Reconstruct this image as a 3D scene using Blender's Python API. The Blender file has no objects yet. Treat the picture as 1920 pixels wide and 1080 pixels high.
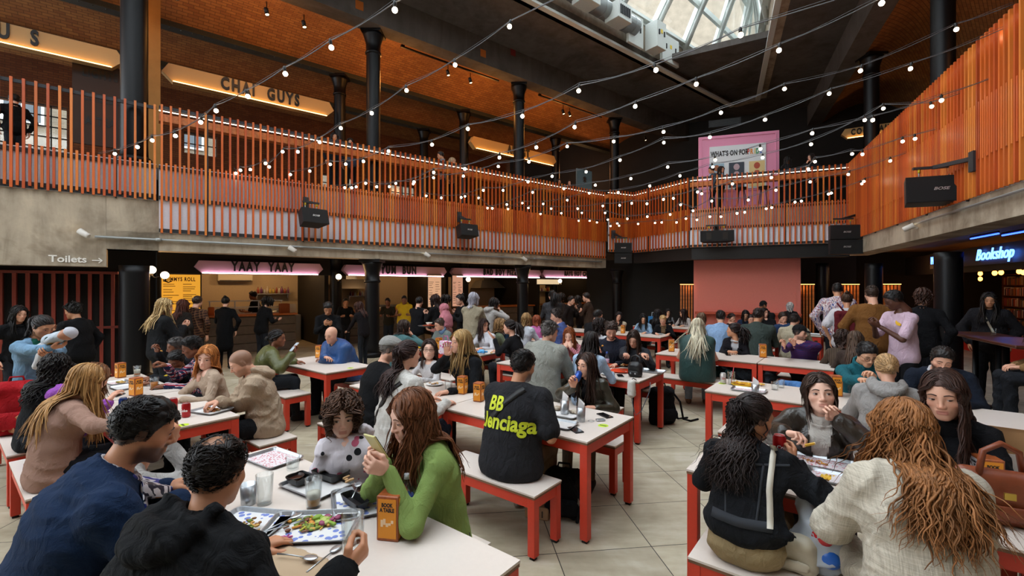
import bpy, bmesh, math, random
import numpy as np
from mathutils import Vector, Matrix
from mathutils.bvhtree import BVHTree
random.seed(11)
SC = bpy.context.scene
COL = SC.collection
F, HC, HY = 857.0, 1.88, 536.0            # focal length in pixels, eye height, horizon row
def lin(h):
 if not isinstance(h, str): return tuple(h)[:3]
 h = h.lstrip('#'); o = []
 for i in (0, 2, 4):
  v = int(h[i:i+2], 16) / 255
  o.append(v / 12.92 if v <= .04045 else ((v + .055) / 1.055) ** 2.4)
 return tuple(o)
 # ------------------------------------------------------------------ materials
_M = {}
class N:
 def __init__(s, name):
  s.m = bpy.data.materials.new(name); s.m.use_nodes = True
  s.t = s.m.node_tree; s.n = s.t.nodes; s.l = s.t.links
  s.b = s.n['Principled BSDF']; s.out = s.n['Material Output']
 def new(s, ty, **kw):
  nd = s.n.new(ty)
  for k, v in kw.items():
   if k in nd.inputs: nd.inputs[k].default_value = v
   else: setattr(nd, k, v)
  return nd
 def co(s, kind='Object', scale=(1, 1, 1), rot=(0, 0, 0)):
  c = s.new('ShaderNodeTexCoord'); m = s.new('ShaderNodeMapping')
  m.inputs['Scale'].default_value = scale; m.inputs['Rotation'].default_value = rot
  s.l.new(c.outputs[kind], m.inputs['Vector']); return m.outputs['Vector']
 def noise(s, vec, scale, detail=4, rough=.55, dist=0):
  t = s.new('ShaderNodeTexNoise', Scale=scale, Detail=detail, Roughness=rough, Distortion=dist)
  if vec is not None: s.l.new(vec, t.inputs['Vector'])
  return t.outputs['Fac']
 def ramp(s, fac, stops, interp='LINEAR'):
  r = s.new('ShaderNodeValToRGB'); r.color_ramp.interpolation = interp
  e = r.color_ramp.elements
  while len(e) < len(stops): e.new(.5)
  for q, (p, c) in zip(e, stops):
   q.position = p; q.color = (*lin(c), 1)
  s.l.new(fac, r.inputs['Fac']); return r.outputs['Color']
 def mix(s, fac, a, b, mode='MIX'):
  x = s.new('ShaderNodeMix', data_type='RGBA', blend_type=mode)
  for sock, v in ((x.inputs[0], fac), (x.inputs[6], a), (x.inputs[7], b)):
   if hasattr(v, 'is_linked') or isinstance(v, bpy.types.NodeSocket): s.l.new(v, sock)
   elif isinstance(v, (int, float)): sock.default_value = v
   else: sock.default_value = (*lin(v), 1)
  return x.outputs[2]
 def math(s, op, a, b=0.0):
  x = s.new('ShaderNodeMath', operation=op)
  for i, v in enumerate((a, b)):
   if isinstance(v, (int, float)): x.inputs[i].default_value = v
   else: s.l.new(v, x.inputs[i])
  return x.outputs[0]
 def ramp_f(s, fac, lo, hi):
  x = s.new('ShaderNodeMapRange'); x.inputs['From Min'].default_value = lo; x.inputs['From Max'].default_value = hi; s.l.new(fac, x.inputs['Value']); return x.outputs['Result']
 def base(s, c):
  if isinstance(c, bpy.types.NodeSocket): s.l.new(c, s.b.inputs['Base Color'])
  else: s.b.inputs['Base Color'].default_value = (*lin(c), 1)
 def set(s, **kw):
  for k, v in kw.items(): s.b.inputs[k.replace('_', ' ')].default_value = v
 def bump(s, h, strength=.3, dist=.01):
  b = s.new('ShaderNodeBump', Strength=strength, Distance=dist)
  s.l.new(h, b.inputs['Height']); s.l.new(b.outputs[0], s.b.inputs['Normal'])
def plain(color, rough=.6, metal=0., name=None, var=.0, bump=0., bscale=40):
 key = ('p', color, rough, metal, var, bump, bscale)
 if key in _M: return _M[key]
 n = N(name or 'paint')
 n.set(Roughness=rough, Metallic=metal)
 if var or bump:
  v = n.co('Object'); f = n.noise(v, bscale, 5)
  if var:
   c = lin(color)
   n.base(n.ramp(f, [(.25, [x*(1-var) for x in c]), (.75, [min(1, x*(1+var)) for x in c])]))
  else: n.base(color)
  if bump: n.bump(f, bump, .004)
 else: n.base(color)
 _M[key] = n.m; return n.m
def emit(color, strength, name='glow'):
 key = ('e', color, strength)
 if key in _M: return _M[key]
 n = N(name); n.base((0, 0, 0)); n.set(Roughness=.5)
 n.b.inputs['Emission Color'].default_value = (*lin(color), 1)
 n.b.inputs['Emission Strength'].default_value = strength
 _M[key] = n.m; return n.m
def glass(tint=(.95, .97, .97), gloss=.12, rough=.03, name='glass'):
 key = ('g', tint, gloss, rough)
 if key in _M: return _M[key]
 n = N(name)
 tr = n.new('ShaderNodeBsdfTransparent'); tr.inputs[0].default_value = (*tint, 1)
 gl = n.new('ShaderNodeBsdfGlossy'); gl.inputs['Roughness'].default_value = max(rough, .08)
 lw = n.new('ShaderNodeLayerWeight', Blend=.5)
 mx = n.new('ShaderNodeMixShader')
 f = n.math('ADD', n.math('MULTIPLY', n.math('POWER', lw.outputs['Facing'], 3.), .55), gloss * .3)
 n.l.new(f, mx.inputs[0]); n.l.new(tr.outputs[0], mx.inputs[1]); n.l.new(gl.outputs[0], mx.inputs[2])
 n.l.new(mx.outputs[0], n.out.inputs['Surface'])
 _M[key] = n.m; return n.m
def cloth(color, kind='cotton', color2=None, color3=None):
 key = ('c', color, kind, color2, color3)
 if key in _M: return _M[key]
 n = N('fabric_' + kind)
 v = n.co('Object'); c = lin(color); n.set(Specular_IOR_Level=.18)
 dk = lambda k: [min(1, x * k) for x in c]
 fold = n.noise(n.co('Object', (1, 1, .6), (.3, .4, .2)), 13, 4, .55, 1.6)
 fine = n.noise(v, 260, 2)
 big = n.noise(v, 5, 3)
 if kind == 'leather':
  n.set(Roughness=.29, Specular_IOR_Level=.5)
  n.base(n.ramp(big, [(.3, dk(.75)), (.7, dk(1.1))])); n.bump(n.math('ADD', fold, n.math('MULTIPLY', fine, .03)), .4, .02)
 elif kind == 'puffer':
  n.set(Roughness=.42, Specular_IOR_Level=.4); n.base(n.ramp(big, [(.3, dk(.8)), (.7, dk(1.15))])); n.bump(fold, .5, .02)
 elif kind == 'denim':
  n.set(Roughness=.85); w = n.noise(n.co('Object', (1, 1, 1), (.8, .5, .2)), 180, 2)
  base = n.ramp(n.math('ADD', n.math('MULTIPLY', big, .7), n.math('MULTIPLY', w, .3)), [(.3, dk(.62)), (.62, dk(1.25))])
  n.base(base); n.bump(n.math('ADD', fold, n.math('MULTIPLY', fine, .08)), .8, .03)
 elif kind == 'knit':
  n.set(Roughness=.95)
  n.base(n.ramp(big, [(.3, dk(.86)), (.7, dk(1.1))])); n.bump(n.math('ADD', fold, n.math('MULTIPLY', fine, .12)), .65, .025)
 elif kind == 'linen':
  n.set(Roughness=.95)
  a = n.noise(n.co('Object', (260, 14, 14)), 1, 2); b = n.noise(n.co('Object', (14, 14, 260)), 1, 2)
  n.base(n.ramp(n.math('MULTIPLY', n.math('ADD', a, b), .5), [(.35, dk(.72)), (.62, dk(1.1))]))
  n.bump(n.math('ADD', fold, n.math('MULTIPLY', a, .1)), .5, .02)
 elif kind == 'plaid':
  n.set(Roughness=.85)
  def band(axis, sc, off, w):
   x = n.new('ShaderNodeSeparateXYZ'); n.l.new(n.co('Object', (1, 1, 1), (.0, .25, .35)), x.inputs[0])
   fr = n.math('FRACT', n.math('ADD', n.math('MULTIPLY', x.outputs[axis], sc), off))
   return n.math('LESS_THAN', fr, w)
  r = n.math('MAXIMUM', band(0, 19, 0, .38), band(2, 19, 0, .38))
  wl = n.math('MAXIMUM', band(0, 19, .5, .14), band(2, 19, .5, .14))
  col = n.mix(r, color, color2); col = n.mix(wl, col, color3); n.base(col); n.bump(fold, .4, .02)
 elif kind == 'stripe':
  n.set(Roughness=.9); x = n.new('ShaderNodeSeparateXYZ'); n.l.new(v, x.inputs[0])
  fr = n.math('FRACT', n.math('MULTIPLY', n.math('ADD', x.outputs[2], n.math('MULTIPLY', x.outputs[1], .35)), 32))
  n.base(n.mix(n.math('LESS_THAN', fr, .4), color, color2)); n.bump(fold, .4, .02)
 elif kind == 'vstripe':
  n.set(Roughness=.9); x = n.new('ShaderNodeSeparateXYZ'); n.l.new(v, x.inputs[0])
  fr = n.math('FRACT', n.math('MULTIPLY', x.outputs[0], 38))
  n.base(n.mix(n.math('LESS_THAN', fr, .45), color, color2)); n.bump(fold, .4, .02)
 elif kind == 'print':
  n.set(Roughness=.9)
  a = n.new('ShaderNodeTexVoronoi', Scale=13.); n.l.new(v, a.inputs['Vector'])
  s1 = n.math('LESS_THAN', a.outputs['Distance'], .3)
  sep = n.new('ShaderNodeSeparateColor'); n.l.new(a.outputs['Color'], sep.inputs[0])
  pick = n.math('GREATER_THAN', sep.outputs[0], .5)
  n.base(n.mix(s1, color, n.mix(pick, color2, color3))); n.bump(fold, .4, .02)
 elif kind == 'abstract':
  n.set(Roughness=.85)
  f = n.noise(n.co('Object', (34, 34, 3.5)), 1, 2, .5, .6)
  n.base(n.ramp(f, [(0, '#2d3f77'), (.38, '#c9c4cf'), (.46, '#7d2f3c'), (.52, '#e0d9d4'), (.58, '#3a3550'), (.66, '#b98a90')], 'CONSTANT'))
 else:
  n.set(Roughness=.92)
  n.base(n.ramp(big, [(.3, dk(.86)), (.7, dk(1.1))])); n.bump(n.math('ADD', fold, n.math('MULTIPLY', fine, .05)), .8, .03)
 _M[key] = n.m; return n.m
def hairmat(color):
 key = ('h', color)
 if key in _M: return _M[key]
 n = N('hair'); g = n.new('ShaderNodeNewGeometry'); c = lin(color)
 f = n.noise(n.co('Object', (70, 70, 12)), 1, 2)
 fac = n.math('ADD', n.math('MULTIPLY', g.outputs['Random Per Island'], .7), n.math('MULTIPLY', f, .35))
 n.base(n.ramp(fac, [(.05, [x*.5 for x in c]), (.5, c), (.98, [min(1, x*1.6+.01) for x in c])]))
 n.set(Roughness=.46, Specular_IOR_Level=.28)
 n.bump(n.noise(n.co('Object', (300, 300, 40)), 1, 2), .35, .004)
 _M[key] = n.m; return n.m
def skinmat():
 if 'skin' in _M: return _M['skin']
 n = N('skin'); a = n.new('ShaderNodeAttribute', attribute_name='tone')
 f = n.noise(n.co('Object'), 120, 3)
 n.base(n.mix(n.math('MULTIPLY', f, .16), a.outputs['Color'], '#8a4a38'))
 n.set(Roughness=.5, Specular_IOR_Level=.4); n.bump(f, .08, .002)
 _M['skin'] = n.m; return n.m
 # ------------------------------------------------------------------ object helpers
def tag(o, label=None, cat=None, group=None, kind=None):
 if label: o['label'] = label
 if cat: o['category'] = cat
 if group: o['group'] = group
 if kind: o['kind'] = kind
 return o
def empty(name, loc=(0, 0, 0), rz=0., label=None, cat=None, group=None, parent=None):
 o = bpy.data.objects.new(name, None); COL.objects.link(o)
 o.empty_display_size = .1; o.location = loc; o.rotation_euler = (0, 0, rz)
 if parent: o.parent = parent
 return tag(o, label, cat, group)
def link(name, me, mats, parent=None, loc=None, rz=None):
 for m in (mats if isinstance(mats, (list, tuple)) else [mats]):
  if m: me.materials.append(m)
 o = bpy.data.objects.new(name, me); COL.objects.link(o)
 if parent: o.parent = parent
 if loc is not None: o.location = loc
 if rz is not None: o.rotation_euler = (0, 0, rz)
 return o
def copy_tree(o, parent=None):
 c = o.copy(); COL.objects.link(c)
 if parent is not None: c.parent = parent
 for ch in list(o.children): copy_tree(ch, c)
 return c
def np_mesh(name, V, faces, smooth=True, tone=None, mi=None):
 """faces: list of int arrays (n,k)"""
 me = bpy.data.meshes.new(name)
 V = np.asarray(V, np.float32)
 me.vertices.add(len(V)); me.vertices.foreach_set('co', V.ravel())
 fs = [np.asarray(f, np.int32) for f in faces if len(f)]
 nl = sum(f.size for f in fs); npol = sum(len(f) for f in fs)
 me.loops.add(nl); me.polygons.add(npol)
 me.loops.foreach_set('vertex_index', np.concatenate([f.ravel() for f in fs]))
 st, tot, off = [], [], 0
 for f in fs:
  k = f.shape[1]; st.append(off + np.arange(len(f)) * k); tot.append(np.full(len(f), k)); off += f.size
 me.polygons.foreach_set('loop_start', np.concatenate(st).astype(np.int32))
 me.polygons.foreach_set('loop_total', np.concatenate(tot).astype(np.int32))
 me.polygons.foreach_set('use_smooth', np.full(npol, smooth))
 if mi is not None: me.polygons.foreach_set('material_index', np.asarray(mi, np.int32))
 if tone is not None:
  a = me.attributes.new('tone', 'FLOAT_COLOR', 'POINT')
  a.data.foreach_set('color', np.hstack([tone, np.ones((len(V), 1))]).astype(np.float32).ravel())
 me.update(calc_edges=True); me.validate()
 return me
class MB:
 """collects boxes, tubes, lathes and prisms into ONE mesh"""
 def __init__(s): s.v = []; s.f = []; s.mi = []; s.sm = []; s.cur = 0
 def add(s, vs, fs, smooth=False):
  o = len(s.v); s.v += [tuple(p) for p in vs]
  for f in fs: s.f.append(tuple(i + o for i in f)); s.mi.append(s.cur); s.sm.append(smooth)
  return s
 def box(s, c, d, rot=None, bev=0.):
  x, y, z = [q / 2 for q in d]
  if bev > 0:
   b = min(bev, x * .9, y * .9, z * .9); vs = [];
   for sz in (-1, 1):
    for inset in ((b, z), (0, z - b)) if sz < 0 else ((0, z - b), (b, z)):
     i, zz = inset
     X, Y = x - i, y - i; bb = b * .6
     for p in ((-X+bb, -Y), (X-bb, -Y), (X, -Y+bb), (X, Y-bb), (X-bb, Y), (-X+bb, Y), (-X, Y-bb), (-X, -Y+bb)):
      vs.append((p[0], p[1], sz * zz))
   fs = [tuple(range(7, -1, -1)), tuple(range(24, 32))]
   for r in range(3):
    for k in range(8): fs.append((r*8+k, r*8+(k+1) % 8, r*8+8+(k+1) % 8, r*8+8+k))
  else:
   vs = [(-x,-y,-z),(x,-y,-z),(x,y,-z),(-x,y,-z),(-x,-y,z),(x,-y,z),(x,y,z),(-x,y,z)]
   fs = [(3,2,1,0),(4,5,6,7),(0,1,5,4),(1,2,6,5),(2,3,7,6),(3,0,4,7)]
  M = rot if rot is not None else Matrix.Identity(3)
  return s.add([M @ Vector(p) + Vector(c) for p in vs], fs)
 def bar(s, a, b, w, h=None, up=(0, 0, 1)):
  a, b = Vector(a), Vector(b); d = (b - a); L = d.length; d.normalize()
  u = Vector(up)
  if abs(u.dot(d)) > .98: u = Vector((1, 0, 0)) if abs(d.x) < .9 else Vector((0, 1, 0))
  sx = d.cross(u).normalized(); uz = sx.cross(d).normalized()
  M = Matrix((sx, d, uz)).transposed()
  return s.box((a + b) / 2, (w, L, h or w), M)
 def tube(s, pts, r, n=8, caps=True, closed=False):
  pts = [Vector(p) for p in pts]; m = len(pts)
  rs = r if isinstance(r, (list, tuple)) else [r] * m
  vs = []; fs = []; prev = None
  for i, p in enumerate(pts):
   if closed: t = (pts[(i+1) % m] - pts[i-1]).normalized()
   else: t = (pts[min(i+1, m-1)] - pts[max(i-1, 0)]).normalized()
   if prev is None:
    a = Vector((0, 0, 1)) if abs(t.z) < .9 else Vector((1, 0, 0))
    prev = t.cross(a).normalized()
   else:
    prev = (prev - t * prev.dot(t)).normalized()
   q = t.cross(prev)
   for k in range(n):
    an = 2 * math.pi * k / n
    vs.append(p + (prev * math.cos(an) + q * math.sin(an)) * rs[i])
  for i in range(m if closed else m - 1):
   j = (i + 1) % m
   for k in range(n):
    fs.append((i*n+k, i*n+(k+1) % n, j*n+(k+1) % n, j*n+k))
  s.add(vs, fs, True)
  if caps and not closed:
   o = len(s.v) - len(vs)
   s.f += [tuple(o + k for k in range(n-1, -1, -1)), tuple(o + (m-1)*n + k for k in range(n))]
   s.mi += [s.cur] * 2; s.sm += [False] * 2
  return s
 def lathe(s, prof, c=(0, 0, 0), n=20, M=None, smooth=True):
  vs = []; fs = []; c = Vector(c); m = len(prof)
  for r, z in prof:
   for k in range(n):
    a = 2 * math.pi * k / n; p = Vector((r * math.cos(a), r * math.sin(a), z))
    vs.append((M @ p if M is not None else p) + c)
  for i in range(m - 1):
   for k in range(n): fs.append((i*n+k, i*n+(k+1) % n, (i+1)*n+(k+1) % n, (i+1)*n+k))
  s.add(vs, fs, smooth)
  o = len(s.v) - len(vs)
  for i, rev in ((0, True), (m-1, False)):
   if prof[i][0] > 1e-4:
    r = [o + i*n + k for k in range(n)]
    s.f.append(tuple(r[::-1] if rev else r)); s.mi.append(s.cur); s.sm.append(False)
  return s
 def sphere(s, c, r, n=12, m=8, M=None):
  rr = r if isinstance(r, (tuple, list)) else (r, r, r)
  vs = [(0, 0, 1)]
  for i in range(1, m):
   t = math.pi * i / m
   for k in range(n):
    a = 2*math.pi*k/n; vs.append((math.sin(t)*math.cos(a), math.sin(t)*math.sin(a), math.cos(t)))
  vs.append((0, 0, -1)); fs = []
  for k in range(n):
   fs.append((0, 1+k, 1+(k+1) % n)); e = len(vs)-1; b = 1+(m-2)*n
   fs.append((e, b+(k+1) % n, b+k))
  for i in range(m-2):
   for k in range(n): fs.append((1+i*n+k, 1+(i+1)*n+k, 1+(i+1)*n+(k+1) % n, 1+i*n+(k+1) % n))
  c = Vector(c); out = []
  for p in vs:
   q = Vector((p[0]*rr[0], p[1]*rr[1], p[2]*rr[2])); out.append((M @ q if M is not None else q) + c)
  return s.add(out, fs, True)
 def prism(s, poly, z0, z1):
  n = len(poly); vs = [(*p[:2], z0) for p in poly] + [(*p[:2], z1) for p in poly]
  ar = sum(poly[i][0]*poly[(i+1) % n][1]-poly[(i+1) % n][0]*poly[i][1] for i in range(n))
  b, t = tuple(range(n)), tuple(range(n, 2*n))
  fs = [b[::-1], t] if ar > 0 else [b, t[::-1]]
  for i in range(n):
   j = (i+1) % n; fs.append((i, j, n+j, n+i) if ar > 0 else (j, i, n+i, n+j))
  return s.add(vs, fs)
 def quad(s, *p): return s.add(p, [tuple(range(len(p)))])
 def build(s, name, mats, parent=None, loc=None, rz=None):
  me = bpy.data.meshes.new(name); me.from_pydata(s.v, [], s.f)
  me.polygons.foreach_set('material_index', s.mi); me.polygons.foreach_set('use_smooth', s.sm)
  me.update()
  return link(name, me, mats, parent, loc, rz)
def text_mesh(txt, size=1., bold=.0, depth=.0, xs=1., align='CENTER', shear=0., space=1.):
 cu = bpy.data.curves.new('t', 'FONT'); cu.body = txt; cu.size = size; cu.offset = bold
 cu.extrude = depth; cu.align_x = align; cu.align_y = 'CENTER'; cu.shear = shear; cu.space_character = space
 cu.resolution_u = 3
 o = bpy.data.objects.new('t', cu); COL.objects.link(o)
 bpy.context.view_layer.update()
 me = bpy.data.meshes.new_from_object(o.evaluated_get(bpy.context.evaluated_depsgraph_get()))
 bpy.data.objects.remove(o); bpy.data.curves.remove(cu)
 if xs != 1.:
  for v in me.vertices: v.co.x *= xs
 return me
def text(name, txt, mat, M, parent=None, **kw):
 """M: 4x4 placing the text's x (reading) / y (up) / z (out of the face)"""
 for me in words(text_mesh(txt, **kw), '  ' in txt):
  me.name = name; me.transform(M); me.materials.clear(); o = link(name, me, mat, parent)
 return o
def words(me, two):   # one mesh per word
 if not two: return [me]
 xs = sorted({round(v.co.x, 4) for v in me.vertices}); g = max(range(len(xs)-1), key=lambda i: xs[i+1]-xs[i]); cut = (xs[g]+xs[g+1])/2; out = []
 for side in (-1, 1):
  bm = bmesh.new(); bm.from_mesh(me); bmesh.ops.delete(bm, geom=[v for v in bm.verts if (v.co.x - cut)*side < 0], context='VERTS'); m = bpy.data.meshes.new('t'); bm.to_mesh(m); bm.free(); out.append(m)
 return out
def frame(o, x, z):
 """4x4 with x axis reading direction, z the outward normal"""
 x = Vector(x).normalized(); z = Vector(z).normalized(); y = z.cross(x).normalized(); z = x.cross(y)
 M = Matrix((x, y, z)).transposed().to_4x4(); M.translation = Vector(o); return M
 # ------------------------------------------------------------------ signed distance meshes
def _rot_to(d):
 d = np.asarray(d, float); d = d / (np.linalg.norm(d) + 1e-9); return d
class Sdf:
 def __init__(s): s.p = []
 def cone(s, a, b, r1, r2=None, k=None, flat=None, fs=1., sub=False):
  s.p.append(('c', np.array(a, float), np.array(b, float), r1, r1 if r2 is None else r2, k, None if flat is None else _rot_to(flat), fs, sub)); return s
 def ell(s, c, r, R=None, k=None, sub=False):
  s.p.append(('e', np.array(c, float), np.array(r, float), np.eye(3) if R is None else np.array(R, float), 0, k, None, 1., sub)); return s
 def chain(s, pts, rs, **kw):
  for i in range(len(pts) - 1): s.cone(pts[i], pts[i+1], rs[i], rs[i+1], **kw)
  return s
 def mesh(s, vox, k=.02, folds=0., seed=0, cut=None, smooth=1):
  lo = np.full(3, 1e9); hi = -lo
  for q in s.p:
   if q[8]: continue
   if q[0] == 'c':
    r = max(q[3], q[4]) * max(1, q[7])
    lo = np.minimum(lo, np.minimum(q[1], q[2]) - r); hi = np.maximum(hi, np.maximum(q[1], q[2]) + r)
   else:
    r = q[2].max(); lo = np.minimum(lo, q[1] - r); hi = np.maximum(hi, q[1] + r)
  pad = 3 * vox + folds * 2; lo -= pad; hi += pad
  n = np.ceil((hi - lo) / vox).astype(int) + 1
  D = np.full(n, .5, np.float32)
  ax = [lo[i] + vox * np.arange(n[i]) for i in range(3)]
  for q in s.p:
   kk = q[5] if q[5] is not None else k
   if q[0] == 'c':
    r = max(q[3], q[4]) * max(1, q[7]) + kk + 2*vox + folds*2
    a0 = np.minimum(q[1], q[2]) - r; b0 = np.maximum(q[1], q[2]) + r
   else:
    r = q[2].max() + kk + 2*vox + folds*2; a0 = q[1] - r; b0 = q[1] + r
   i0 = np.clip(((a0 - lo) / vox).astype(int), 0, n - 1); i1 = np.clip(((b0 - lo) / vox).astype(int) + 2, 1, n)
   if (i1 <= i0).any(): continue
   w = tuple(slice(i0[j], i1[j]) for j in range(3))
   X = ax[0][w[0]][:, None, None].astype(np.float32); Y = ax[1][w[1]][None, :, None].astype(np.float32); Z = ax[2][w[2]][None, None, :].astype(np.float32)
   if q[0] == 'c':
    a, b = q[1], q[2]; ba = b - a; L2 = ba.dot(ba) + 1e-9
    px, py, pz = X - a[0], Y - a[1], Z - a[2]
    h = np.clip((px*ba[0] + py*ba[1] + pz*ba[2]) / L2, 0, 1)
    px = px - h*ba[0]; py = py - h*ba[1]; pz = pz - h*ba[2]
    m2 = px*px + py*py + pz*pz; rr = q[3] + (q[4] - q[3]) * h
    if q[6] is not None:
     fl = q[6]; t = px*fl[0] + py*fl[1] + pz*fl[2]
     m2 = m2 - t*t + (t / q[7])**2
     d = np.sqrt(np.maximum(m2, 1e-12)) - rr
     if q[7] < 1: d = d * (q[7]*.5 + .5)
    else: d = np.sqrt(np.maximum(m2, 1e-12)) - rr
   else:
    c, r, R = q[1], q[2], q[3]
    px, py, pz = X - c[0], Y - c[1], Z - c[2]
    e = [(px*R[0, j] + py*R[1, j] + pz*R[2, j]) / r[j] for j in range(3)]
    g = np.sqrt(e[0]**2 + e[1]**2 + e[2]**2) + 1e-9
    g2 = np.sqrt((e[0]/r[0])**2 + (e[1]/r[1])**2 + (e[2]/r[2])**2) + 1e-9
    d = g * (g - 1) / g2
   A = D[w]
   if q[8]:
    d = -d; hh = np.clip(.5 - .5 * (d - A) / kk, 0, 1); D[w] = d + (A - d) * hh + kk * hh * (1 - hh)
   else:
    hh = np.clip(.5 + .5 * (d - A) / kk, 0, 1); D[w] = d + (A - d) * hh - kk * hh * (1 - hh)
  if folds:
   rg = np.random.RandomState(seed); X, Y, Z = ax[0][:, None, None], ax[1][None, :, None], ax[2][None, None, :]
   tot = 0
   for f0, am in ((24, 1.), (45, .6), (78, .3)):
    v = rg.normal(size=(3, 3)); v[:, 2] *= .8; v = v / np.linalg.norm(v, axis=1)[:, None] * f0
    ph = rg.uniform(0, 6, 3)
    wv = np.sin(v[1, 0]*X*.6 + v[1, 1]*Y*.6 + v[1, 2]*Z*.6 + ph[1])
    q = np.sin(v[0, 0]*X + v[0, 1]*Y + v[0, 2]*Z + ph[0] + 1.6*wv)
    msk = .5 + .5*np.sin(v[2, 0]*X*.35 + v[2, 1]*Y*.35 + v[2, 2]*Z*.35 + ph[2])
    tot = tot + am * (1 - np.abs(q))**1.6 * msk
   D -= (folds * tot).astype(np.float32) - folds * .18
  if cut is not None:
   X, Y, Z = ax[0][:, None, None], ax[1][None, :, None], ax[2][None, None, :]
   D = np.maximum(D, cut(X, Y, Z).astype(np.float32))
  return surf(D, lo, vox, smooth)
_CO = np.array([(i, j, k) for i in (0, 1) for j in (0, 1) for k in (0, 1)])
_ED = [(a, b) for a in range(8) for b in range(a+1, 8) if np.abs(_CO[a] - _CO[b]).sum() == 1]
def surf(D, lo, vox, smooth=1):
 S = D < 0
 c = S[:-1, :-1, :-1].astype(np.int8)
 tot = np.zeros(c.shape, np.int8)
 for o in _CO: tot += S[o[0]:S.shape[0]-1+o[0], o[1]:S.shape[1]-1+o[1], o[2]:S.shape[2]-1+o[2]]
 act = np.argwhere((tot > 0) & (tot < 8))
 if not len(act): return np.zeros((0, 3)), np.zeros((0, 4), int)
 val = np.stack([D[act[:, 0]+o[0], act[:, 1]+o[1], act[:, 2]+o[2]] for o in _CO], 1)
 P = np.zeros((len(act), 3)); cnt = np.zeros(len(act))
 for a, b in _ED:
  va, vb = val[:, a], val[:, b]; m = (va < 0) != (vb < 0)
  t = np.where(m, va / np.where(m, va - vb, 1), 0)
  P += m[:, None] * (_CO[a] + t[:, None] * (_CO[b] - _CO[a])); cnt += m
 P = (P / cnt[:, None] + act) * vox + lo
 idx = np.full(tot.shape, -1, np.int32); idx[tuple(act.T)] = np.arange(len(act))
 Q = []
 for axn in range(3):
  sl0 = [slice(None)]*3; sl1 = [slice(None)]*3; sl0[axn] = slice(0, -1); sl1[axn] = slice(1, None)
  e = np.argwhere(S[tuple(sl0)] != S[tuple(sl1)])
  b, cc = (axn+1) % 3, (axn+2) % 3
  ok = (e[:, b] > 0) & (e[:, cc] > 0) & (e[:, b] < S.shape[b]-1) & (e[:, cc] < S.shape[cc]-1)
  e = e[ok]
  if not len(e): continue
  def cell(db, dc):
   q = e.copy(); q[:, b] += db; q[:, cc] += dc; return idx[q[:, 0], q[:, 1], q[:, 2]]
  q = np.stack([cell(-1, -1), cell(0, -1), cell(0, 0), cell(-1, 0)], 1)
  ins = S[e[:, 0], e[:, 1], e[:, 2]]
  q[~ins] = q[~ins][:, ::-1]
  Q.append(q)
 Q = np.concatenate(Q); Q = Q[(Q >= 0).all(1)]
 for _ in range(smooth):
  acc = np.zeros_like(P); n = np.zeros(len(P))
  for i in range(4):
   a, b = Q[:, i], Q[:, (i+1) % 4]
   for j in range(3):
    acc[:, j] += np.bincount(a, P[b, j], len(P)) + np.bincount(b, P[a, j], len(P))
   n += np.bincount(a, minlength=len(P)) + np.bincount(b, minlength=len(P))
  P = P * .5 + .5 * acc / np.maximum(n, 1)[:, None]
 return P, Q
class Cat:
 """concatenates vertex/face arrays (and a per-vertex tone) into one mesh"""
 def __init__(s): s.V = []; s.Fs = {}; s.T = []; s.n = 0
 def add(s, V, Q, tone):
  if not len(V): return
  V = np.asarray(V, float); Q = np.asarray(Q)
  s.V.append(V); s.Fs.setdefault(Q.shape[1], []).append(Q + s.n)
  t = np.asarray(tone, float); s.T.append(np.tile(t, (len(V), 1)) if t.ndim == 1 else t); s.n += len(V)
 def mesh(s, name):
  return np_mesh(name, np.concatenate(s.V), [np.concatenate(v) for v in s.Fs.values()], tone=np.concatenate(s.T))
  # ------------------------------------------------------------------ people
def Rz(a): a = math.radians(a); c, s = math.cos(a), math.sin(a); return np.array([[c, -s, 0], [s, c, 0], [0, 0, 1.]])
def Rx(a): a = math.radians(a); c, s = math.cos(a), math.sin(a); return np.array([[1, 0, 0], [0, c, -s], [0, s, c.real]])
def Ry(a): a = math.radians(a); c, s = math.cos(a), math.sin(a); return np.array([[c, 0, s], [0, 1, 0], [-s, 0, c]])
def sst(a, b, x): t = np.clip((x - a) / (b - a), 0, 1); return t * t * (3 - 2 * t)
def unit(v): v = np.asarray(v, float); return v / (np.linalg.norm(v) + 1e-9)
ZL_Y = [-.12, -.05, -.015, .012, .03, .05, .07, .1]
ZL_Z = [-.062, -.058, -.03, -.03, .012, .04, .062, .074]
def hairline(Y): return np.interp(Y, ZL_Y, ZL_Z)
CR_C, CR_R = np.array([0, -.012, .03]), np.array([.076, .099, .09])
_HEAD = {}
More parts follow.
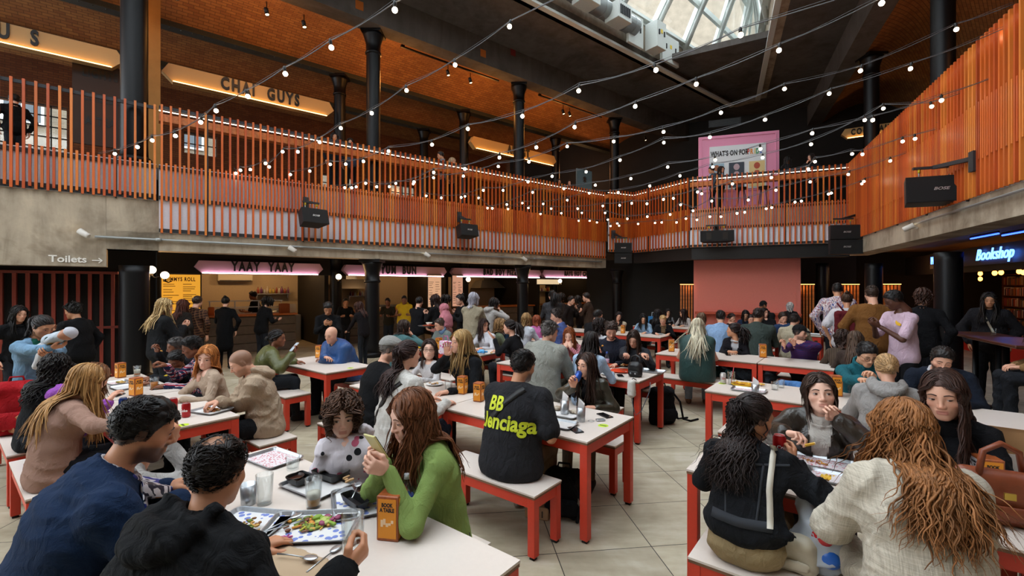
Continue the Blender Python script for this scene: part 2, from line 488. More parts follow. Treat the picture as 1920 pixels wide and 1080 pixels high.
def head_template(sex, lod, var):
 key = (sex, lod, var)
 if key in _HEAD: return _HEAD[key]
 rg = np.random.RandomState(var * 7 + (sex == 'm') * 100 + 3); j = lambda s: rg.uniform(-s, s)
 m = sex == 'm'; c = sex == 'c'
 jw = (.047 if m else .039) + j(.003); ch = -.096 + (.012 if c else 0) + j(.004); nl = (.119 if m else .114) - (.008 if c else 0) + j(.003)
 S = Sdf()
 S.ell(CR_C, CR_R)
 S.ell((0, .034, -.028), (.06, .056, .085), k=.03)
 for s in (-1, 1):
  S.cone((s*jw, -.002, -.055), (s*.012, .066, ch+.003), .022, .016, k=.035)
  S.ell((s*.043, .052, -.026), (.022, .024, .02), k=.02)
 S.cone((-.008, .071, ch+.004), (.008, .071, ch+.004), .0165, k=.02)
 S.cone((-.04, .074, .021), (.04, .074, .021), .011, k=.02)
 for s in (-1, 1):
  S.ell((s*.033, .1, -.001), (.019, .018, .0125), k=.012, sub=True)
  S.ell((s*.032, .0735, -.001), (.0145, .0145, .0125), k=.005)
 S.cone((0, .089, .012), (0, nl-.008, -.03), .0062, .0085, k=.012)
 S.ell((0, nl-.009, -.032), (.0105, .011, .009), k=.008)
 for s in (-1, 1): S.ell((s*.0125, .096, -.036), (.0075, .01, .0068), k=.006)
 S.ell((0, .084, -.062), (.026, .016, .02), k=.016)
 S.cone((-.017, .0925, -.0585), (.017, .0925, -.0585), .0048, k=.006)
 S.cone((-.014, .0935, -.0685), (.014, .0935, -.0685), .0058, k=.006)
 S.cone((-.022, .1, -.0632), (.022, .1, -.0632), .0035, k=.004, sub=True)
 for s in (-1, 1):
  S.ell((s*.077, -.012, -.006), (.0075, .019, .031), Rz(-s*18) @ Rx(-12), k=.008)
  S.ell((s*.084, -.008, -.004), (.005, .01, .018), Rz(-s*18), k=.005, sub=True)
 nr = .053 if m else (.044 if not c else .038)
 S.cone((0, -.018, -.06), (0, -.042, -.185), nr, nr*1.05, k=.03)
 V, Q = S.mesh((.0042, .0058, .0085, .0115)[lod], k=.02, smooth=1)
 x, y, z = V.T; ax = np.abs(x)
 lip = sst(.0255, .02, ax) * sst(-.0775, -.073, z) * sst(-.052, -.056, z) * sst(.086, .09, y)
 blush = np.exp(-((ax-.045)/.02)**2 - ((z+.03)/.02)**2) * (y > .02) + np.exp(-(ax/.014)**2 - ((z+.034)/.014)**2) * (y > .09)
 bz = .024 + .006*np.clip((ax-.012)/.02, 0, 1) - .01*np.clip((ax-.034)/.018, 0, 1)
 brow = sst(.0065, .003, np.abs(z-bz)) * sst(.01, .015, ax) * sst(.054, .046, ax) * (y > .05)
 eye = sst(1.15, .8, np.sqrt(((ax-.032)/.0165)**2 + ((z+.001)/.0068)**2)) * (y > .06)
 jaw = sst(-.035, -.06, z) * sst(-.02, .01, y - .25*z*0) * (z > -.125)
 must = sst(.034, .026, ax) * sst(-.058, -.052, z) * sst(-.036, -.044, z) * (y > .08)
 cheek = sst(-.02, -.055, z) * sst(.03, .0, y)
 beard = np.clip(np.maximum(jaw * np.clip(1 - np.exp(-((ax)/.022)**2-((z+.064)/.014)**2)*1.3, 0, 1) * (1 - .9*sst(.05, .03, ax)*sst(-.06, -.05, z)), must) , 0, 1) * (1-lip)
 scalp = (z > hairline(y)) * 1.
 _HEAD[key] = (V, Q, dict(lip=lip, blush=blush, brow=brow, eye=eye, beard=beard, scalp=scalp))
 return _HEAD[key]
_HAND = {}
CURL = {'flat': (8, 10, 8), 'relax': (22, 32, 20), 'grip': (38, 52, 32), 'fist': (78, 88, 55), 'pinch': (40, 40, 22), 'hold': (55, 60, 35)}
def hand_template(pose, lod):
 key = (pose, lod)
 if key in _HAND: return _HAND[key]
 S = Sdf(); cu = CURL[pose]
 S.cone((-.018, .03, 0), (-.024, .082, .001), .0145, .0135, k=.02); S.cone((.018, .03, 0), (.024, .076, 0), .0145, .0125, k=.02)
 S.cone((0, .0, 0), (0, .08, .002), .017, .015, k=.02); S.cone((0, -.03, 0), (0, .02, 0), .024, .022, flat=(0, 0, 1), fs=.75, k=.02)
 for i, (bx, by, l) in enumerate(((-.031, .085, .07), (-.0105, .09, .078), (.0105, .087, .073), (.030, .078, .057))):
  p = np.array([bx, by, .001]); ang = 0; sp = (i - 1.4) * (5 if pose == 'flat' else 2.5)
  r = .0092 if i < 3 else .0082
  for jn, fr in enumerate((.46, .3, .24)):
   ang += cu[jn] * (1 + .12*(i-1) if pose != 'pinch' else (1.15 if i < 2 else .8 + .3*i))
   d = np.array([math.sin(math.radians(sp)), math.cos(math.radians(ang)), -math.sin(math.radians(ang))])
   q = p + d * l * fr * 1.08
   S.cone(p, q, r, r*.9, k=.0035); p = q; r *= .91
 op = pose in ('flat', 'relax')
 t0 = np.array([-.022, .018, -.006]); t1 = t0 + np.array([-.026, .028, -.012]);
 t2 = t1 + (np.array([-.012, .03, -.008]) if op else np.array([.004, .026, -.022])); t3 = t2 + (np.array([-.003, .026, -.006]) if op else np.array([.012, .02, -.014]))
 S.chain([t0, t1, t2, t3], [.0155, .0125, .0105, .0085], k=.008)
 V, Q = S.mesh((.0038, .0052, .008, .0115)[lod], k=.004, smooth=1)
 _HAND[key] = (V, Q); return V, Q
def locks(rng, roots, d0, length, seg, push, grav=.5, stiff=.65, curl=0., wl=.07, wid=.01, jit=.1, drift=.1):
 dr = rng.normal(scale=drift, size=(len(roots), 3)) * np.array([1, 1, .2])
 """roots (n,3), initial directions -> flattened tapered strands, one island each"""
 n = len(roots); P = np.zeros((seg+1, n, 3)); P[0] = roots; v = d0.copy()
 L = np.asarray(length) * np.ones(n); near = min(6, seg - 3) if seg > 8 else 0
 for i in range(seg):
  ds = (np.minimum(.021, L / seg) if i < near else (L - near*np.minimum(.021, L / seg)) / max(seg - near, 1))[:, None]
  g = np.zeros((n, 3)); g[:, 2] = -1
  v = v * stiff + g * grav + dr * (i > 5) + rng.normal(scale=jit, size=(n, 3)); v /= np.linalg.norm(v, axis=1)[:, None] + 1e-9
  q = push(P[i] + v * ds); v = q - P[i]; v /= np.linalg.norm(v, axis=1)[:, None] + 1e-9
  P[i+1] = q
 T = np.gradient(P, axis=0); T /= np.linalg.norm(T, axis=2)[..., None] + 1e-9
 side = np.cross(T, np.array([0, 0, 1.]) + 0*T) ; side += np.array([1e-3, 1e-3, 0]); side /= np.linalg.norm(side, axis=2)[..., None]
 up = np.cross(side, T)
 if curl:
  s = np.linspace(0, 1, seg+1)[:, None] * L[None, :]; ph = rng.uniform(0, 6.3, n)[None, :]
  a = curl * np.clip(s / .12, 0, 1)
  P = P + side * (a*np.sin(2*np.pi*s/wl + ph))[..., None] + up * (a*.6*np.cos(2*np.pi*s/wl + ph))[..., None]
 tt = np.linspace(0, 1, seg+1); pr = np.minimum(1, .55 + tt*3) * np.where(tt > .55, 1 - .82*((tt-.55)/.45)**1.5, 1)
 w = (wid * (.7 + .6*rng.rand(n)))[None, :] * pr[:, None]
 ring = np.stack([P + side*w[..., None], P + up*(w*.42)[..., None], P - side*w[..., None], P - up*(w*.42)[..., None]], 2)  # seg+1,n,4,3
 V = ring.transpose(1, 0, 2, 3).reshape(-1, 3)
 b = (np.arange(n) * (seg+1) * 4)[:, None, None]; i = (np.arange(seg) * 4)[None, :, None]; k = np.arange(4)[None, None, :]
 k2 = (k + 1) % 4
 Q = np.stack(np.broadcast_arrays(b+i+k, b+i+k2, b+i+4+k2, b+i+4+k), -1).reshape(-1, 4)
 return V, Q
def ik(S, T, l1, l2, pole):
 d = T - S; L = np.linalg.norm(d)
 if L > (l1 + l2) * .985: T = S + d / L * (l1 + l2) * .985; d = T - S; L = np.linalg.norm(d)
 L = max(L, abs(l1 - l2) + .02)
 a = (l1*l1 - l2*l2 + L*L) / (2*L); h = math.sqrt(max(l1*l1 - a*a, 0)); u = d / L
 p = np.asarray(pole, float); p = unit(p - u * p.dot(u))
 return S + u*a + p*h, T
SKIN = {'fair': '#d9a68c', 'pale': '#e2b6a0', 'tan': '#c08a68', 'olive': '#b98767', 'brown': '#7d4f36', 'dark': '#4a2d20', 'asian': '#d3a383'}
PEOPLE = []
TABLE_Z = .75
def person(label, px, b=None, Y=None, st='sit', fac=38., hd=None, pit=12., roll=0., lean=14., side=0., tw=0., sex='f', fat=1., skin='fair',
hair='long', hcol='#2a1a12', top=('cotton', '#444444'), topk='sweater', bot='#1b1d22', botk='denim', shoe='#2a2a2a', L='table', R='table',
beard=0., bcol=None, glasses=None, mouth=0., eye=.9, legs=None, seat=.45, hlen=.32, curl=0., var=0, lip=None, sc=None, cat='person', name='person',
extra=None, fit=0., folds=1., hN=1., hat=None, hidden=False, neck=None, inner=None, group=None, hw=None, tz=TABLE_Z, gaze=(0, 0), hem=0., wl=.07, z0=0., spread=1.):
 child = sex == 'c'
 if hd is None: hd = fac
 hy = hd - fac
 base_s = {'m': 1.02, 'f': .95, 'c': .78}[sex]
 seed = abs(hash_str(label)) % 99991; rng = np.random.RandomState(seed)
 def skeleton(s):
  k = {}
  k['hip'] = np.array([0, 0, (seat + .105*s) if st == 'sit' else .93*s])
  R1 = Rz(-tw*.4) @ Ry(side*.6) @ Rx(-lean*.55); R2 = Rz(-tw) @ Ry(side) @ Rx(-lean); R3 = Rz(-tw) @ Ry(side) @ Rx(-lean*1.25 - 3)
  k['R2'] = R2; k['R3'] = R3
  k['waist'] = k['hip'] + R1 @ np.array([0, -.005, .17*s]); k['chest'] = k['waist'] + R2 @ np.array([0, .005, .185*s])
  k['nb'] = k['chest'] + R3 @ np.array([0, -.01, .168*s])
  R4 = Rz(-hy*.35) @ Ry(side*.5) @ Rx(-lean*.75 - pit*.35 - 12)
  k['head'] = k['nb'] + R4 @ np.array([0, 0, .158*max(s, .85)])
  return k
  # find the depth (or the body size) from where the head is in the photo
 dirv = np.array([(px[0]-960)/F, 1., -(px[1]-HY)/F])
 s = sc or base_s
 hdg = math.radians(fac); fw = np.array([math.sin(hdg), math.cos(hdg)]); rt = np.array([math.cos(hdg), -math.sin(hdg)])
 for _ in range(12):
  k = skeleton(s); h = k['head']; off = rt*h[0] + fw*h[1]
  if Y is not None: yy = Y
  elif b is not None:   # hips sit on the line of bench b
   yy = (b + .62*off[0] + .785*off[1]) / (.62*dirv[0] + .785)
  else: yy = (h[2] + z0 - HC) / dirv[2]
  if b is None and Y is None: break
  want = HC + dirv[2]*yy - z0
  s2 = np.clip(s * (1 + .8*(want - h[2]) / max(h[2] - (seat if st == 'sit' else 0), .3)), base_s*.86, base_s*1.12)
  if sc: break
  s = s2
 hp = dirv[:2] * yy; root_xy = hp - off
 hs = {'m': 1.0, 'f': .95, 'c': .93}[sex] * (1 if child else (.55 + .45*s/base_s))
 if hw: hs *= hw
 dist = yy; lod = 0 if dist < 3.1 else 1 if dist < 5.6 else 2 if dist < 9.5 else 3
 vox = (.0095, .0125, .019, .024)[lod]
 fold = (.016, .015, .009, 0)[lod] * folds * (.55 if top[0] == 'leather' else 1)
 rx0 = root_xy
 root = empty(name, (root_xy[0], root_xy[1], z0), -math.radians(fac), label, cat, group)
 P = dict(root=root, k=k, s=s, hs=hs, lod=lod, fac=fac)
 hip, waist, chest, nb, head = (k[q] for q in ('hip', 'waist', 'chest', 'nb', 'head'))
 R2, R3 = k['R2'], k['R3']; X2 = R2[:, 0]
 Rh = Rz(-hy) @ Rx(-pit) @ Ry(roll); P['Rh'] = Rh
 def H(p): return head + hs * (Rh @ np.asarray(p, float))
 P['H'] = H
 w = (1.08 if sex == 'm' else .95) * s * fat * (.93 if st == 'stand' else 1)
 shw = (.178 if sex == 'm' else .155) * s * (.6 + .4*fat)
 sh = {}; el = {}; wr = {}; hf = {}; hn = {}; hpz = {}
 for nm, sg in (('L', -1), ('R', 1)):
  S = nb + R3 @ np.array([sg*shw, .02, -.075*s])
  spec = L if nm == 'L' else R
  pole = np.array([sg*.55, -.25, -.8]); f = None; n = np.array([0, 0, -1.]); pose = 'relax'
  if isinstance(spec, str):
   if spec == 'table': T = np.array([sg*.15, .40*s+.04, tz+.032]) + np.array([chest[0]*.6, max(0, chest[1]-.05)*.6, 0]); f = unit((-sg*.35, 1, -.05))
   elif spec == 'clasp': T = np.array([sg*.075, .40*s+.02, tz+.045]) + np.array([chest[0]*.6, max(0, chest[1]-.05)*.7, 0]); f = unit((-sg*.9, .5, 0)); n = unit((-sg*.3, -.2, -1)); pose = 'relax'
   elif spec == 'cross': T = np.array([-sg*.02, .33*s + (.03 if sg > 0 else 0), tz+.06 + (.035 if sg > 0 else 0)]) + np.array([chest[0]*.6, max(0, chest[1]-.05)*.7, 0]); f = unit((-sg, .1, 0)); n = unit((0, .1, -1))
   elif spec == 'lap': T = np.array([sg*.09, .3*s, seat+.24*s]); f = unit((-sg*.5, 1, -.1)); n = np.array([0, 0, -1.])
   elif spec == 'mouth': T = H((sg*.045, .165, -.155)); f = unit(H((sg*.004, .1, -.062)) - T); n = unit(-(Rh @ np.array([sg*.25, .95, .0]))); pose = 'pinch'; pole = np.array([sg*.9, .2, -.6])
   elif spec == 'chin': T = H((sg*.045, .07, -.245)); f = unit(Rh @ np.array([-sg*.1, .1, 1.])); n = unit(Rh @ np.array([-sg*.5, -.6, .2])); pose = 'hold'; pole = np.array([sg*.5, .5, -.8])
   elif spec == 'hang': T = np.array([sg*(shw+.06), .04, hip[2]-.02]); f = unit((0, .15, -1)); n = np.array([-sg*1., 0, 0])
   elif spec == 'phone': T = np.array([sg*.05, .30*s, chest[2]-.02]) + np.array([0, chest[1]*.8, 0]); f = unit((-sg*.35, .8, .5)); n = unit((-sg*.5, -.2, .8)); pose = 'hold'
   elif spec == 'folded': T = np.array([-sg*.08, .22*s, chest[2]-.07]) + np.array([0, chest[1]*.8, 0]); f = unit((-sg, .1, .1)); n = unit((0, -1, 0))
   elif spec == 'carry': T = np.array([sg*.12, .33*s, waist[2]+.02]); f = unit((-sg*.3, 1, .1)); n = np.array([0, 0, 1.]); pose = 'grip'
   elif spec == 'gest': T = np.array([sg*.22, .36*s, tz+.25]); f = unit((-sg*.2, .5, .8)); n = unit((-sg*.8, .2, .2)); pose = 'flat'
   else: T = np.array([sg*.2, .2, .7])
  else:
   if spec[0] == 'px':
    yh = spec[3] or dist; wp = np.array([(spec[1]-960)/F*yh, yh]) - root_xy
    spec = (wp @ rt, wp @ fw, HC + (HY-spec[2])/F*yh - z0) + tuple(spec[4:])
   T = np.array(spec[:3], float)
   if len(spec) > 3 and spec[3] is not None: f = unit(spec[3])
   if len(spec) > 4 and spec[4] is not None: n = unit(spec[4])
   if len(spec) > 5: pose = spec[5]
   if len(spec) > 6: pole = np.array(spec[6], float)
  E, T = ik(S, T, .285*s, .255*s, pole)
  if f is None: f = unit(T - E)
  sh[nm], el[nm], wr[nm], hf[nm], hn[nm], hpz[nm] = S, E, T, f, n, pose
 P.update(sh=sh, el=el, wr=wr, hf=hf, hn=hn)
 # legs
 hj = {}; kn = {}; an = {}; toe = {}
 for i, (nm, sg) in enumerate((('L', -1), ('R', 1))):
  hj[nm] = hip + np.array([sg*.085*s, 0, -.01])
  if st == 'sit':
   lg = legs or ((.0, .0), (.0, .04))
   dx, dy = lg[i]
   kn[nm] = hj[nm] + np.array([sg*.035 + dx*.4, .42*s, .01]); an[nm] = np.array([kn[nm][0] + dx, kn[nm][1] - .02 + dy, .085]);
   if kn[nm][2] < .46: kn[nm][2] = .46
  else:
   lg = legs or ((0, 0), (0, .05)); dx, dy = lg[i]
   an[nm] = np.array([sg*.095*s + dx, dy, .085]); kn[nm] = (hj[nm] + an[nm]) / 2 + np.array([0, .03, .03])
  toe[nm] = an[nm] + np.array([sg*.03, .16*s, -.045])
  # skin: one continuous figure, head and hands grown on at neck and wrists
 cat_ = Cat(); sk = np.array(lin(SKIN.get(skin, skin)))
 S = Sdf(); nr = {'m': .05, 'f': .042, 'c': .037}[sex] * hs
 S.cone(nb + R3 @ np.array([0, .012, -.05*s]), H((0, -.03, -.11)), nr*1.25, nr, k=.04)
 S.cone(chest, nb + R3 @ np.array([0, 0, -.07]), .095*w, .06*w, flat=X2, fs=1.45, k=.05)
 S.cone(waist, chest, .1*w, .095*w, flat=X2, fs=1.3); S.cone(hip, waist, .105*w, .1*w, flat=X2, fs=1.3)
 for nm in 'LR':
  S.cone(nb + R3 @ np.array([0, 0, -.05*s]), sh[nm], .042*s, .044*s, k=.04)
  S.cone(sh[nm], el[nm], .043*s, .034*s, k=.025); S.cone(el[nm], wr[nm], .036*s, .0245*s if sex != 'm' else .027*s, k=.02)
  S.chain([hj[nm], kn[nm], an[nm]], [.07*w, .05*s, .036*s], k=.02)
 V, Q = S.mesh(max(vox, .011), k=.03)
 cat_.add(V, Q, sk)
 hv, hq, mk = head_template(sex, lod, var % 3)
 T = np.tile(sk, (len(hv), 1)); red = np.array([.55, .16, .13])
 def blend(T, m, c, a): m = (m * a)[:, None]; return T * (1 - m) + np.asarray(c) * m
 T = blend(T, mk['blush'], sk * np.array([1.0, .62, .55]), .35)
 T = blend(T, mk['lip'], np.array(lin(lip)) if lip else sk * np.array([.8, .5, .46]), .65)
 hc = np.array(lin(hcol)); bc = np.array(lin(bcol or hcol))
 if lod < 2: pass
 else: T = blend(T, mk['brow'], hc * .8, .75)
 if lod >= 2: T = blend(T, mk['eye'], (.03, .02, .02), .8)
 if beard: T = blend(T, mk['beard'], bc, beard)
 if hair == 'buzz': T = blend(T, mk['scalp'], hc, .72)
 elif hair not in ('bald',): T = blend(T, mk['scalp'], hc, .45 if hair == 'thin' else .9)
 cat_.add(head + hs * (hv @ Rh.T), hq, T)
 if lod < 2:   # eyes, lids and brows
  def sy(x, z):
   m = (hv[:, 1] > .03); d = (hv[m, 0]-x)**2 + (hv[m, 2]-z)**2; q = np.argsort(d)[:3]; return hv[m][q, 1].mean()
  nu, nv = (22, 11) if lod == 0 else (14, 7)
  for sg in (-1, 1):
   u = np.linspace(-1, 1, nu)[:, None]; v = np.linspace(-1, 1, nv)[None, :]
   hh = np.clip(1 - np.abs(u)**2.2, 0, 1)**.8 * .0058 * eye
   xx = u * .0142 + 0*v; zz = v * hh + .0012*u*sg - .0012*(1-eye)
   yy_ = np.sqrt(np.maximum(.0156**2 - xx**2 - (zz*1.12)**2, 1e-6))
   EV = np.stack([sg*.032 + xx, .0735 + yy_, -.001 + zz], -1).reshape(-1, 3)
   gx, gz = gaze; rr = np.sqrt((xx - gx*.006)**2 + (zz - gz*.002)**2).reshape(-1)
   ET = np.tile(np.array([.5, .45, .42]), (len(EV), 1)); ir = np.array((.07, .035, .02))
   ET[rr < .0072] = ir; ET[rr < .0038] = (.005, .005, .005)
   ET[np.abs(np.tile(v, (nu, 1)).reshape(-1)) > .98] = np.array([.1, .05, .04])
   g = np.arange(nu*nv).reshape(nu, nv)
   EQ = np.stack([g[:-1, :-1], g[1:, :-1], g[1:, 1:], g[:-1, 1:]], -1).reshape(-1, 4)
   cat_.add(head + hs*(EV @ Rh.T), EQ, ET)
   mb = MB(); up = [(sg*.032 + q*.0146, .0735 + math.sqrt(max(.0158**2 - (q*.0146)**2 - (h2*1.12)**2, 1e-6)), -.001 + h2 + .0012*q*sg - .0012*(1-eye)) for q in np.linspace(-1, 1, 9) for h2 in [max(0, 1 - abs(q)**2.2)**.8 * .0062 * eye]]
   mb.tube(up, [.0006]+[.0012]*7+[.0008], 5)
   n0 = len(mb.v)
   br = [(sg*q, sy(sg*q, z) + .0012, z) for q, z in ((.013, .0215), (.022, .0245), (.033, .026), (.044, .0235), (.051, .0185))]
   mb.tube(br, [.0026, .0034, .0032, .0024, .0012], 5)
   TT = np.tile(np.array([.02, .012, .01]), (len(mb.v), 1)); TT[n0:] = hc * .7 + .003
   for kk in (4, 5):
    fs = [f for f in mb.f if len(f) == kk]
   cat_add_mb(cat_, mb, lambda v: head + hs*(v @ Rh.T), TT)
 for nm, sg in (('L', -1), ('R', 1)):
  V, Q = hand_template(hpz[nm], lod); V = V.copy()
  if sg < 0: V[:, 0] *= -1; Q = Q[:, ::-1]
  y = hf[nm]; z = -hn[nm]; z = unit(z - y*z.dot(y)); x = np.cross(y, z); Rm = np.stack([x, y, z], 1)
  hsz = {'m': 1.04, 'f': .94, 'c': .78}[sex] * (.5+.5*s/base_s)
  P['hand'+nm] = (wr[nm], Rm, hsz)
  cat_.add(wr[nm] + hsz * ((V + np.array([0, .012, 0])) @ Rm.T), Q, sk * (np.array([1, .95, .93])))
 link('body', cat_.mesh('body'), skinmat(), root)
 # ---- clothes
 tk, tc = top[0], top[1]
 pf = {'sweater': .008, 'tee': .007, 'jacket': .014, 'hoodie': .015, 'puffer': .04, 'vest': .038, 'shirt': .008, 'coat': .015, 'cardigan': .01, 'cami': .005}[topk] + fit*.8
 S = Sdf()
 tw_ = w
 S.cone(waist, chest, .112*tw_+pf, .115*tw_+pf, flat=X2, fs=1.32); S.cone(chest, nb + R3 @ np.array([0, -.005, -.075*s]), .112*tw_+pf, .08*tw_+pf, flat=X2, fs=1.5)
 S.cone(hip + np.array([0, 0, -.03 - hem]), waist, .135*tw_+pf, .112*tw_+pf, flat=X2, fs=1.38)
 if sex == 'f' and topk != 'puffer':
  for sg in (-1, 1): S.ell(chest + R2 @ np.array([sg*.07*w, .075*w+pf, .0]), np.array([.06, .05, .058])*w + pf*.3, k=.05)
 if topk == 'coat' and st == 'stand':
  S.cone(hip + np.array([0, -.01, -.35]), hip, .15*w+pf, .125*w+pf, flat=(1, 0, 0), fs=1.25)
 if topk in ('vest', 'cami'): pass
 for nm, sg in (('L', -1), ('R', 1)):
  S.cone(nb + R3 @ np.array([sg*.03, -.005, -.05*s]), sh[nm], .048*s+pf*.4, .056*w+pf*.8, k=.035)
  if topk in ('vest', 'cami'): continue
  a_, e_, w_ = sh[nm], el[nm], wr[nm]
  rs, re, rw = .047*w+pf, .039*w+pf, .029*w+pf*.8
  if topk == 'tee':
   S.cone(a_, a_ + (e_-a_)*.78, rs+.006, re+.012, k=.03)
  else:
   S.cone(a_, e_, rs, re, k=.03); ce = e_ + (w_-e_)*.95
   S.cone(e_, ce, re, rw, k=.03)
   if topk in ('hoodie', 'sweater', 'jacket', 'puffer'): S.cone(e_ + (w_-e_)*.80, e_ + (w_-e_)*.9, rw*.98, rw*1.06, k=.012)
   if topk == 'puffer' and lod < 3:
    for t in (.2, .5, .8):
     S.cone(a_ + (e_-a_)*t, a_ + (e_-a_)*(t+.01), rs+.012, k=.012)
 if topk in ('puffer', 'vest') and lod < 3:
  for t in (.05, .35, .65, .95):
   c0 = hip + (waist-hip)*t*1.0; S.cone(c0, c0 + np.array([0, 0, .012]), .125*w+pf+.012, flat=X2, fs=1.32, k=.015)
  for t in (.3, .65, 1.):
   c0 = waist + (chest-waist)*t; S.cone(c0, c0 + np.array([0, 0, .012]), .118*w+pf+.012, flat=X2, fs=1.34, k=.015)
 ncol = neck or {'hoodie': 'hood', 'jacket': 'collar', 'shirt': 'collar', 'coat': 'collar', 'puffer': 'hood', 'vest': 'hood', 'sweater': 'crew', 'tee': 'crew', 'cardigan': 'v', 'cami': 'v'}[topk]
 nkc = .45*(nb + R3 @ np.array([0, .012, -.01*s])) + .55*H((0, -.034, -.165))
 def ring(r, z0, n=12, ry=None, y0=0): return [nkc + R3 @ np.array([r*math.sin(q), (ry or r)*math.cos(q)+y0, z0 - .018*math.cos(q)]) for q in np.linspace(0, 2*math.pi, n+1)]
 nk = nr + .015
 def cutf(X, Y_, Z):   # hollow at the neck, clean ends
  c = nkc; d = (X-c[0])*R3[0, 2] + (Y_-c[1])*R3[1, 2] + (Z-c[2])*R3[2, 2]
  r = np.sqrt(np.maximum((X-c[0])**2 + (Y_-c[1])**2 + (Z-c[2])**2 - d*d, 0))
  m = np.minimum(nk - r, d + .035)
  if st == 'sit': m = np.maximum(m, (seat + .003) - Z)
  return m
 if ncol == 'crew': S.chain(ring(nk+.007, -.008), [.0105]*13, k=.006)
 elif ncol == 'turtle':
  for z0 in (-.025, -.005, .015, .035, .05): S.chain(ring(nk+.009, z0), [.016]*13, k=.015)
 elif ncol == 'collar':
  S.chain(ring(nk+.012, .022), [.009]*13, k=.006); S.chain(ring(nk+.026, -.002), [.013]*13, k=.012)
 elif ncol == 'hood':
  S.chain([nkc + R3 @ np.array([r*math.sin(q), r*.8*math.cos(q)-.012, z]) for q in np.linspace(-2.6, 2.6, 12) for r, z in [(nk+.022, -.015)]][::-1], [.017]*12, k=.015)
  r = .088*s
  for dz, dr, rad in ((0, 0, 1.), (-.055, .02, 1.15)):
   S.chain([nb + R3 @ np.array([(r+dr)*math.sin(q), -.045 - (.062+dr)*math.cos(q) - pf, .012 + dz*math.cos(q) - .03*math.cos(q)]) for q in np.linspace(-2.0, 2.0, 9)], [x*rad for x in (.02, .026, .032, .036, .038, .036, .032, .026, .02)], k=.012)
 V, Q = S.mesh(vox, k=.03, folds=fold*(1.25 if topk in ('jacket', 'shirt', 'coat', 'hoodie') else .8 if topk not in ('puffer', 'vest') else .45), seed=seed, cut=cutf)
 tn = {'sweater': 'sweater', 'tee': 't_shirt', 'jacket': 'jacket', 'hoodie': 'hoodie', 'puffer': 'padded_jacket', 'vest': 'padded_vest', 'shirt': 'shirt', 'coat': 'coat', 'cardigan': 'cardigan', 'cami': 'camisole'}[topk]
 P['topV'] = (V, Q)
 if inner and inner[-1] == 'open':
  c3 = V[Q].mean(1) - chest; u = c3 @ R2[:, 0]; fwd = c3 @ R2[:, 1]; up = c3 @ R2[:, 2]
  front = (fwd > .03) & (np.abs(u) < .075*w*np.clip(.75 + up*2.2, .35, 1.25)) & (up > -.33) & (fwd < .135*w + pf + .02)
  used, inv = np.unique(Q[front], return_inverse=True); W2 = V[used] - R2[:, 1]*.012
  if len(used): link('inner_front', np_mesh('inner_front', W2, [inv.reshape(-1, 4)]), cloth(inner[1], 'knit'), root); Q = Q[~front]
 P['top'] = link(tn, np_mesh(tn, V, [Q]), cloth(tc, tk, *top[2:4]), root)
 if inner:   # shirt or roll neck showing at the throat and down the open front
  S = Sdf(); S.chain(ring(nk-.001, .0), [.009]*13, k=.01)
  if inner[0] == 'collar':
   for z0 in (.0, .014, .028): S.chain(ring(nk+.006, z0), [.009]*13, k=.01)
  if inner[0] == 'turtle':
   for z0 in (-.02, 0, .014, .03, .044): S.chain(ring(nk+.004, z0), [.013]*13, k=.012)
  V, Q = S.mesh(max(vox*.8, .009), k=.02, folds=fold*.4, seed=seed+5)
  link('inner_top', np_mesh('inner_top', V, [Q]), cloth(inner[1], 'knit'), root)
  # trousers
 S = Sdf(); pb = .012
 S.cone(hip + np.array([-.05*s, -.005, -.0]), hip + np.array([.05*s, -.005, -.0]), .115*w+pb*.5, k=.05); S.cone(hip, waist - (waist-hip)*.45, .112*w+pb, .108*w+pb, flat=X2, fs=1.25)
 for nm in 'LR':
  S.cone(hj[nm], kn[nm], .085*w+pb, .06*w+pb, k=.04); S.cone(kn[nm], an[nm] + np.array([0, 0, .01]), .058*w+pb, .042*w+pb, k=.03)
 zc = seat + .002
 def cutb(X, Y_, Z): return (zc - Z) - 10*(Y_ > .13) if st == 'sit' else -1 + 0*X + 0*Y_ + 0*Z
 V, Q = S.mesh(max(vox, .013), k=.03, folds=fold*.9, seed=seed+1, cut=cutb)
 link('trousers', np_mesh('trousers', V, [Q]), cloth(bot, botk), root)
 for nm, sg in (('L', -1), ('R', 1)):
  S = Sdf(); a = an[nm]; t = toe[nm]
  S.cone(a + np.array([0, -.03, -.04]), t, .042, .036, k=.02); S.cone(a, a + np.array([0, -.01, -.03]), .042, .045, k=.02); S.cone(a + np.array([0, -.04, -.065]), t + np.array([0, .005, -.022]), .034, .032, k=.01, flat=(0, 0, 1), fs=.55)
  V, Q = S.mesh(max(vox, .013), k=.02, cut=lambda X, Y_, Z: .001 - Z)
  link('shoe', np_mesh('shoe', V, [Q]), cloth(shoe, 'cotton'), root)
  # ---- hair
 make_hair(P, rng, hair, hcol, hlen, curl, hN, sh, chest, nb, w, pf, head, Rh, hs, lod, root, wl, spread)
 if hat: make_hat(P, hat, head, Rh, hs, lod, root)
 if glasses: make_glasses(H, glasses, root, hs, Rh)
 PEOPLE.append(P); P['nb'] = nb
 if extra: extra(P)
 return P
def hash_str(t):
 h = 7
 for ch in t: h = (h * 131 + ord(ch)) % 1000003
 return h
def cat_add_mb(cat_, mb, fn, TT):
 V = fn(np.array(mb.v)); base = cat_.n; cat_.V.append(V); cat_.T.append(TT); cat_.n += len(V)
 for kk in {len(f) for f in mb.f}:
  cat_.Fs.setdefault(kk, []).append(np.array([f for f in mb.f if len(f) == kk]) + base)
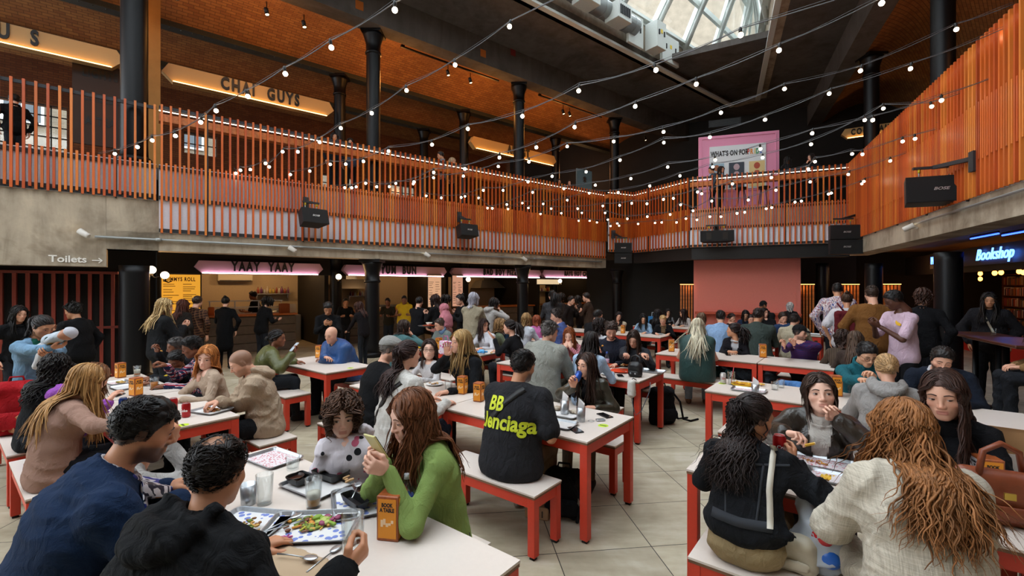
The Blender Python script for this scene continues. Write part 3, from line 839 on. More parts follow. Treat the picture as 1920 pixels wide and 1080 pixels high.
def make_hair(P, rng, hair, hcol, hlen, curl, hN, sh, chest, nb, w, pf, head, Rh, hs, lod, root, wl, spread=1.):
 if hair in ('bald', 'buzz', 'none'): return
 hm = hairmat(hcol); cat_ = Cat(); one = np.ones(3)
 def toW(V): return head + hs * (np.asarray(V) @ Rh.T)
 big = {'short': .012, 'curlyshort': .018, 'crop': .007, 'bob': .012, 'long': .011, 'pony': .009, 'bun': .009, 'curly': .022, 'bunlow': .009, 'braid': .009, 'thin': .008, 'puffs': .016}[hair]
 S = Sdf(); S.ell(CR_C + np.array([0, -.001, .002]), CR_R + big*(.34 if hair in ('long', 'bob', 'curly') else .62))
 if hair in ('short', 'curlyshort'): S.ell((0, .012, .062), (.064, .07, .052 + big), k=.03)
 if hair == 'curly': S.ell((0, -.02, .03), (.088, .1, .098), k=.03)
 fr = .0 if hair != 'thin' else .012
 def cut(X, Y, Z):
  zl = np.interp(Y - fr, ZL_Y, ZL_Z) + 0*X
  z = (zl - Z) + 0*X - .002*np.sin(X*190)
  return np.maximum(z, .046 - np.sqrt(X**2 + (Y+.045)**2 + (Z-.118)**2)) if hair == 'thin' else z
 amp = {'short': .004, 'curlyshort': .008, 'curly': .012}.get(hair, .0018)
 V, Q = hair_shell(S, (.0045, .006, .009, .012)[lod], cut, amp, rng, 190 if hair.startswith('curly') else 120)
 if len(V): cat_.add(toW(V), Q, one)
 R3 = P['k']['R3']; f3 = R3[:, 1]; sphs = [(sh[q], .068*w + pf) for q in 'LR'] + [(P['k']['waist'], .13*w + pf)]
 mids = [(nb + R3 @ np.array([0, -.005, -.06]), np.array([.17*w, .098*w + pf + .012, .085])), (chest, np.array([.19*w + pf, .118*w + pf + .014, .2])), (P['k']['waist'], np.array([.17*w + pf, .117*w + pf + .01, .2]))]
 upn = Rh.T
 def push(p, layer):
  q = (p - head) @ Rh / hs
  for c, r in ((CR_C, CR_R), (np.array([0, .03, -.035]), np.array([.067, .064, .09])), (np.array([0, -.03, -.12]), np.array([.056, .056, .1]))):
   e = (q - c) / (r + layer[:, None]); m = np.linalg.norm(e, axis=1); ins = m < 1
   q[ins] = c + (q[ins] - c) / m[ins, None]
   if r is CR_R:
    hug = (m > 1.02) & (m < 1.5) & (q[:, 2] > -.035); q[hug] = c + (q[hug] - c) / (1 + (m[hug, None] - 1)*.25)
  loose = (q[:, 2] < -.04) & (q[:, 2] > -.2) & (np.abs(q[:, 0]) > .078); q[loose, 0] *= .965
  face = (q[:, 1] > .035) & (np.abs(q[:, 0]) < .062) & (q[:, 2] < .055) & (q[:, 2] > -.2)
  q[face, 0] = np.where(q[face, 0] >= 0, 1, -1) * (.062 + layer[face])
  p = head + hs * (q @ Rh.T)
  for c, r in sphs:
   d = p - c; m = np.linalg.norm(d, axis=1); rr = r + layer*.6; ins = m < rr
   p[ins] = c + d[ins] / m[ins, None] * rr[ins, None]
  for c, r in mids:   # slide straight out of the back or chest, so the strands stay spread
   d = (p - c) @ R3; e = (d[:, 0]/r[0])**2 + (d[:, 2]/r[2])**2; dep = r[1]*np.sqrt(np.clip(1 - e, 0, 1)) + layer*.5
   ins = (e < 1) & (np.abs(d[:, 1]) < dep); sg = np.where(d[:, 1] > .03, 1, -1); p[ins] += np.outer((sg*dep - d[:, 1])[ins], f3)
  return p
 def scalp_pts(n, filt=None):
  out = []
  while len(out) < n:
   v = unit(rng.normal(size=3)); q = CR_C + v * (CR_R + .004)
   if q[2] > hairline(q[1]) + .004 and (filt is None or filt(q)): out.append(q)
  return np.array(out)
 N0 = (640, 300, 130, 56)[lod]; wd = (.0058, .0086, .0135, .022)[lod]
 if hair in ('long', 'bob', 'curly', 'braid') or hair == 'puffs':
  n = int(N0 * hN); q = scalp_pts(n)
  m = int(n * .5); py = rng.uniform(-.085, .062, m); px_ = rng.normal(scale=.012, size=m) + np.where(rng.rand(m) > .5, .006, -.006)
  pz = CR_C[2] + (CR_R[2] + .006) * np.sqrt(np.maximum(1 - (px_/CR_R[0])**2 - ((py - CR_C[1])/CR_R[1])**2, .02))
  q[:m] = np.stack([px_, py, pz], 1); part = .0
  d = np.stack([np.where(q[:, 0] + part*0 >= 0, 1, -1) * np.clip((q[:, 1] + .075)/.06, .08, 1) * (.3 + .35*np.abs(q[:, 0])/.07), -.5 - 3.*np.clip(-q[:, 1], -.05, .1), -.35 - 4*np.clip(.06 - q[:, 2], 0, .1)], 1)
  nrm = (q - CR_C) / CR_R**2; nrm /= np.linalg.norm(nrm, axis=1)[:, None]
  d -= nrm * (d*nrm).sum(1)[:, None]; d /= np.linalg.norm(d, axis=1)[:, None]
  layer = rng.uniform(.003, .012 if hair != 'curly' else .035, n)
  ln = (hlen * rng.uniform(.8, 1.08, n)) * (1 if True else 1)
  ln = ln + np.clip(q[:, 2] - .02, 0, .1) * .8
  V, Q = locks(rng, toW(q), d @ Rh.T, ln, (14 + (10 if curl else 0)) if lod < 2 else 10, lambda p: push(p, layer), grav=.5, stiff=.66, curl=curl, wl=wl, wid=wd, jit=.05, drift=.1*spread)
  cat_.add(V, Q, one)
 elif hair in ('pony', 'bun', 'bunlow'):
  tie = {'pony': np.array([0, -.115, .045]), 'bun': np.array([0, -.085, .095]), 'bunlow': np.array([0, -.115, -.01])}[hair]
  n = int(N0*.6); q = scalp_pts(n); d = tie - q; dist = np.linalg.norm(d, axis=1)
  nrm = (q - CR_C) / CR_R**2; nrm /= np.linalg.norm(nrm, axis=1)[:, None]
  # strands hug the skull on the way to the tie
  seg = 6; pts = []
  for t in np.linspace(0, 1, seg+1):
   m = q*(1-t) + tie*t; e = (m - CR_C) / (CR_R + .008); L = np.linalg.norm(e, axis=1)
   m = np.where((L < 1)[:, None], CR_C + (m - CR_C) / L[:, None], m); pts.append(m)
  Pp = np.array(pts); tt = np.linspace(0, 1, seg+1)
  T = np.gradient(Pp, axis=0); T /= np.linalg.norm(T, axis=2)[..., None] + 1e-9
  nn = (Pp - CR_C); nn /= np.linalg.norm(nn, axis=2)[..., None]; sd = np.cross(T, nn); sd /= np.linalg.norm(sd, axis=2)[..., None] + 1e-9
  ww = wd * (1 - .5*tt)[:, None, None] * (.7 + .6*rng.rand(n))[None, :, None]
  ringv = np.stack([Pp + sd*ww, Pp + nn*ww*.3, Pp - sd*ww, Pp - nn*ww*.5], 2).transpose(1, 0, 2, 3).reshape(-1, 3)
  b = (np.arange(n)*(seg+1)*4)[:, None, None]; i = (np.arange(seg)*4)[None, :, None]; k = np.arange(4)[None, None, :]
  Q = np.stack(np.broadcast_arrays(b+i+k, b+i+(k+1) % 4, b+i+4+(k+1) % 4, b+i+4+k), -1).reshape(-1, 4)
  cat_.add(toW(ringv), Q, one)
  if hair == 'pony':
   m = int(N0*.75*hN); st_ = toW(tie + rng.normal(scale=.009, size=(m, 3))); d0 = np.tile(Rh @ np.array([0, -.8, .15]), (m, 1)) + rng.normal(scale=.25, size=(m, 3))
   layer = rng.uniform(.004, .02, m)
   V, Q = locks(rng, st_, d0, hlen*rng.uniform(.7, 1.1, m), (18 if curl else 10) if lod < 2 else 6, lambda p: push(p, layer), grav=.4, stiff=.75, curl=curl, wl=wl, wid=wd*1.1, jit=.07)
   cat_.add(V, Q, one)
  else:
   mb = MB()
   for kq in range(26 if lod < 2 else 10):
    ax = unit(rng.normal(size=3)); u = unit(np.cross(ax, (0.1, .2, 1))); v2 = np.cross(ax, u); r = .027*rng.uniform(.75, 1.)
    c0 = tie + unit(tie - CR_C)*.016
    a0 = rng.uniform(0, 6); mb.tube([c0 + (u*math.cos(a)+v2*math.sin(a))*r*(1+.1*math.sin(3*a)) for a in np.linspace(a0, a0+4.2, 9)], [.004]+[.009]*7+[.004], 5)
   cat_add_mb(cat_, mb, toW, np.ones((len(mb.v), 3)))
 elif hair in ('short', 'curlyshort', 'crop', 'thin') and lod < 3:
  n = int(N0 * (1.5 if lod < 2 else 1));
  q = scalp_pts(n, (lambda p: p[2] > .05 or rng.rand() < .45) if hair != 'thin' else (lambda p: (p[2] < .085 or rng.rand() < .25)))
  d = np.stack([np.where(q[:, 0] > .0, .4, -.3) + rng.normal(scale=.25, size=n), np.where(q[:, 1] > .03, .45, -.35), .35 - 8*np.clip(.05 - q[:, 2], 0, .1)], 1)
  nrm = (q - CR_C) / CR_R**2; nrm /= np.linalg.norm(nrm, axis=1)[:, None]
  d = d - nrm * (d*nrm).sum(1)[:, None]; d /= np.linalg.norm(d, axis=1)[:, None] + 1e-6; d += nrm * (.08 if hair != 'curlyshort' else .4)
  layer = np.full(n, .006); off = big*.6
  ln = np.where(q[:, 2] > .06, .036, .02) * (1.5 if hair == 'curlyshort' else .6 if hair == 'crop' else 1)
  V, Q = locks(rng, toW(q + nrm*off), d @ Rh.T, ln, 4, lambda p: p, grav=.12, stiff=.9, curl=.006 if hair == 'curlyshort' else 0, wl=.03, wid=wd*.55, jit=.08 if hair != 'curlyshort' else .12)
  cat_.add(V, Q, one)
 if cat_.n:
  P['hair'] = link('hair', cat_.mesh('hair'), hm, root)
def hair_shell(S, vox, cut, amp, rng, fq):
 ph = rng.uniform(0, 6, 6)
 def c2(X, Y, Z):
  d = cut(X, Y, Z)
  return d
 V, Q = S.mesh(vox, k=.02, cut=c2, smooth=1)
 if len(V) and amp:
  n = V - CR_C; n /= np.linalg.norm(n, axis=1)[:, None]
  x, y, z = V.T
  a = np.sin(fq*x + ph[0] + 1.7*np.sin(fq*.6*z + ph[1])) * np.sin(fq*.8*y + ph[2] + 1.5*np.sin(fq*.5*x + ph[3]))
  V = V + n * (amp * a)[:, None]
 return V, Q
def make_hat(P, hat, head, Rh, hs, lod, root):
 kind, col = hat[0], hat[1]
 vox = (.0045, .006, .009, .012)[lod]
 def toW(V): return head + hs * (np.asarray(V) @ Rh.T)
 S = Sdf()
 if kind in ('cap', 'flatcap', 'beanie'):
  S.ell(CR_C + np.array([0, 0, .006]), CR_R + .014)
  if kind == 'flatcap': S.ell((0, .02, .075), (.088, .105, .04), k=.03)
  lim = .052 if kind != 'beanie' else .035
  V, Q = S.mesh(vox, k=.02, cut=lambda X, Y, Z: lim - .25*Y*0 - Z - .18*np.minimum(Y, 0)*0 + 0*X - (0.35*np.maximum(-Y, 0) if kind == 'beanie' else .25*np.maximum(-Y, 0)))
  c = Cat(); c.add(toW(V), Q, np.ones(3))
  if kind in ('cap', 'flatcap'):
   S = Sdf(); S.ell((0, .105 if kind == 'cap' else .1, .045), (.07, .07 if kind == 'cap' else .035, .007), Rx(-12)); V, Q = S.mesh(vox, k=.01); c.add(toW(V), Q, np.ones(3))
  link('cap' if kind != 'beanie' else 'beanie', c.mesh('cap'), cloth(col, 'cotton'), root)
 elif kind == 'hijab':
  S.ell(CR_C + np.array([0, -.004, .0]), CR_R + .016); S.ell((0, .012, -.045), (.078, .075, .1), k=.04)
  S.ell((0, .105, -.012), (.052, .07, .074), k=.012, sub=True)
  nb = (P['nb'] if 'nb' in P else P['k']['nb']); V, Q = S.mesh(vox, k=.03); V = toW(V)
  S2 = Sdf(); a = P['k']['nb']; S2.cone(toW([(0, -.02, -.08)])[0], a + np.array([0, 0, -.06]), .08, .12, flat=(1, 0, 0), fs=1.25); S2.cone(a + np.array([0, 0, -.06]), P['k']['chest'] + np.array([0, 0, -.02]), .12, .13, flat=(1, 0, 0), fs=1.4, k=.05)
  V2, Q2 = S2.mesh(max(vox, .012), k=.05, folds=.006, seed=4)
  c = Cat(); c.add(V, Q, np.ones(3)); c.add(V2, Q2, np.ones(3)); link('headscarf', c.mesh('headscarf'), cloth(col, 'cotton'), root)
def make_glasses(H, spec, root, hs, Rh):
 col = spec if isinstance(spec, str) else '#15120f'
 mb = MB()
 for sg in (-1, 1):
  mb.tube([H((sg*.033 + .0235*math.cos(a), .0995 - .004*abs(math.cos(a)) - .006*(sg*math.cos(a) > 0)*abs(math.cos(a)), -.004 + .0185*math.sin(a))) for a in np.linspace(0, 2*math.pi, 15)[:-1]], .0017, 5, closed=True)
  mb.tube([H((sg*.056, .09, .001)), H((sg*.072, .05, .003)), H((sg*.079, -.01, .004))], .0014, 5)
 mb.tube([H((-.0105, .0985, .0)), H((0, .101, .003)), H((.0105, .0985, .0))], .0015, 5)
 mb.build('glasses', plain(col, .35), root)
 # ------------------------------------------------------------------ the hall
def V2(p, z=0.): return (float(p[0]), float(p[1]), z)
UA = np.array([-.785, .620]); VB = np.array([.620, .785])      # long / short direction of the tables
def W(a, b): return UA*a + VB*b
TROT = math.atan2(-.62, .785)
PL, DL, NL = np.array([-3.607, 11.8]), np.array([.7776, .6287]), np.array([.6287, -.7776])
PR, DR, NR_ = np.array([9.93, 13.4]), np.array([-.414, -.910]), np.array([-.910, .414])
def Lp(t, off=0.): return PL + DL*t - NL*off          # off > 0: behind the balcony front
def Rp(s, off=0.): return PR + DR*s - NR_*off
def atx(P, D, x, off_n=0.):                           # parameter along a plan line where it crosses image column x
 k = (x - 960)/F; P = np.asarray(P); return (k*P[1] - P[0])/(D[0] - k*D[1])
def Lx(x, off=0.): return atx(Lp(0, off), DL, x)
def Rx_(x, off=0.): return atx(Rp(0, off), DR, x)
def m_concrete(name, c, sc=1., stain=.5):
 n = N(name); v = n.co('Object')
 a = n.noise(v, 1.3*sc, 6, .6, .4); b = n.noise(n.co('Object', (1, 1, .18)), 3.2*sc, 5, .65, .8); d = n.noise(v, 30*sc, 4)
 k = n.math('ADD', n.math('MULTIPLY', a, .5), n.math('MULTIPLY', b, .5))
 cc = lin(c)
 g = n.noise(v, .55*sc, 5, .7, .6)
 base = n.ramp(k, [(.34, [x*(1-stain)*q for x, q in zip(cc, (1, .9, .8))]), (.5, cc), (.66, [min(1, x*1.35) for x in cc])])
 base = n.mix(n.math('MULTIPLY', n.math('GREATER_THAN', g, .0), n.ramp_f(g, .52, .7)), base, [x*.42*q for x, q in zip(cc, (1, .88, .75))])
 n.base(n.mix(n.math('MULTIPLY', d, .25), base, [x*.6 for x in cc]))
 n.set(Roughness=.85); n.bump(n.math('ADD', k, n.math('MULTIPLY', d, .2)), .35, .02); return n.m
def m_floor():
 n = N('stone_paving'); v = n.co('Object', (1, 1, 1), (0, 0, math.radians(-7)))
 br = n.new('ShaderNodeTexBrick'); br.inputs['Scale'].default_value = 1.
 br.inputs['Mortar Size'].default_value = .0035; br.inputs['Brick Width'].default_value = .70; br.inputs['Row Height'].default_value = .63; br.inputs['Bias'].default_value = 0
 br.offset = 0.; br.inputs['Color1'].default_value = (*lin('#b8b1a2'), 1); br.inputs['Color2'].default_value = (*lin('#cbc4b3'), 1); br.inputs['Mortar'].default_value = (*lin('#2c2823'), 1)
 n.l.new(v, br.inputs['Vector'])
 a = n.noise(n.co('Object'), 1.6, 6, .6, .5); b = n.noise(n.co('Object', (1, 4, 1), (0, 0, .6)), 2.2, 4)
 k = n.math('ADD', n.math('MULTIPLY', a, .6), n.math('MULTIPLY', b, .4))
 n.base(n.mix(.75, br.outputs['Color'], n.ramp(k, [(.3, '#7f786b'), (.5, '#b3ac9d'), (.7, '#d8d2c2')]), 'MULTIPLY'))
 n.l.new(n.mix(1., br.outputs['Color'], n.ramp(k, [(.3, '#b4ac9a'), (.5, '#dcd6c8'), (.7, '#ffffff')]), 'MULTIPLY'), n.b.inputs['Base Color'])
 n.set(Roughness=.62); n.bump(n.math('ADD', n.math('MULTIPLY', br.outputs['Fac'], -1), n.math('MULTIPLY', a, .3)), .25, .006); return n.m
def m_brick(name, c1, c2, mortar, sx=1.):
 n = N(name); br = n.new('ShaderNodeTexBrick'); br.inputs['Scale'].default_value = sx
 br.inputs['Brick Width'].default_value = .225; br.inputs['Row Height'].default_value = .075; br.inputs['Mortar Size'].default_value = .006
 br.inputs['Color1'].default_value = (*lin(c1), 1); br.inputs['Color2'].default_value = (*lin(c2), 1); br.inputs['Mortar'].default_value = (*lin(mortar), 1)
 c = n.new('ShaderNodeTexCoord'); n.l.new(c.outputs['UV'], br.inputs['Vector'])
 a = n.noise(n.co('Object'), 2.5, 5); n.base(n.mix(n.math('MULTIPLY', a, .7), br.outputs['Color'], [x*.35 for x in lin(c1)]))
 n.set(Roughness=.9); n.bump(n.math('MULTIPLY', br.outputs['Fac'], -1), .5, .01); return n.m
def m_wood(name, c, sc=1., rough=.5, axis='z', islands=False):
 n = N(name); cc = lin(c)
 s = {'z': (22, 22, 1.2), 'x': (1.2, 22, 22), 'y': (22, 1.2, 22)}[axis]
 g = n.noise(n.co('Object', tuple(q*sc for q in s)), 1, 5, .6, .8)
 col = n.ramp(g, [(.3, [x*.6 for x in cc]), (.6, cc), (.8, [min(1, x*1.25) for x in cc])])
 if islands:
  ge = n.new('ShaderNodeNewGeometry')
  col = n.mix(.72, col, n.ramp(ge.outputs['Random Per Island'], [(0, '#9a3a12'), (.3, '#c4551a'), (.55, '#d66c22'), (.8, '#e08a34'), (1, '#b04a16')]))
 n.base(col); n.set(Roughness=rough); n.bump(g, .12, .003); return n.m
MAT = {}
def mats():
 MAT.update(
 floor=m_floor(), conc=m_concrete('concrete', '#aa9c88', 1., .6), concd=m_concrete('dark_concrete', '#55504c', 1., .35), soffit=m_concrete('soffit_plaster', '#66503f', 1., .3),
 vault=m_brick('brick_vault', '#a0683a', '#bd8248', '#6a4a2c'), brickext=m_brick('facade_brick', '#7d705f', '#8d7f6c', '#968a78'),
 slat=m_wood('slat_timber', '#c4551f', 1., .45, 'z', True), oak=m_wood('oiled_timber', '#cf7a38', 1., .45, 'x'),
 iron=plain('#0a0a0c', .42, 0, 'black_iron'), irong=plain('#3f4747', .5, .3, 'grey_iron', .2), charcoal=plain('#26272b', .6, 0, 'charcoal_paint'),
 panel=plain('#dadde6', .55, 0, 'grey_panel', .06), red=plain('#c83c26', .42, 0, 'red_paint', .04), white=plain('#d2c6bc', .38, 0, 'laminate', .02),
 ply=m_wood('ply_edge', '#7d5a42', 2., .6, 'x'), rubber=plain('#0c0c0d', .7), steel=plain('#b8bcc0', .32, .9, 'steel', .1, .03, 60),
 galv=plain('#a4a8a8', .45, .6, 'galvanised'), wsteel=plain('#c9cec9', .5, 0, 'white_steel', .08), black=plain('#0b0b0c', .55), dark=plain('#15120f', .8, 0, 'dark_wall', .3, 0, 2),
 redwall=plain('#c8281c', .6, 0, 'red_wall'), warm=plain('#a5793f', .8, 0, 'warm_plaster', .15, .1, 3), cream=plain('#c9b79a', .8, 0, 'cream_tile', .06), pink=plain('#dd8fae', .6, 0, 'pink_board', .03),
 salmon=plain('#ec8a7a', .6, 0, 'salmon_board', .04), glass=glass(), screen=plain('#0a0c10', .12, 0, 'phone_glass'), lam=plain('#6a625a', .6, 0, 'counter_boards', .2, .1, 8))
 MAT['iron'].node_tree.nodes['Principled BSDF'].inputs['Specular IOR Level'].default_value = .25
def uvbox(me, sc=1.):   # box-projected UVs in metres, for the brick bond
 uv = me.uv_layers.new(name='uv')
 for p in me.polygons:
  n = p.normal
  for li in p.loop_indices:
   c = me.vertices[me.loops[li].vertex_index].co
   if abs(n.z) > .6: q = (c.x*DL[0] + c.y*DL[1], c.x*DL[1] - c.y*DL[0])
   else:
    t = Vector((-n.y, n.x)); t = t.normalized() if t.length > 1e-6 else Vector((1, 0)); q = (c.x*t.x + c.y*t.y, c.z)
   uv.data[li].uv = (q[0]*sc, q[1]*sc)
def S_(o): o['kind'] = 'structure'; return o
def strip(name, m, P, z0, z1, th, tag_=True, parent=None):
 """vertical slab along the plan polyline P, thickness th to its right side"""
 mb = MB()
 for a, b in zip(P[:-1], P[1:]):
  a, b = np.asarray(a), np.asarray(b); d = (b-a)/np.linalg.norm(b-a); n = np.array([d[1], -d[0]])*th
  mb.prism([a, b, b+n, a+n], z0, z1)
 o = mb.build(name, m, parent); return S_(o) if tag_ else o
def poly(name, m, P, z0, z1):
 return S_(MB().prism([tuple(p) for p in P], z0, z1).build(name, m))
def column(p, z0, z1, r, label, cap=True):
 root = empty('iron_column', V2(p, z0), 0, label, 'column', 'cast iron columns')
 h = z1 - z0; mb = MB(); mb.lathe([(r*1.04, 0), (r, .3), (r, h-.45), (r*1.02, h-.3)], n=24); mb.build('shaft', MAT['iron'], root)
 mb = MB(); mb.lathe([(r*1.3, 0), (r*1.3, .1), (r*1.05, .14)], n=24); mb.build('base_ring', MAT['iron'], root)
 if cap:
  mb = MB(); mb.lathe([(r, h-.62), (r*1.16, h-.6), (r*1.16, h-.56), (r*1.02, h-.54), (r*1.05, h-.34), (r*1.38, h-.14), (r*1.5, h-.08)], n=24); mb.box((0, 0, h-.04), (r*2.9, r*2.9, .08)); mb.build('capital', MAT['iron'], root)
 return root
def letters(parent, txt, m, o, x, z, size, xs=.62, bold=.012, depth=.012, name='lettering', space=1.25):
 return text(name, txt, m, frame(o, x, z), parent, size=size, bold=bold*size/.3, depth=depth, xs=xs, space=space)
def sign(P0, P1, zb, zt, txt, tpos, col, glow, label, tsize, gname='lit fascia signs'):
 """wedge-ended fascia sign between two plan points, lit from below"""
 P0, P1 = np.asarray(P0), np.asarray(P1); L = np.linalg.norm(P1-P0); d = (P1-P0)/L; h = zt - zb
 root = empty('fascia_sign', V2(P0, zb), math.atan2(d[1], d[0]), label, 'sign', gname)
 e = h*.5; mb = MB()
 pr = [(0, h*.5), (e, 0), (L-e, 0), (L, h*.5), (L-e*.6, h), (e*.6, h)]
 vs = [(x, -.1, z) for x, z in pr] + [(x, .1, z) for x, z in pr]; k = len(pr)
 mb.add(vs, [tuple(range(k)), tuple(range(2*k-1, k-1, -1))] + [((i+1) % k, i, k+i, k+(i+1) % k) for i in range(k)])
 n = N('sign_face'); n.base(col); n.set(Roughness=.5)
 mb.build('fascia', n.m, root)
 mb = MB(); mb.box((L/2, -.15, .0), (L-2*e, .02, .02)); mb.build('light_strip', emit(glow, 14), root)
 mb = MB(); mb.box((L/2, -.13, -.02), (L-2*e, .09, .015)); mb.build('ledge', plain(col, .5), root)
 letters(root, txt, MAT['black'], (L*tpos, -.125, h*.55), (1, 0, 0), (0, -1, 0), tsize, space=1.35)
 return root
def balustrade(P, name, label, levels, step, seed, led=True, wood=True, panel_z=None, dens=1.):
 """levels(t) -> (z_top, z_mid_top, z_mid_bottom, z_bottom); slats run along the plan polyline P facing its right side"""
 rg = random.Random(seed); P = [np.asarray(p) for p in P]
 root = empty('balustrade', V2(P[0], 0), 0, label, 'balustrade'); o = Vector(V2(P[0], 0))
 longs, shorts, pan, rails, posts, leds, hand = MB(), MB(), MB(), MB(), [], MB(), MB()
 t0 = 0
 for a, b in zip(P[:-1], P[1:]):
  L = np.linalg.norm(b-a); d = (b-a)/L; n = np.array([d[1], -d[0]]); R = Matrix.Rotation(math.atan2(d[1], d[0]), 3, 'Z')
  def at(t, off, z): q = a + d*t + n*off; return Vector((q[0], q[1], z)) - o
  k = 0; t = step*.3
  while t < L:
   zt, zm, zn, zb = levels(t0 + t)
   longs.box(at(t, .03, (zt+zb)/2), (.037, .045, zt-zb), R)
   if t + step/2 < L: shorts.box(at(t+step/2, .03, (zm+zn)/2 + rg.uniform(-.012, .012)), (.036, .045, zm-zn), R)
   t += step; k += 1
   # straight pieces share the levels of their middle; split where the levels jump
  br = [0]; q = 0
  while q < L:
   if levels(t0+q) != levels(t0+min(q+.1, L)): br.append(q+.05)
   q += .1
  br.append(L)
  for u0, u1 in zip(br[:-1], br[1:]):
   zt, zm, zn, zb = levels(t0 + (u0+u1)/2); mid = (u0+u1)/2; l = u1-u0
   pan.box(at(mid, -.03, (zm-.03+zb)/2), (l, .015, zm-.03-zb), R)
   for z in (zm-.09, zn+.05, zb+.05): rails.box(at(mid, -.005, z), (l, .03, .07), R)
   rails.box(at(mid, -.005, zt-.05), (l, .035, .06), R)
   if led: leds.box(at(mid, -.04, zt-.105), (l, .012, .016), R)
   if wood: hand.box(at(mid, -.12, zt-.24), (l, .2, .15), R)
  u = .8
  while u < L:
   zt, zm, zn, zb = levels(t0+u); posts.append(MB()); posts[-1].box(at(u, -.02, (zt+zb)/2-.03), (.03, .06, zt-zb-.02), R); u += step*13.
  t0 += L
 longs.build('long_slats', MAT['slat'], root); shorts.build('short_slats', MAT['slat'], root); pan.build('backing_panel', MAT['panel'], root)
 rails.build('dark_rails', MAT['charcoal'], root); [q.build('post', MAT['charcoal'], root) for q in posts]
 if led: leds.build('led_strip', emit('#fff0d8', 5), root)
 if wood: hand.build('timber_handrail', MAT['oak'], root)
 return root
def build_room():
 mats()
 poly('floor', MAT['floor'], [(-22, -7), (22, -7), (22, 32), (-22, 32)], -.1, 0)
 # ---- left balcony slab, beam and outer wall
 t0, t1 = -13.5, 9.3
 STEP_T, CONC_T = -5.14, -4.36
 mb = MB()
 mb.prism([Lp(STEP_T), Lp(t1), Lp(t1, .45), Lp(STEP_T, .45)], 2.575, 2.93)
 mb.prism([Lp(CONC_T, .06), Lp(t1, .06), Lp(t1, .45), Lp(CONC_T, .45)], 2.92, 4.25)
 mb.prism([Lp(t0), Lp(STEP_T), Lp(STEP_T, .45), Lp(t0, .45)], 2.24, 3.56)
 mb.prism([Lp(STEP_T-.01), Lp(CONC_T), Lp(CONC_T, .45), Lp(STEP_T-.01, .45)], 2.575, 3.56)
 S_(mb.build('trim_balcony_beam', MAT['conc']))
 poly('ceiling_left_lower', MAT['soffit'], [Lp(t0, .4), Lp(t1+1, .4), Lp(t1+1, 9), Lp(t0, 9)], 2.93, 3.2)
 poly('floor_left_upper', MAT['lam'], [Lp(t0, .4), Lp(t1+6, .4), Lp(t1+6, 9), Lp(t0, 9)], 4.05, 4.3)
 # brick arches over the upper floor: shallow barrel vaults between iron beams
 for i in range(3):
  o0, o1 = .35 + 2.75*i, .35 + 2.75*(i+1); mb = MB(); K = 10; vs = []; fs = []
  for j in range(K+1):
   q = j/K; off = o0 + (o1-o0)*q; z = 8.62 + .62*math.sin(math.pi*q)
   for tt in (t0, t1+7): vs.append(V2(Lp(tt, off), z))
  for j in range(K): fs.append((2*j, 2*j+1, 2*j+3, 2*j+2))
  mb.add(vs, fs, True); ob = S_(mb.build('ceiling_left_vault', MAT['vault'])); uvbox(ob.data)
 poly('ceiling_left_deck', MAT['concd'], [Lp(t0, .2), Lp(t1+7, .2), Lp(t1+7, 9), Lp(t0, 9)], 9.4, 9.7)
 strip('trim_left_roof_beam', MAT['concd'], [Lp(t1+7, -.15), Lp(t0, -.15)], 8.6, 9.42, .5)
 for i in (1, 2):
  off = .35 + 2.75*i; root = empty('iron_beam', V2(Lp(0, off), 8.45), math.atan2(DL[1], DL[0]), ['', 'riveted iron beam along the brick vaults, over the nearer inner columns', 'riveted iron beam along the brick vaults, farthest from the balcony front'][i], 'beam')
  mb = MB(); mb.box((1.5, 0, 0), (29, .3, .03)); mb.box((1.5, 0, .22), (29, .04, .42)); mb.build('girder', MAT['irong'], root)
  mb = MB()
  for k in range(-50, 60): mb.sphere((k*.24, -.09, -.02), .018, 6, 4)
  mb.build('rivets', MAT['irong'], root)
  # outer wall with windows upstairs
 OW = 8.4
 wins = [(-9.0, -6.45, 5.5, 7.45), (-3.47, -2.49, 6.6, 7.35), (1.2, 2.6, 5.2, 6.6), (4.2, 5.6, 5.2, 6.6)]
 mb = MB(); cur = t0
 for a, b, z0, z1 in wins:
  mb.prism([Lp(cur, OW), Lp(a, OW), Lp(a, OW+.4), Lp(cur, OW+.4)], 0, 9.6)
  mb.prism([Lp(a, OW), Lp(b, OW), Lp(b, OW+.4), Lp(a, OW+.4)], 0, z0); mb.prism([Lp(a, OW), Lp(b, OW), Lp(b, OW+.4), Lp(a, OW+.4)], z1, 9.6); cur = b
 mb.prism([Lp(cur, OW), Lp(t1+8, OW), Lp(t1+8, OW+.4), Lp(cur, OW+.4)], 0, 9.6)
 ob = S_(mb.build('wall_left', m_brick('inner_brick', '#6e3d20', '#83502a', '#4a3020'))); uvbox(ob.data)
 for i, (a, b, z0, z1) in enumerate(wins):
  root = empty('window_%d' % (i+1), V2(Lp(a, OW+.1), z0), math.atan2(DL[1], DL[0])); root['kind'] = 'structure'
  mb = MB(); w, h = b-a, z1-z0
  for x in np.linspace(0, w, max(3, int(w/.32)+1)): mb.box((x, .05, h/2), (.03, .05, h))
  for z in np.linspace(0, h, max(3, int(h/.3)+1)): mb.box((w/2, .05, z), (w, .05, .03))
  mb.build('glazing_bars', MAT['iron'], root); mb = MB(); mb.box((w/2, .08, h/2), (w, .01, h)); mb.build('pane', MAT['glass'], root)
  # ---- right balcony
 s0, s1 = -.4, 15.
 mb = MB(); mb.prism([Rp(s1), Rp(s0), Rp(s0, .5), Rp(s1, .5)], 2.78, 3.2); mb.prism([Rp(s1, .06), Rp(s0, .06), Rp(s0, .5), Rp(s1, .5)], 3.19, 4.25); S_(mb.build('trim_right_beam', MAT['conc']))
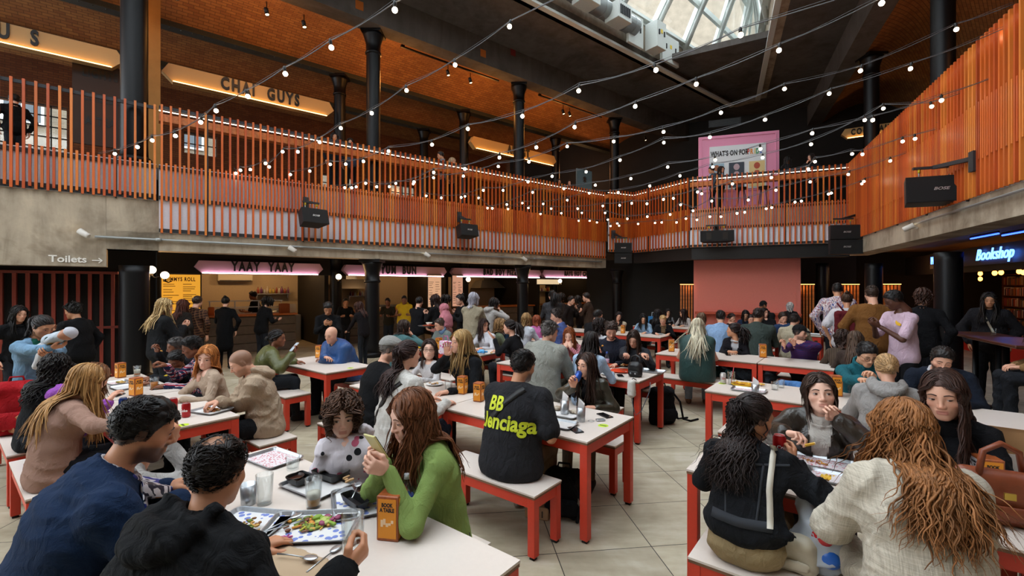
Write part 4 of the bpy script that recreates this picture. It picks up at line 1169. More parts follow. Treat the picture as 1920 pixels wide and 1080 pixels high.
 poly('ceiling_right_lower', MAT['soffit'], [Rp(s1, .4), Rp(s0-5, .4), Rp(s0-5, 7), Rp(s1, 7)], 3.15, 3.4)
 poly('floor_right_upper', MAT['lam'], [Rp(s1, .4), Rp(s0-6, .4), Rp(s0-6, 7), Rp(s1, 7)], 4.05, 4.3)
 strip('trim_right_roof_beam', MAT['concd'], [Rp(s1, -.15), Rp(s0-8, -.15)], 8.6, 9.42, .5)
 for i in range(2):
  o0, o1 = .35+2.9*i, .35+2.9*(i+1); mb = MB(); K = 10; vs = []; fs = []
  for j in range(K+1):
   q = j/K
   for tt in (s1, s0-8): vs.append(V2(Rp(tt, o0+(o1-o0)*q), 8.62+.62*math.sin(math.pi*q)))
  for j in range(K): fs.append((2*j, 2*j+1, 2*j+3, 2*j+2))
  mb.add(vs, fs, True); ob = S_(mb.build('ceiling_right_vault', MAT['vault'])); uvbox(ob.data)
 poly('ceiling_right_deck', MAT['concd'], [Rp(s1, .2), Rp(s0-8, .2), Rp(s0-8, 7), Rp(s1, 7)], 9.4, 9.7)
 root = empty('iron_beam', V2(Rp(0, 3.25), 8.45), math.atan2(DR[1], DR[0]), 'riveted iron beam under the vaults above the right balcony', 'beam')
 mb = MB(); mb.box((3, 0, 0), (24, .3, .03)); mb.box((3, 0, .22), (24, .04, .42)); mb.build('girder', MAT['irong'], root)
 strip('wall_right', MAT['dark'], [Rp(s0-9, 6.2), Rp(s1+2, 6.2)], 0, 9.6, -.3)
 # ---- far balcony
 FA = [(3.60, 17.02), (4.667, 17.58), (5.93, 15.1), (9.93, 13.4)]
 FA = [np.array(p) for p in FA]
 back = np.array([.381, .925])
 mb = MB(); mb.prism([FA[1]+back*.1, FA[2]+back*.1, FA[3]+back*.1, FA[3]+back*.5, FA[2]+back*.5, FA[1]+back*.6], 2.75, 4.25); S_(mb.build('trim_far_beam', MAT['black']))
 poly('ceiling_far_lower', MAT['dark'], [FA[1]+back*.4, FA[2]+back*.4, FA[3]+back*.4, FA[3]+back*9, FA[0]+back*9], 2.95, 3.2)
 poly('floor_far_upper', MAT['lam'], [FA[0]+back*.6, FA[1]+back*.3, FA[2]+back*.3, FA[3]+back*.3, FA[3]+back*9, FA[0]+back*9], 4.05, 4.3)
 strip('wall_far', MAT['dark'], [FA[0]+back*6+np.array([-6, 2.4]), FA[3]+back*6+np.array([7, -2.9])], 0, 9.6, -.3)
 strip('wall_far_lower', MAT['dark'], [np.array([3.2, 19.6]), np.array([12.2, 16.2])], 0, 3.0, -.2)
 # ---- ceiling slab round the skylight
 e0 = Lp(-14, -2.4); apex_l = Lp(Lx(1373, -2.4), -2.4); apex_r = Rp(Rx_(1421, -2.1), -2.1); r0 = Rp(16.5, -2.1)
 CZ = 9.4
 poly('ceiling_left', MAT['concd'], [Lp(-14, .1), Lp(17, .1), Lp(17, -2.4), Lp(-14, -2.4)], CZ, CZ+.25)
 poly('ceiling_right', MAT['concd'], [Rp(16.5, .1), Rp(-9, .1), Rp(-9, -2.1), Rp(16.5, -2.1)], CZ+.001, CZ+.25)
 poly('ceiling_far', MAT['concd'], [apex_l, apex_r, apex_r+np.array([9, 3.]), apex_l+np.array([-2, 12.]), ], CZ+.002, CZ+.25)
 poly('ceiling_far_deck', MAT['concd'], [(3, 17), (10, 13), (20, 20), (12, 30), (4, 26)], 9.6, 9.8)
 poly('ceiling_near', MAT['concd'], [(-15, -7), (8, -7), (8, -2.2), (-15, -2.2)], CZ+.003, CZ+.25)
 S_(MB().box((0, -6, 4.8), (40, .3, 9.6)).build('wall_near', MAT['conc']))
 # skylight well, white steel roof and glass
 mb = MB(); th = .3
 for a, b in ((e0, apex_l), (apex_l, apex_r), (apex_r, r0)):
  d = (b-a)/np.linalg.norm(b-a); n = np.array([-d[1], d[0]])*th; mb.prism([a, b, b+n, a+n], CZ, 10.6)
 S_(mb.build('trim_skylight_kerb', MAT['conc']))
 return FA, (e0, apex_l, apex_r, r0)
 # ------------------------------------------------------------------ tables and benches
def slab_top(mb_white, mb_edge, L, D, z, t=.028):
 mb_white.box((L/2, D/2, z-.006), (L, D, .012)); mb_edge.box((L/2, D/2, z-.012-(t-.012)/2), (L-.004, D-.004, t-.012))
def frame_legs(root, L, D, z, lw, rail):
 mb = MB(); i = .004
 for y in (i+lw/2, D-i-lw/2): mb.box((L/2, y, z-rail/2), (L-2*lw, lw*.8, rail))
 for x in (i+lw/2, L-i-lw/2): mb.box((x, D/2, z-rail/2), (lw*.8, D-2*lw, rail))
 mb.build('apron', MAT['red'], root)
 for x in (i+lw/2, L-i-lw/2):
  for y in (i+lw/2, D-i-lw/2):
   mb = MB(); mb.box((x, y, (z+.02)/2), (lw, lw, z-.02), bev=.004); lg = mb.build('leg', MAT['red'], root)
   mb = MB(); mb.lathe([(lw*.46, 0), (lw*.46, .018), (lw*.3, .021)], (x, y, 0), 4, Matrix.Rotation(math.pi/4, 3, 'Z')); mb.build('foot', MAT['rubber'], lg)
def table(a1, b0, L, D, label):
 """a1: the end of larger a; runs towards smaller a"""
 root = empty('dining_table', V2(W(a1, b0)), TROT, label, 'table', 'red framed canteen tables')
 w, e = MB(), MB(); slab_top(w, e, L, D, TABLE_Z); w.build('tabletop', MAT['white'], root); e.build('edge_band', MAT['ply'], root)
 frame_legs(root, L, D, TABLE_Z-.028, .062, .075); return root
def bench(a1, b0, L, label, D=.345):
 root = empty('bench', V2(W(a1, b0)), TROT, label, 'bench', 'red framed benches')
 w, e = MB(), MB(); slab_top(w, e, L, D, .45); w.build('seat', MAT['white'], root); e.build('edge_band', MAT['ply'], root)
 frame_legs(root, L, D, .422, .058, .07); return root
def build_furniture():
 T = table; B = bench
 T(3.31, .70, 2.17, .80, 'red framed white table nearest the camera, covered with food trays')
 T(5.86, .86, 1.52, .80, 'red framed white table with two red cans and a nacho tray')
 T(7.40, .86, 1.52, .80, 'red framed white table where the man in the plaid shirt sits')
 T(7.05, 3.15, 1.50, .72, 'red framed white table between green bomber woman and bald man in blue')
 T(3.14, 2.93, 1.52, .82, 'red framed white table with two phones lying at its free end')
 T(4.67, 2.93, 1.52, .82, 'red framed white table with two orange boxes before the blonde woman in black')
 T(4.36, 5.15, 2.20, .82, 'red framed white table with orange plates and a black camera bag hanging over it')
 T(7.15, 5.33, 2.15, .82, 'red framed white table littered with pink party things')
 T(1.43, 5.18, 1.52, .80, 'red framed white table with chips, can and straw glass near its end')
 T(-.10, 5.18, 1.52, .80, 'red framed white table under the arms of the navy sweater man')
 T(.905, 2.88, 1.52, .80, 'red framed white table with metal trays, at the front right')
 T(-.62, 2.88, 1.60, .80, 'red framed white table at the right edge, holding a brown handbag')
 T(2.86, 7.50, 1.52, .80, 'red framed white table beside the woman in the green padded vest')
 T(1.33, 7.50, .92, .80, 'red framed white table carrying an orange box before the cap man in purple')
 T(6.75, 9.85, 1.54, .78, 'red framed white table in front of the cream coat woman')
 T(5.20, 9.85, 1.55, .78, 'red framed white table where the denim jacket girl eats')
 T(3.05, 9.95, 1.54, .78, 'red framed white table behind the light blue shirt man')
 T(5.35, 12.3, 1.55, .75, 'red framed white table farthest back, left of the salmon wall')
 T(2.1, 12.3, 1.19, .75, 'red framed white table with a tray at its end, by the striped shirt man')
 T(5.60, 7.62, 1.54, .78, 'red framed white table hidden behind the woman in the white top')
 B(2.78, 2.525, .98, 'bench under the man in the black lettered t shirt')
 B(4.55, 2.48, 1.40, 'bench under the white jacket woman with dark wavy hair')
 B(4.5, 3.76, 2.7, 'bench behind the middle table, under the blonde woman in black')
 B(3.20, 1.58, 1.53, 'bench under the woman in the green cardigan')
 B(3.3, .12, 2.1, 'bench nearest the camera, under the man in the navy sweater')
 B(5.5, .38, 1.06, 'bench at left edge under the woman in the beige sweater')
 B(7.2, .38, 1.5, 'bench at the far left with a brown handbag on it')
 B(5.4, 1.80, 1.11, 'bench under the man in the beige hoodie')
 B(7.3, 1.76, 1.75, 'bench under the man in the plaid shirt')
 B(7.0, 2.79, 1.10, 'bench under the woman in the green bomber jacket')
 B(7.0, 3.80, 1.40, 'bench under the bald man in the blue coat')
 B(.768, 2.47, 1.30, 'bench under the woman in the black denim jacket', .36)
 B(-.55, 2.47, 1.50, 'bench at the bottom right under the woman with ginger hair', .36)
 B(.8, 3.71, 2.6, 'bench under the woman in the brown leather jacket')
 B(4.2, 4.70, 1.9, 'bench under the man in the pale grey jacket')
 B(4.15, 6.02, 1.9, 'bench under the man eating in the dark navy jacket')
 B(1.2, 4.78, 2.4, 'bench under the woman in the grey hoodie with a low bun')
 B(1.2, 6.06, 2.4, 'bench under the man in the teal fleece')
 B(6.9, 4.86, 1.9, 'bench on the near side of the pink party table')
 B(6.9, 6.24, 1.9, 'bench on the far side of the pink party table')
 B(3.10, 7.10, 1.62, 'bench under the woman in the green padded vest')
 B(1.2, 7.10, 1.3, 'bench piled with dark coats behind the chips table')
 B(2.7, 8.40, 1.3, 'bench under the woman in the black blazer with a bushy ponytail')
 B(1.2, 8.36, .95, 'bench under the cap man in purple stripes')
 B(6.6, 10.66, 2.9, 'bench on the far side of the denim girl table')
 B(3.0, 9.48, 2.6, 'bench under the light blue shirt man')
 B(2.3, 11.48, 1.4, 'bench in front of the farthest right table')
 B(5.5, 7.22, 1.4, 'bench under the woman in the white top with blonde hair')
 B(4.80, 5.72, .5, 'short bench between two tables, under the woman with the braid')
 B(5.6, 8.42, 1.5, 'bench under the man in black sitting sideways')
 B(5.3, 11.42, 1.4, 'bench under the black haired woman beside the blue bag')
 B(5.4, 13.14, 1.8, 'bench on the far side of the farthest left table')
 B(3.0, 12.34, .8, 'short bench under two women beyond the light blue shirt')
 B(2.9, 13.08, 1.1, 'bench farthest back before the salmon wall')
 B(1.45, 10.18, .5, 'short bench under the man in the cream jacket')
 B(.46, 7.52, .6, 'short bench under the two brown haired women at the right')
 B(2.6, 14.16, .6, 'short bench under the man in the black cap at the salmon wall')
 B(4.0, 6.64, .8, 'short bench under the woman with bushy dark curls')
 # ------------------------------------------------------------------ galleries, stalls, signs, lights
def pix(x, y, Y): return Vector(((x-960)/F*Y, Y, HC + (HY-y)/F*Y))
def onplan(P0, P1, x):
 P0, P1 = np.asarray(P0), np.asarray(P1); t = atx(P0, P1-P0, x); return P0 + (P1-P0)*t
WARM = '#ffb867'
def lamp_or_fill_light(loc, power, col, r=.08, name='lamp_or_fill_light', parent=None):
 l = bpy.data.lights.new(name, 'POINT'); l.energy = power; l.color = lin(col); l.shadow_soft_size = r
 o = bpy.data.objects.new(name, l); COL.objects.link(o); o.location = loc
 if parent: o.parent = parent
 return o
def galleries(FA):
 balustrade([Lp(-13.5, -.02), Lp(-4.4, -.02)], 'balustrade', 'orange slatted balustrade over the stained concrete wall at the left', lambda t: (5.44, 4.32, 3.60, 3.56), .148, 3, led=False, wood=False)
 balustrade([Lp(-4.36, -.02), Lp(9.3, -.02)], 'balustrade', 'long orange slatted balustrade of the left balcony with lit handrail', lambda t: (5.47, 4.32, 3.58, 2.93), .145, 4)
 balustrade(FA, 'balustrade', 'orange slatted balustrade of the far balcony before the pink board', lambda t: (5.47, 4.42, 3.72, 3.15), .145, 5)
 balustrade([Rp(.05, -.02), Rp(14.8, -.02)], 'balustrade', 'orange slatted balustrade of the right balcony with a big loudspeaker', lambda t: (5.47, 4.55, 3.72, 3.2), .118, 6)
 # columns
 for x, r, d in ((252, .24, 'stout black iron column at the left beside the yellow menu board'), (698, .185, 'black iron column in front of the middle of the left balcony'), (980, .185, 'black iron column left of the hot chicken stall'), (1157, .18, 'black iron column at the corner beside two lit wall lamps')):
  column(Lp(Lx(x, .3), .3), 0, 2.58, r, d + ', ground floor', x != 252)
 for x, r, d in ((252, .22, 'stout black iron column on the upper floor between two lit signs'), (700, .18, 'black iron column on the upper floor, right of the two word cream sign'), (973, .18, 'black iron column on the upper floor in front of the third lit sign'), (1152, .18, 'black iron column at the far end of the left upper floor')):
  column(Lp(Lx(x, .32), .32), 4.3, 8.62, r, d)
 for x, d in ((630, 'pink signs'), (870, 'pizza stall'), (1040, 'chicken stall')):
  column(Lp(Lx(x, 3.0), 3.0), 0, 2.93, .17, 'black iron column standing against the %s under the left balcony' % d)
 for x, d in ((637, 'left of the middle strings'), (870, 'behind the strings'), (1042, 'beside the tiled doorway')):
  column(Lp(Lx(x, 3.1), 3.1), 4.3, 8.45, .17, 'black iron column in the second upstairs row, ' + d)
 column(Lp(Lx(795, 5.85), 5.85), 4.3, 8.45, .17, 'black iron column deepest in the left upper floor')
 column(Rp(Rx_(1778, .3), .3), 0, 2.79, .2, 'stout black iron column in front of the blue neon sign', False)
 column(Rp(Rx_(1638, .3), .3), 0, 2.79, .2, 'black iron column behind the man in the brown sweater', False)
 column(Rp(Rx_(1768, .55), .55), 4.3, 8.62, .19, 'black iron column rising behind the right balustrade, nearer one')
 column(Rp(Rx_(1634, .55), .55), 4.3, 8.62, .19, 'black iron column rising behind the right balustrade, farther one')
 column(Rp(Rx_(1561, .8), .8), 4.3, 8.62, .19, 'black iron column right of the pink board upstairs')
 column(np.array([10.6, 15.6]), 0, 2.95, .19, 'black iron column at the far right corner of the ground floor', False)
 # fascia signs, upstairs and down
 def sg(x0, x1, off, zb, zt, txt, tp, col, glow, lab, ts, grp): sign(Lp(Lx(x0, off), off), Lp(Lx(x1, off), off), zb, zt, txt, tp, col, glow, lab, ts, grp)
 up = 'lit cream fascia signs upstairs'; dn = 'lit pink fascia signs over the stalls'
 sg(-140, 233, 2.7, 6.92, 7.36, 'U  S', (Lx(36,2.7)-Lx(-140,2.7))/(Lx(233,2.7)-Lx(-140,2.7)), '#bd9a62', '#ffc070', 'lit cream sign cut off by the left edge, upstairs', .44, up)
 sg(303, 624, 2.7, 6.92, 7.36, 'CHAI  GUYS', .53, '#bd9a62', '#ffc070', 'lit cream two word sign right of the stout column upstairs', .44, up)
 sg(880, 1040, 2.7, 6.98, 7.42, 'ARNGT', .52, '#bd9a62', '#ffc070', 'lit cream sign behind a column, right of the upstairs strings', .44, up)
 sg(364, 604, 2.75, 2.21, 2.53, 'YAAY  YAAY', .5, '#b893a4', '#ffd8e6', 'widest lit pink sign, over the first stall from the left', .34, dn)
 sg(641, 835, 2.75, 2.21, 2.53, 'YUM  BUN', .5, '#b893a4', '#ffd8e6', 'lit pink sign partly hidden behind the middle ground floor column', .34, dn)
 sg(845, 1012, 2.75, 2.22, 2.53, 'BAD BOY PIZZA', .52, '#b893a4', '#ffd8e6', 'lit pink three word sign over the pizza stall', .31, dn)
 sg(1014, 1138, 2.75, 2.24, 2.55, 'RAYS HOT CHICKEN', .55, '#b893a4', '#ffd8e6', 'lit pink sign over the chicken stall, farthest of the row', .29, dn)
 P0, P1 = np.array([12.24, 17.]), np.array([13.75, 16.1])
 sign(P0, P1, 7.3, 7.66, 'COCKTAILS', .52, '#bd9a62', '#ffc070', 'lit cream sign behind the columns of the right upper floor', .3, up)
 # wall sign TOILETS
 o = Lp(Lx(139), -.012);
 r = empty('wall_sign', V2(o, 2.36), math.atan2(DL[1], DL[0]), 'white painted Toilets lettering with arrow on the stained concrete', 'sign')
 letters(r, 'Toilets', plain('#e8e4dc', .6), (-.08, 0, .0), (1, 0, 0), (0, -1, 0), .17, xs=1.05, bold=.006, depth=.002, space=1.)
 mb = MB(); mb.bar((.24, 0, -.01), (.38, 0, -.01), .004, .016); mb.bar((.33, 0, .035), (.38, 0, -.01), .004, .016); mb.bar((.33, 0, -.055), (.38, 0, -.01), .004, .016); mb.build('arrow', plain('#e8e4dc', .6), r)
def wood_screen():
 a, b = Lp(Lx(272, 2.3), 2.3), Lp(Lx(301, 2.3), 2.3); strip('wall_pier', MAT['warm'], [a, b], 4.3, 8.7, -.3)
 a, b = Lp(-13, .9), Lp(Lx(222, .9), .9); d = (b-a)/np.linalg.norm(b-a); L = np.linalg.norm(b-a); n = np.array([d[1], -d[0]])
 S_(MB().prism([a, b, b-n*.1, a-n*.1], 0, 2.24).build('wall_slat_screen', MAT['dark']))
 root = empty('slatted_screen', V2(a), math.atan2(d[1], d[0]), 'slatted timber screen, red light in its colour, under the concrete wall at the left', 'screen')
 mb = MB(); x = .1
 while x < L: mb.box((x, -.07, 1.08), (.055, .12, 2.1)); x += .17
 mb.build('battens', m_wood('timber_red_light_tint', '#8a3020', 1, .5, 'z'), root); mb = MB(); mb.box((L/2, -.08, 2.14), (L, .16, .05)); mb.box((L/2, -.12, 1.05), (L, .03, .05)); mb.build('top_rail', m_wood('timber_red_light_tint', '#7a281a', 1, .5, 'x'), root)  # the red light on the screen is put into the timber colour
 a, b = Lp(Lx(1190, 3.6), 3.6), Lp(Lx(1300, 3.6), 3.6)
def globe(loc, r, label, power=6, wall=None):
 root = empty('globe_lamp', loc, 0, label, 'lamp', 'glowing globe lamps')
 mb = MB(); mb.sphere((0, 0, 0), r, 16, 12); mb.build('globe', emit('#ffe3b8', 9), root)
 mb = MB(); mb.tube([(0, 0, -r*.9), (0, 0, -r-.06)], r*.4, 10); w = wall if wall is not None else (.0, .2)
 mb.tube([(0, 0, -r-.05), (w[0]*.5, w[1]*.5, -r-.08), (w[0], w[1], -r-.05)], .012, 6); mb.build('holder', MAT['iron'], root)
 lamp_or_fill_light(Vector(loc) + Vector((-w[0]*.8, -w[1]*.8, 0)), power, '#ffc27a', .1)
def stalls():
 off = 3.0; ang = math.atan2(DL[1], DL[0])
 def box_l(mb, t0, t1, o0, o1, z0, z1): mb.prism([Lp(t0, o0), Lp(t1, o0), Lp(t1, o1), Lp(t0, o1)], z0, z1)
 mb = MB(); box_l(mb, Lx(300, 6.2), Lx(1150, 6.2), 6.2, 6.3, 0, 2.93); S_(mb.build('wall_kitchen', MAT['cream']))
 mb = MB(); box_l(mb, -13, Lx(300, 4.6), 4.6, 4.7, 0, 2.93); S_(mb.build('wall_left_passage', MAT['dark']))
 mb = MB()
 for x in (300, 612, 838, 1010, 1140): t = Lx(x, 3.1); box_l(mb, t-.06, t+.06, 3.1, 6.2, 0, 2.93)
 S_(mb.build('wall_stall_partitions', MAT['dark']))
 # header over each opening
 mb = MB(); box_l(mb, Lx(300, 3), Lx(1140, 3), 2.98, 3.06, 2.2, 2.93); S_(mb.build('trim_stall_header', MAT['dark']))
 # counters: front of grey boards, timber worktop
 for x0, x1, lab in ((378, 555, 'stall counter clad in grey boards of the first stall from the left'), (645, 780, 'stall counter clad in grey boards just right of the middle column'), (850, 1000, 'stall counter in front of the pizza kitchen'), (1030, 1130, 'stall counter of the hot chicken stall')):
  a = Lp(Lx(x0, 3.3), 3.3); b = Lp(Lx(x1, 3.3), 3.3); L = np.linalg.norm(b-a)
  r = empty('stall_counter', V2(a), ang, lab, 'counter', 'stall counters under the left balcony')
  mb = MB()
  for k in range(4): mb.box((L/2, .3, .13+.25*k), (L, .6, .235))
  mb.build('front_boards', MAT['lam'], r); mb = MB(); mb.box((L/2, .28, 1.045), (L+.06, .72, .05)); mb.build('worktop', MAT['oak'], r)
  # back shelves with bottles
 rg = random.Random(5)
 for x0, x1, z, lab in ((480, 545, 1.62, 'first stall'), (655, 690, 1.5, 'second stall'), (1000, 1035, 1.6, 'chicken stall')):
  a = Lp(Lx(x0, 5.9), 5.9); b = Lp(Lx(x1, 5.9), 5.9); L = np.linalg.norm(b-a)
  r = empty('wall_shelf', V2(a, z), ang, 'steel shelf on the kitchen wall of the ' + lab, 'shelf', 'kitchen wall shelves')
  MB().box((L/2, .12, -.015), (L, .3, .03)).build('board', MAT['steel'], r)
  mb = MB(); mb.box((.06, .2, -.1), (.03, .1, .15)); mb.box((L-.06, .2, -.1), (.03, .1, .15)); mb.build('bracket', MAT['steel'], r)
  k = 0; x = .08
  while x < L-.05:
   h = rg.uniform(.16, .26); rr = rg.uniform(.03, .042); q = a + DL*x - NL*.1
   bt = empty('bottle', V2(q, z), 0, 'bottle in the row standing on the kitchen shelf of the ' + lab, 'bottle', 'bottles on the shelf of the ' + lab)
   MB().lathe([(rr, 0), (rr, h*.6), (rr*.4, h*.78), (rr*.4, h*.95)], n=10).build('glass_body', plain(rg.choice(['#e8e0d8', '#7a3f78', '#c9d0d4', '#d8c060', '#a44a3a']), .3), bt)
   MB().lathe([(rr*.46, h*.95), (rr*.46, h)], n=8).build('cap', plain(rg.choice(['#222222', '#c03030', '#e8e8e8']), .4), bt)
   x += rr*2 + .02; k += 1
   # extractor hoods, air conditioner, range
 for x, lab in ((660, 'second stall'), (915, 'pizza kitchen')):
  c = Lp(Lx(x, 5.6), 5.6); r = empty('extractor_hood', V2(c, 1.78), ang, 'steel extractor hood hanging at the back of the ' + lab, 'hood')
  MB().add([(-.7, -.4, 0), (.7, -.4, 0), (.7, .4, 0), (-.7, .4, 0), (-.4, -.1, .35), (.4, -.1, .35), (.4, .4, .35), (-.4, .4, .35)], [(3, 2, 1, 0), (4, 5, 6, 7), (0, 1, 5, 4), (1, 2, 6, 5), (2, 3, 7, 6), (3, 0, 4, 7)]).build('canopy', MAT['steel'], r)
  MB().box((0, .2, .7), (.4, .3, .7)).build('flue', MAT['steel'], r)
 c = Lp(Lx(441, 6), 6.0); r = empty('air_conditioner', V2(c, 2.02), ang, 'white wall air conditioner above the first stall kitchen', 'air conditioner')
 MB().box((0, 0, .14), (1.0, .22, .27), bev=.03).build('casing', plain('#d8d2c0', .5), r); MB().box((0, -.1, .03), (.9, .03, .03)).build('louvre', MAT['charcoal'], r)
 for x, lab in ((430, 'first stall'), (515, 'first stall, right part'), (730, 'second stall'), (950, 'pizza kitchen'), (1075, 'chicken stall')):
  c = Lp(Lx(x, 5.7), 5.7); r = empty('kitchen_range', V2(c), ang, 'steel kitchen range against the back wall of the ' + lab, 'range', 'kitchen ranges')
  MB().box((0, 0, .45), (1.5, .7, .9), bev=.01).build('cabinet', MAT['steel'], r); MB().box((0, .3, 1.0), (1.5, .05, .25)).build('splashback', MAT['steel'], r)
  for k in range(3): MB().lathe([(.12, 0), (.13, .15), (.125, .15), (.11, .01)], (-.45+.45*k, 0, .9), 14).build('cooking_pot', MAT['steel'], r)
  # heated display, till and box on the first counter
 def on_counter(x, o=3.5): return V2(Lp(Lx(x, o), o), 1.07)
 r = empty('display_rack', on_counter(410), ang, 'low steel pass rack on the first stall counter', 'rack')
 mb = MB()
 for z in (.0, .18, .36): mb.box((.7, .1, z+.02), (1.9, .04, .025))
 for x in (-.2, .4, 1., 1.6): mb.box((x, .1, .19), (.03, .03, .38))
 mb.build('rails', MAT['steel'], r)
 for x, c, lab, d in ((533, '#8e4a1e', 'brown cardboard carton on the first stall counter', (.26, .2, .28)), (548, '#d8cfc0', 'white card menu stand on the first stall counter', (.2, .03, .26)), (396, '#c86a28', 'orange card box at the left of the first counter', (.14, .1, .22)), (745, '#d8a050', 'small card tray on the second stall counter', (.4, .25, .06))):
  r = empty('carton', on_counter(x), ang, lab, 'box'); MB().box((0, 0, d[2]/2), d, bev=.006).build('sides', plain(c, .7), r); MB().box((0, 0, d[2]+.004), (d[0]*.7, d[1]*.7, .006)).build('lid', plain(c, .6), r)
  # menu boards
 def board(x, zc, w, h, o, c, lab, lines, ink='#4a2a1a', head=None):
  q = Lp(Lx(x, o), o); r = empty('menu_board', V2(q, zc), ang, lab, 'menu board', 'lit menu boards')
  MB().box((0, .03, 0), (w+.06, .04, h+.06)).build('frame', MAT['charcoal'], r)
  m = N('menu_print'); m.base(c); m.set(Roughness=.6); m.b.inputs['Emission Color'].default_value = (*lin(c), 1); m.b.inputs['Emission Strength'].default_value = .9
  MB().box((0, 0, 0), (w, .02, h)).build('print', m.m, r); mb = MB(); rg = random.Random(x)
  for col in range(2):
   z = h*.5-.24
   while z > -h*.5+.08:
    ww = rg.uniform(.2, .4)*w; mb.box((-w*.46+col*w*.5+ww/2, -.012, z), (ww, .004, .014)); z -= rg.uniform(.04, .1)
  mb.build('printed_lines', plain(ink, .7), r)
  if head: letters(r, head, plain(ink, .7), (0, -.012, h*.5-.12), (1, 0, 0), (0, -1, 0), .13, depth=.002)
 board(340, 1.66, .78, 1.0, 2.55, '#d99a30', 'tall yellow lit menu board at the left stall', 8, head='JIMMYS ROLL')
 board(815, 1.7, .5, 1.1, 2.6, '#c9a080', 'pale lit menu board right of the second stall', 8)
 board(858, 1.7, .42, 1.1, 2.6, '#c09078', 'pinkish lit menu board left of the pizza stall', 8)
 board(1124, 1.75, .42, .95, 2.6, '#d8c8b0', 'white lit menu board of the hot chicken stall', 8, '#a03028')
 board(1030, 2.05, 1.4, .2, 2.62, '#e0c8a0', 'long lit strip board under the chicken sign', 3, '#b03028')
 # globe lamps in front
 for x, y, r, lab in ((284, 506, .085, 'glowing globe lamp beside the stout left column'), (309, 516, .08, 'smaller glowing globe lamp over the yellow menu'), (635, 519, .075, 'glowing globe lamp below the gap of the first two signs'), (878, 524, .075, 'glowing globe lamp in front of the pizza stall'), (1050, 527, .075, 'glowing globe lamp in front of the chicken stall'), (1145, 525, .075, 'glowing globe lamp left of the corner column'), (1168, 530, .075, 'glowing globe lamp right of the corner column')):
  q = Lp(Lx(x, 1.2), 1.2); p = pix(x, y, q[1]); globe(p, r, lab, 14)
 for x in (400, 480, 560, 690, 780, 900, 970, 1060, 1110):
  q = Lp(Lx(x, 4.6), 4.6); lamp_or_fill_light(V2(q, 2.6), 26 if x < 500 else 18, '#ffc98a', .12)
  # warm wall past the corner column and dark screen
 a, b = Lp(Lx(1150, 1.9), 1.9), Lp(Lx(1216, 1.9), 1.9)
 strip('wall_corner', MAT['warm'], [a, b], 0, 2.93, -.15)
 a, b = Lp(Lx(1216, 2.2), 2.2), np.array([7.0, 18.2])
 strip('wall_corner_slats', m_wood('brown_boards', '#5a2f1c', .6, .6, 'z'), [a, b], 0, 2.93, -.15)
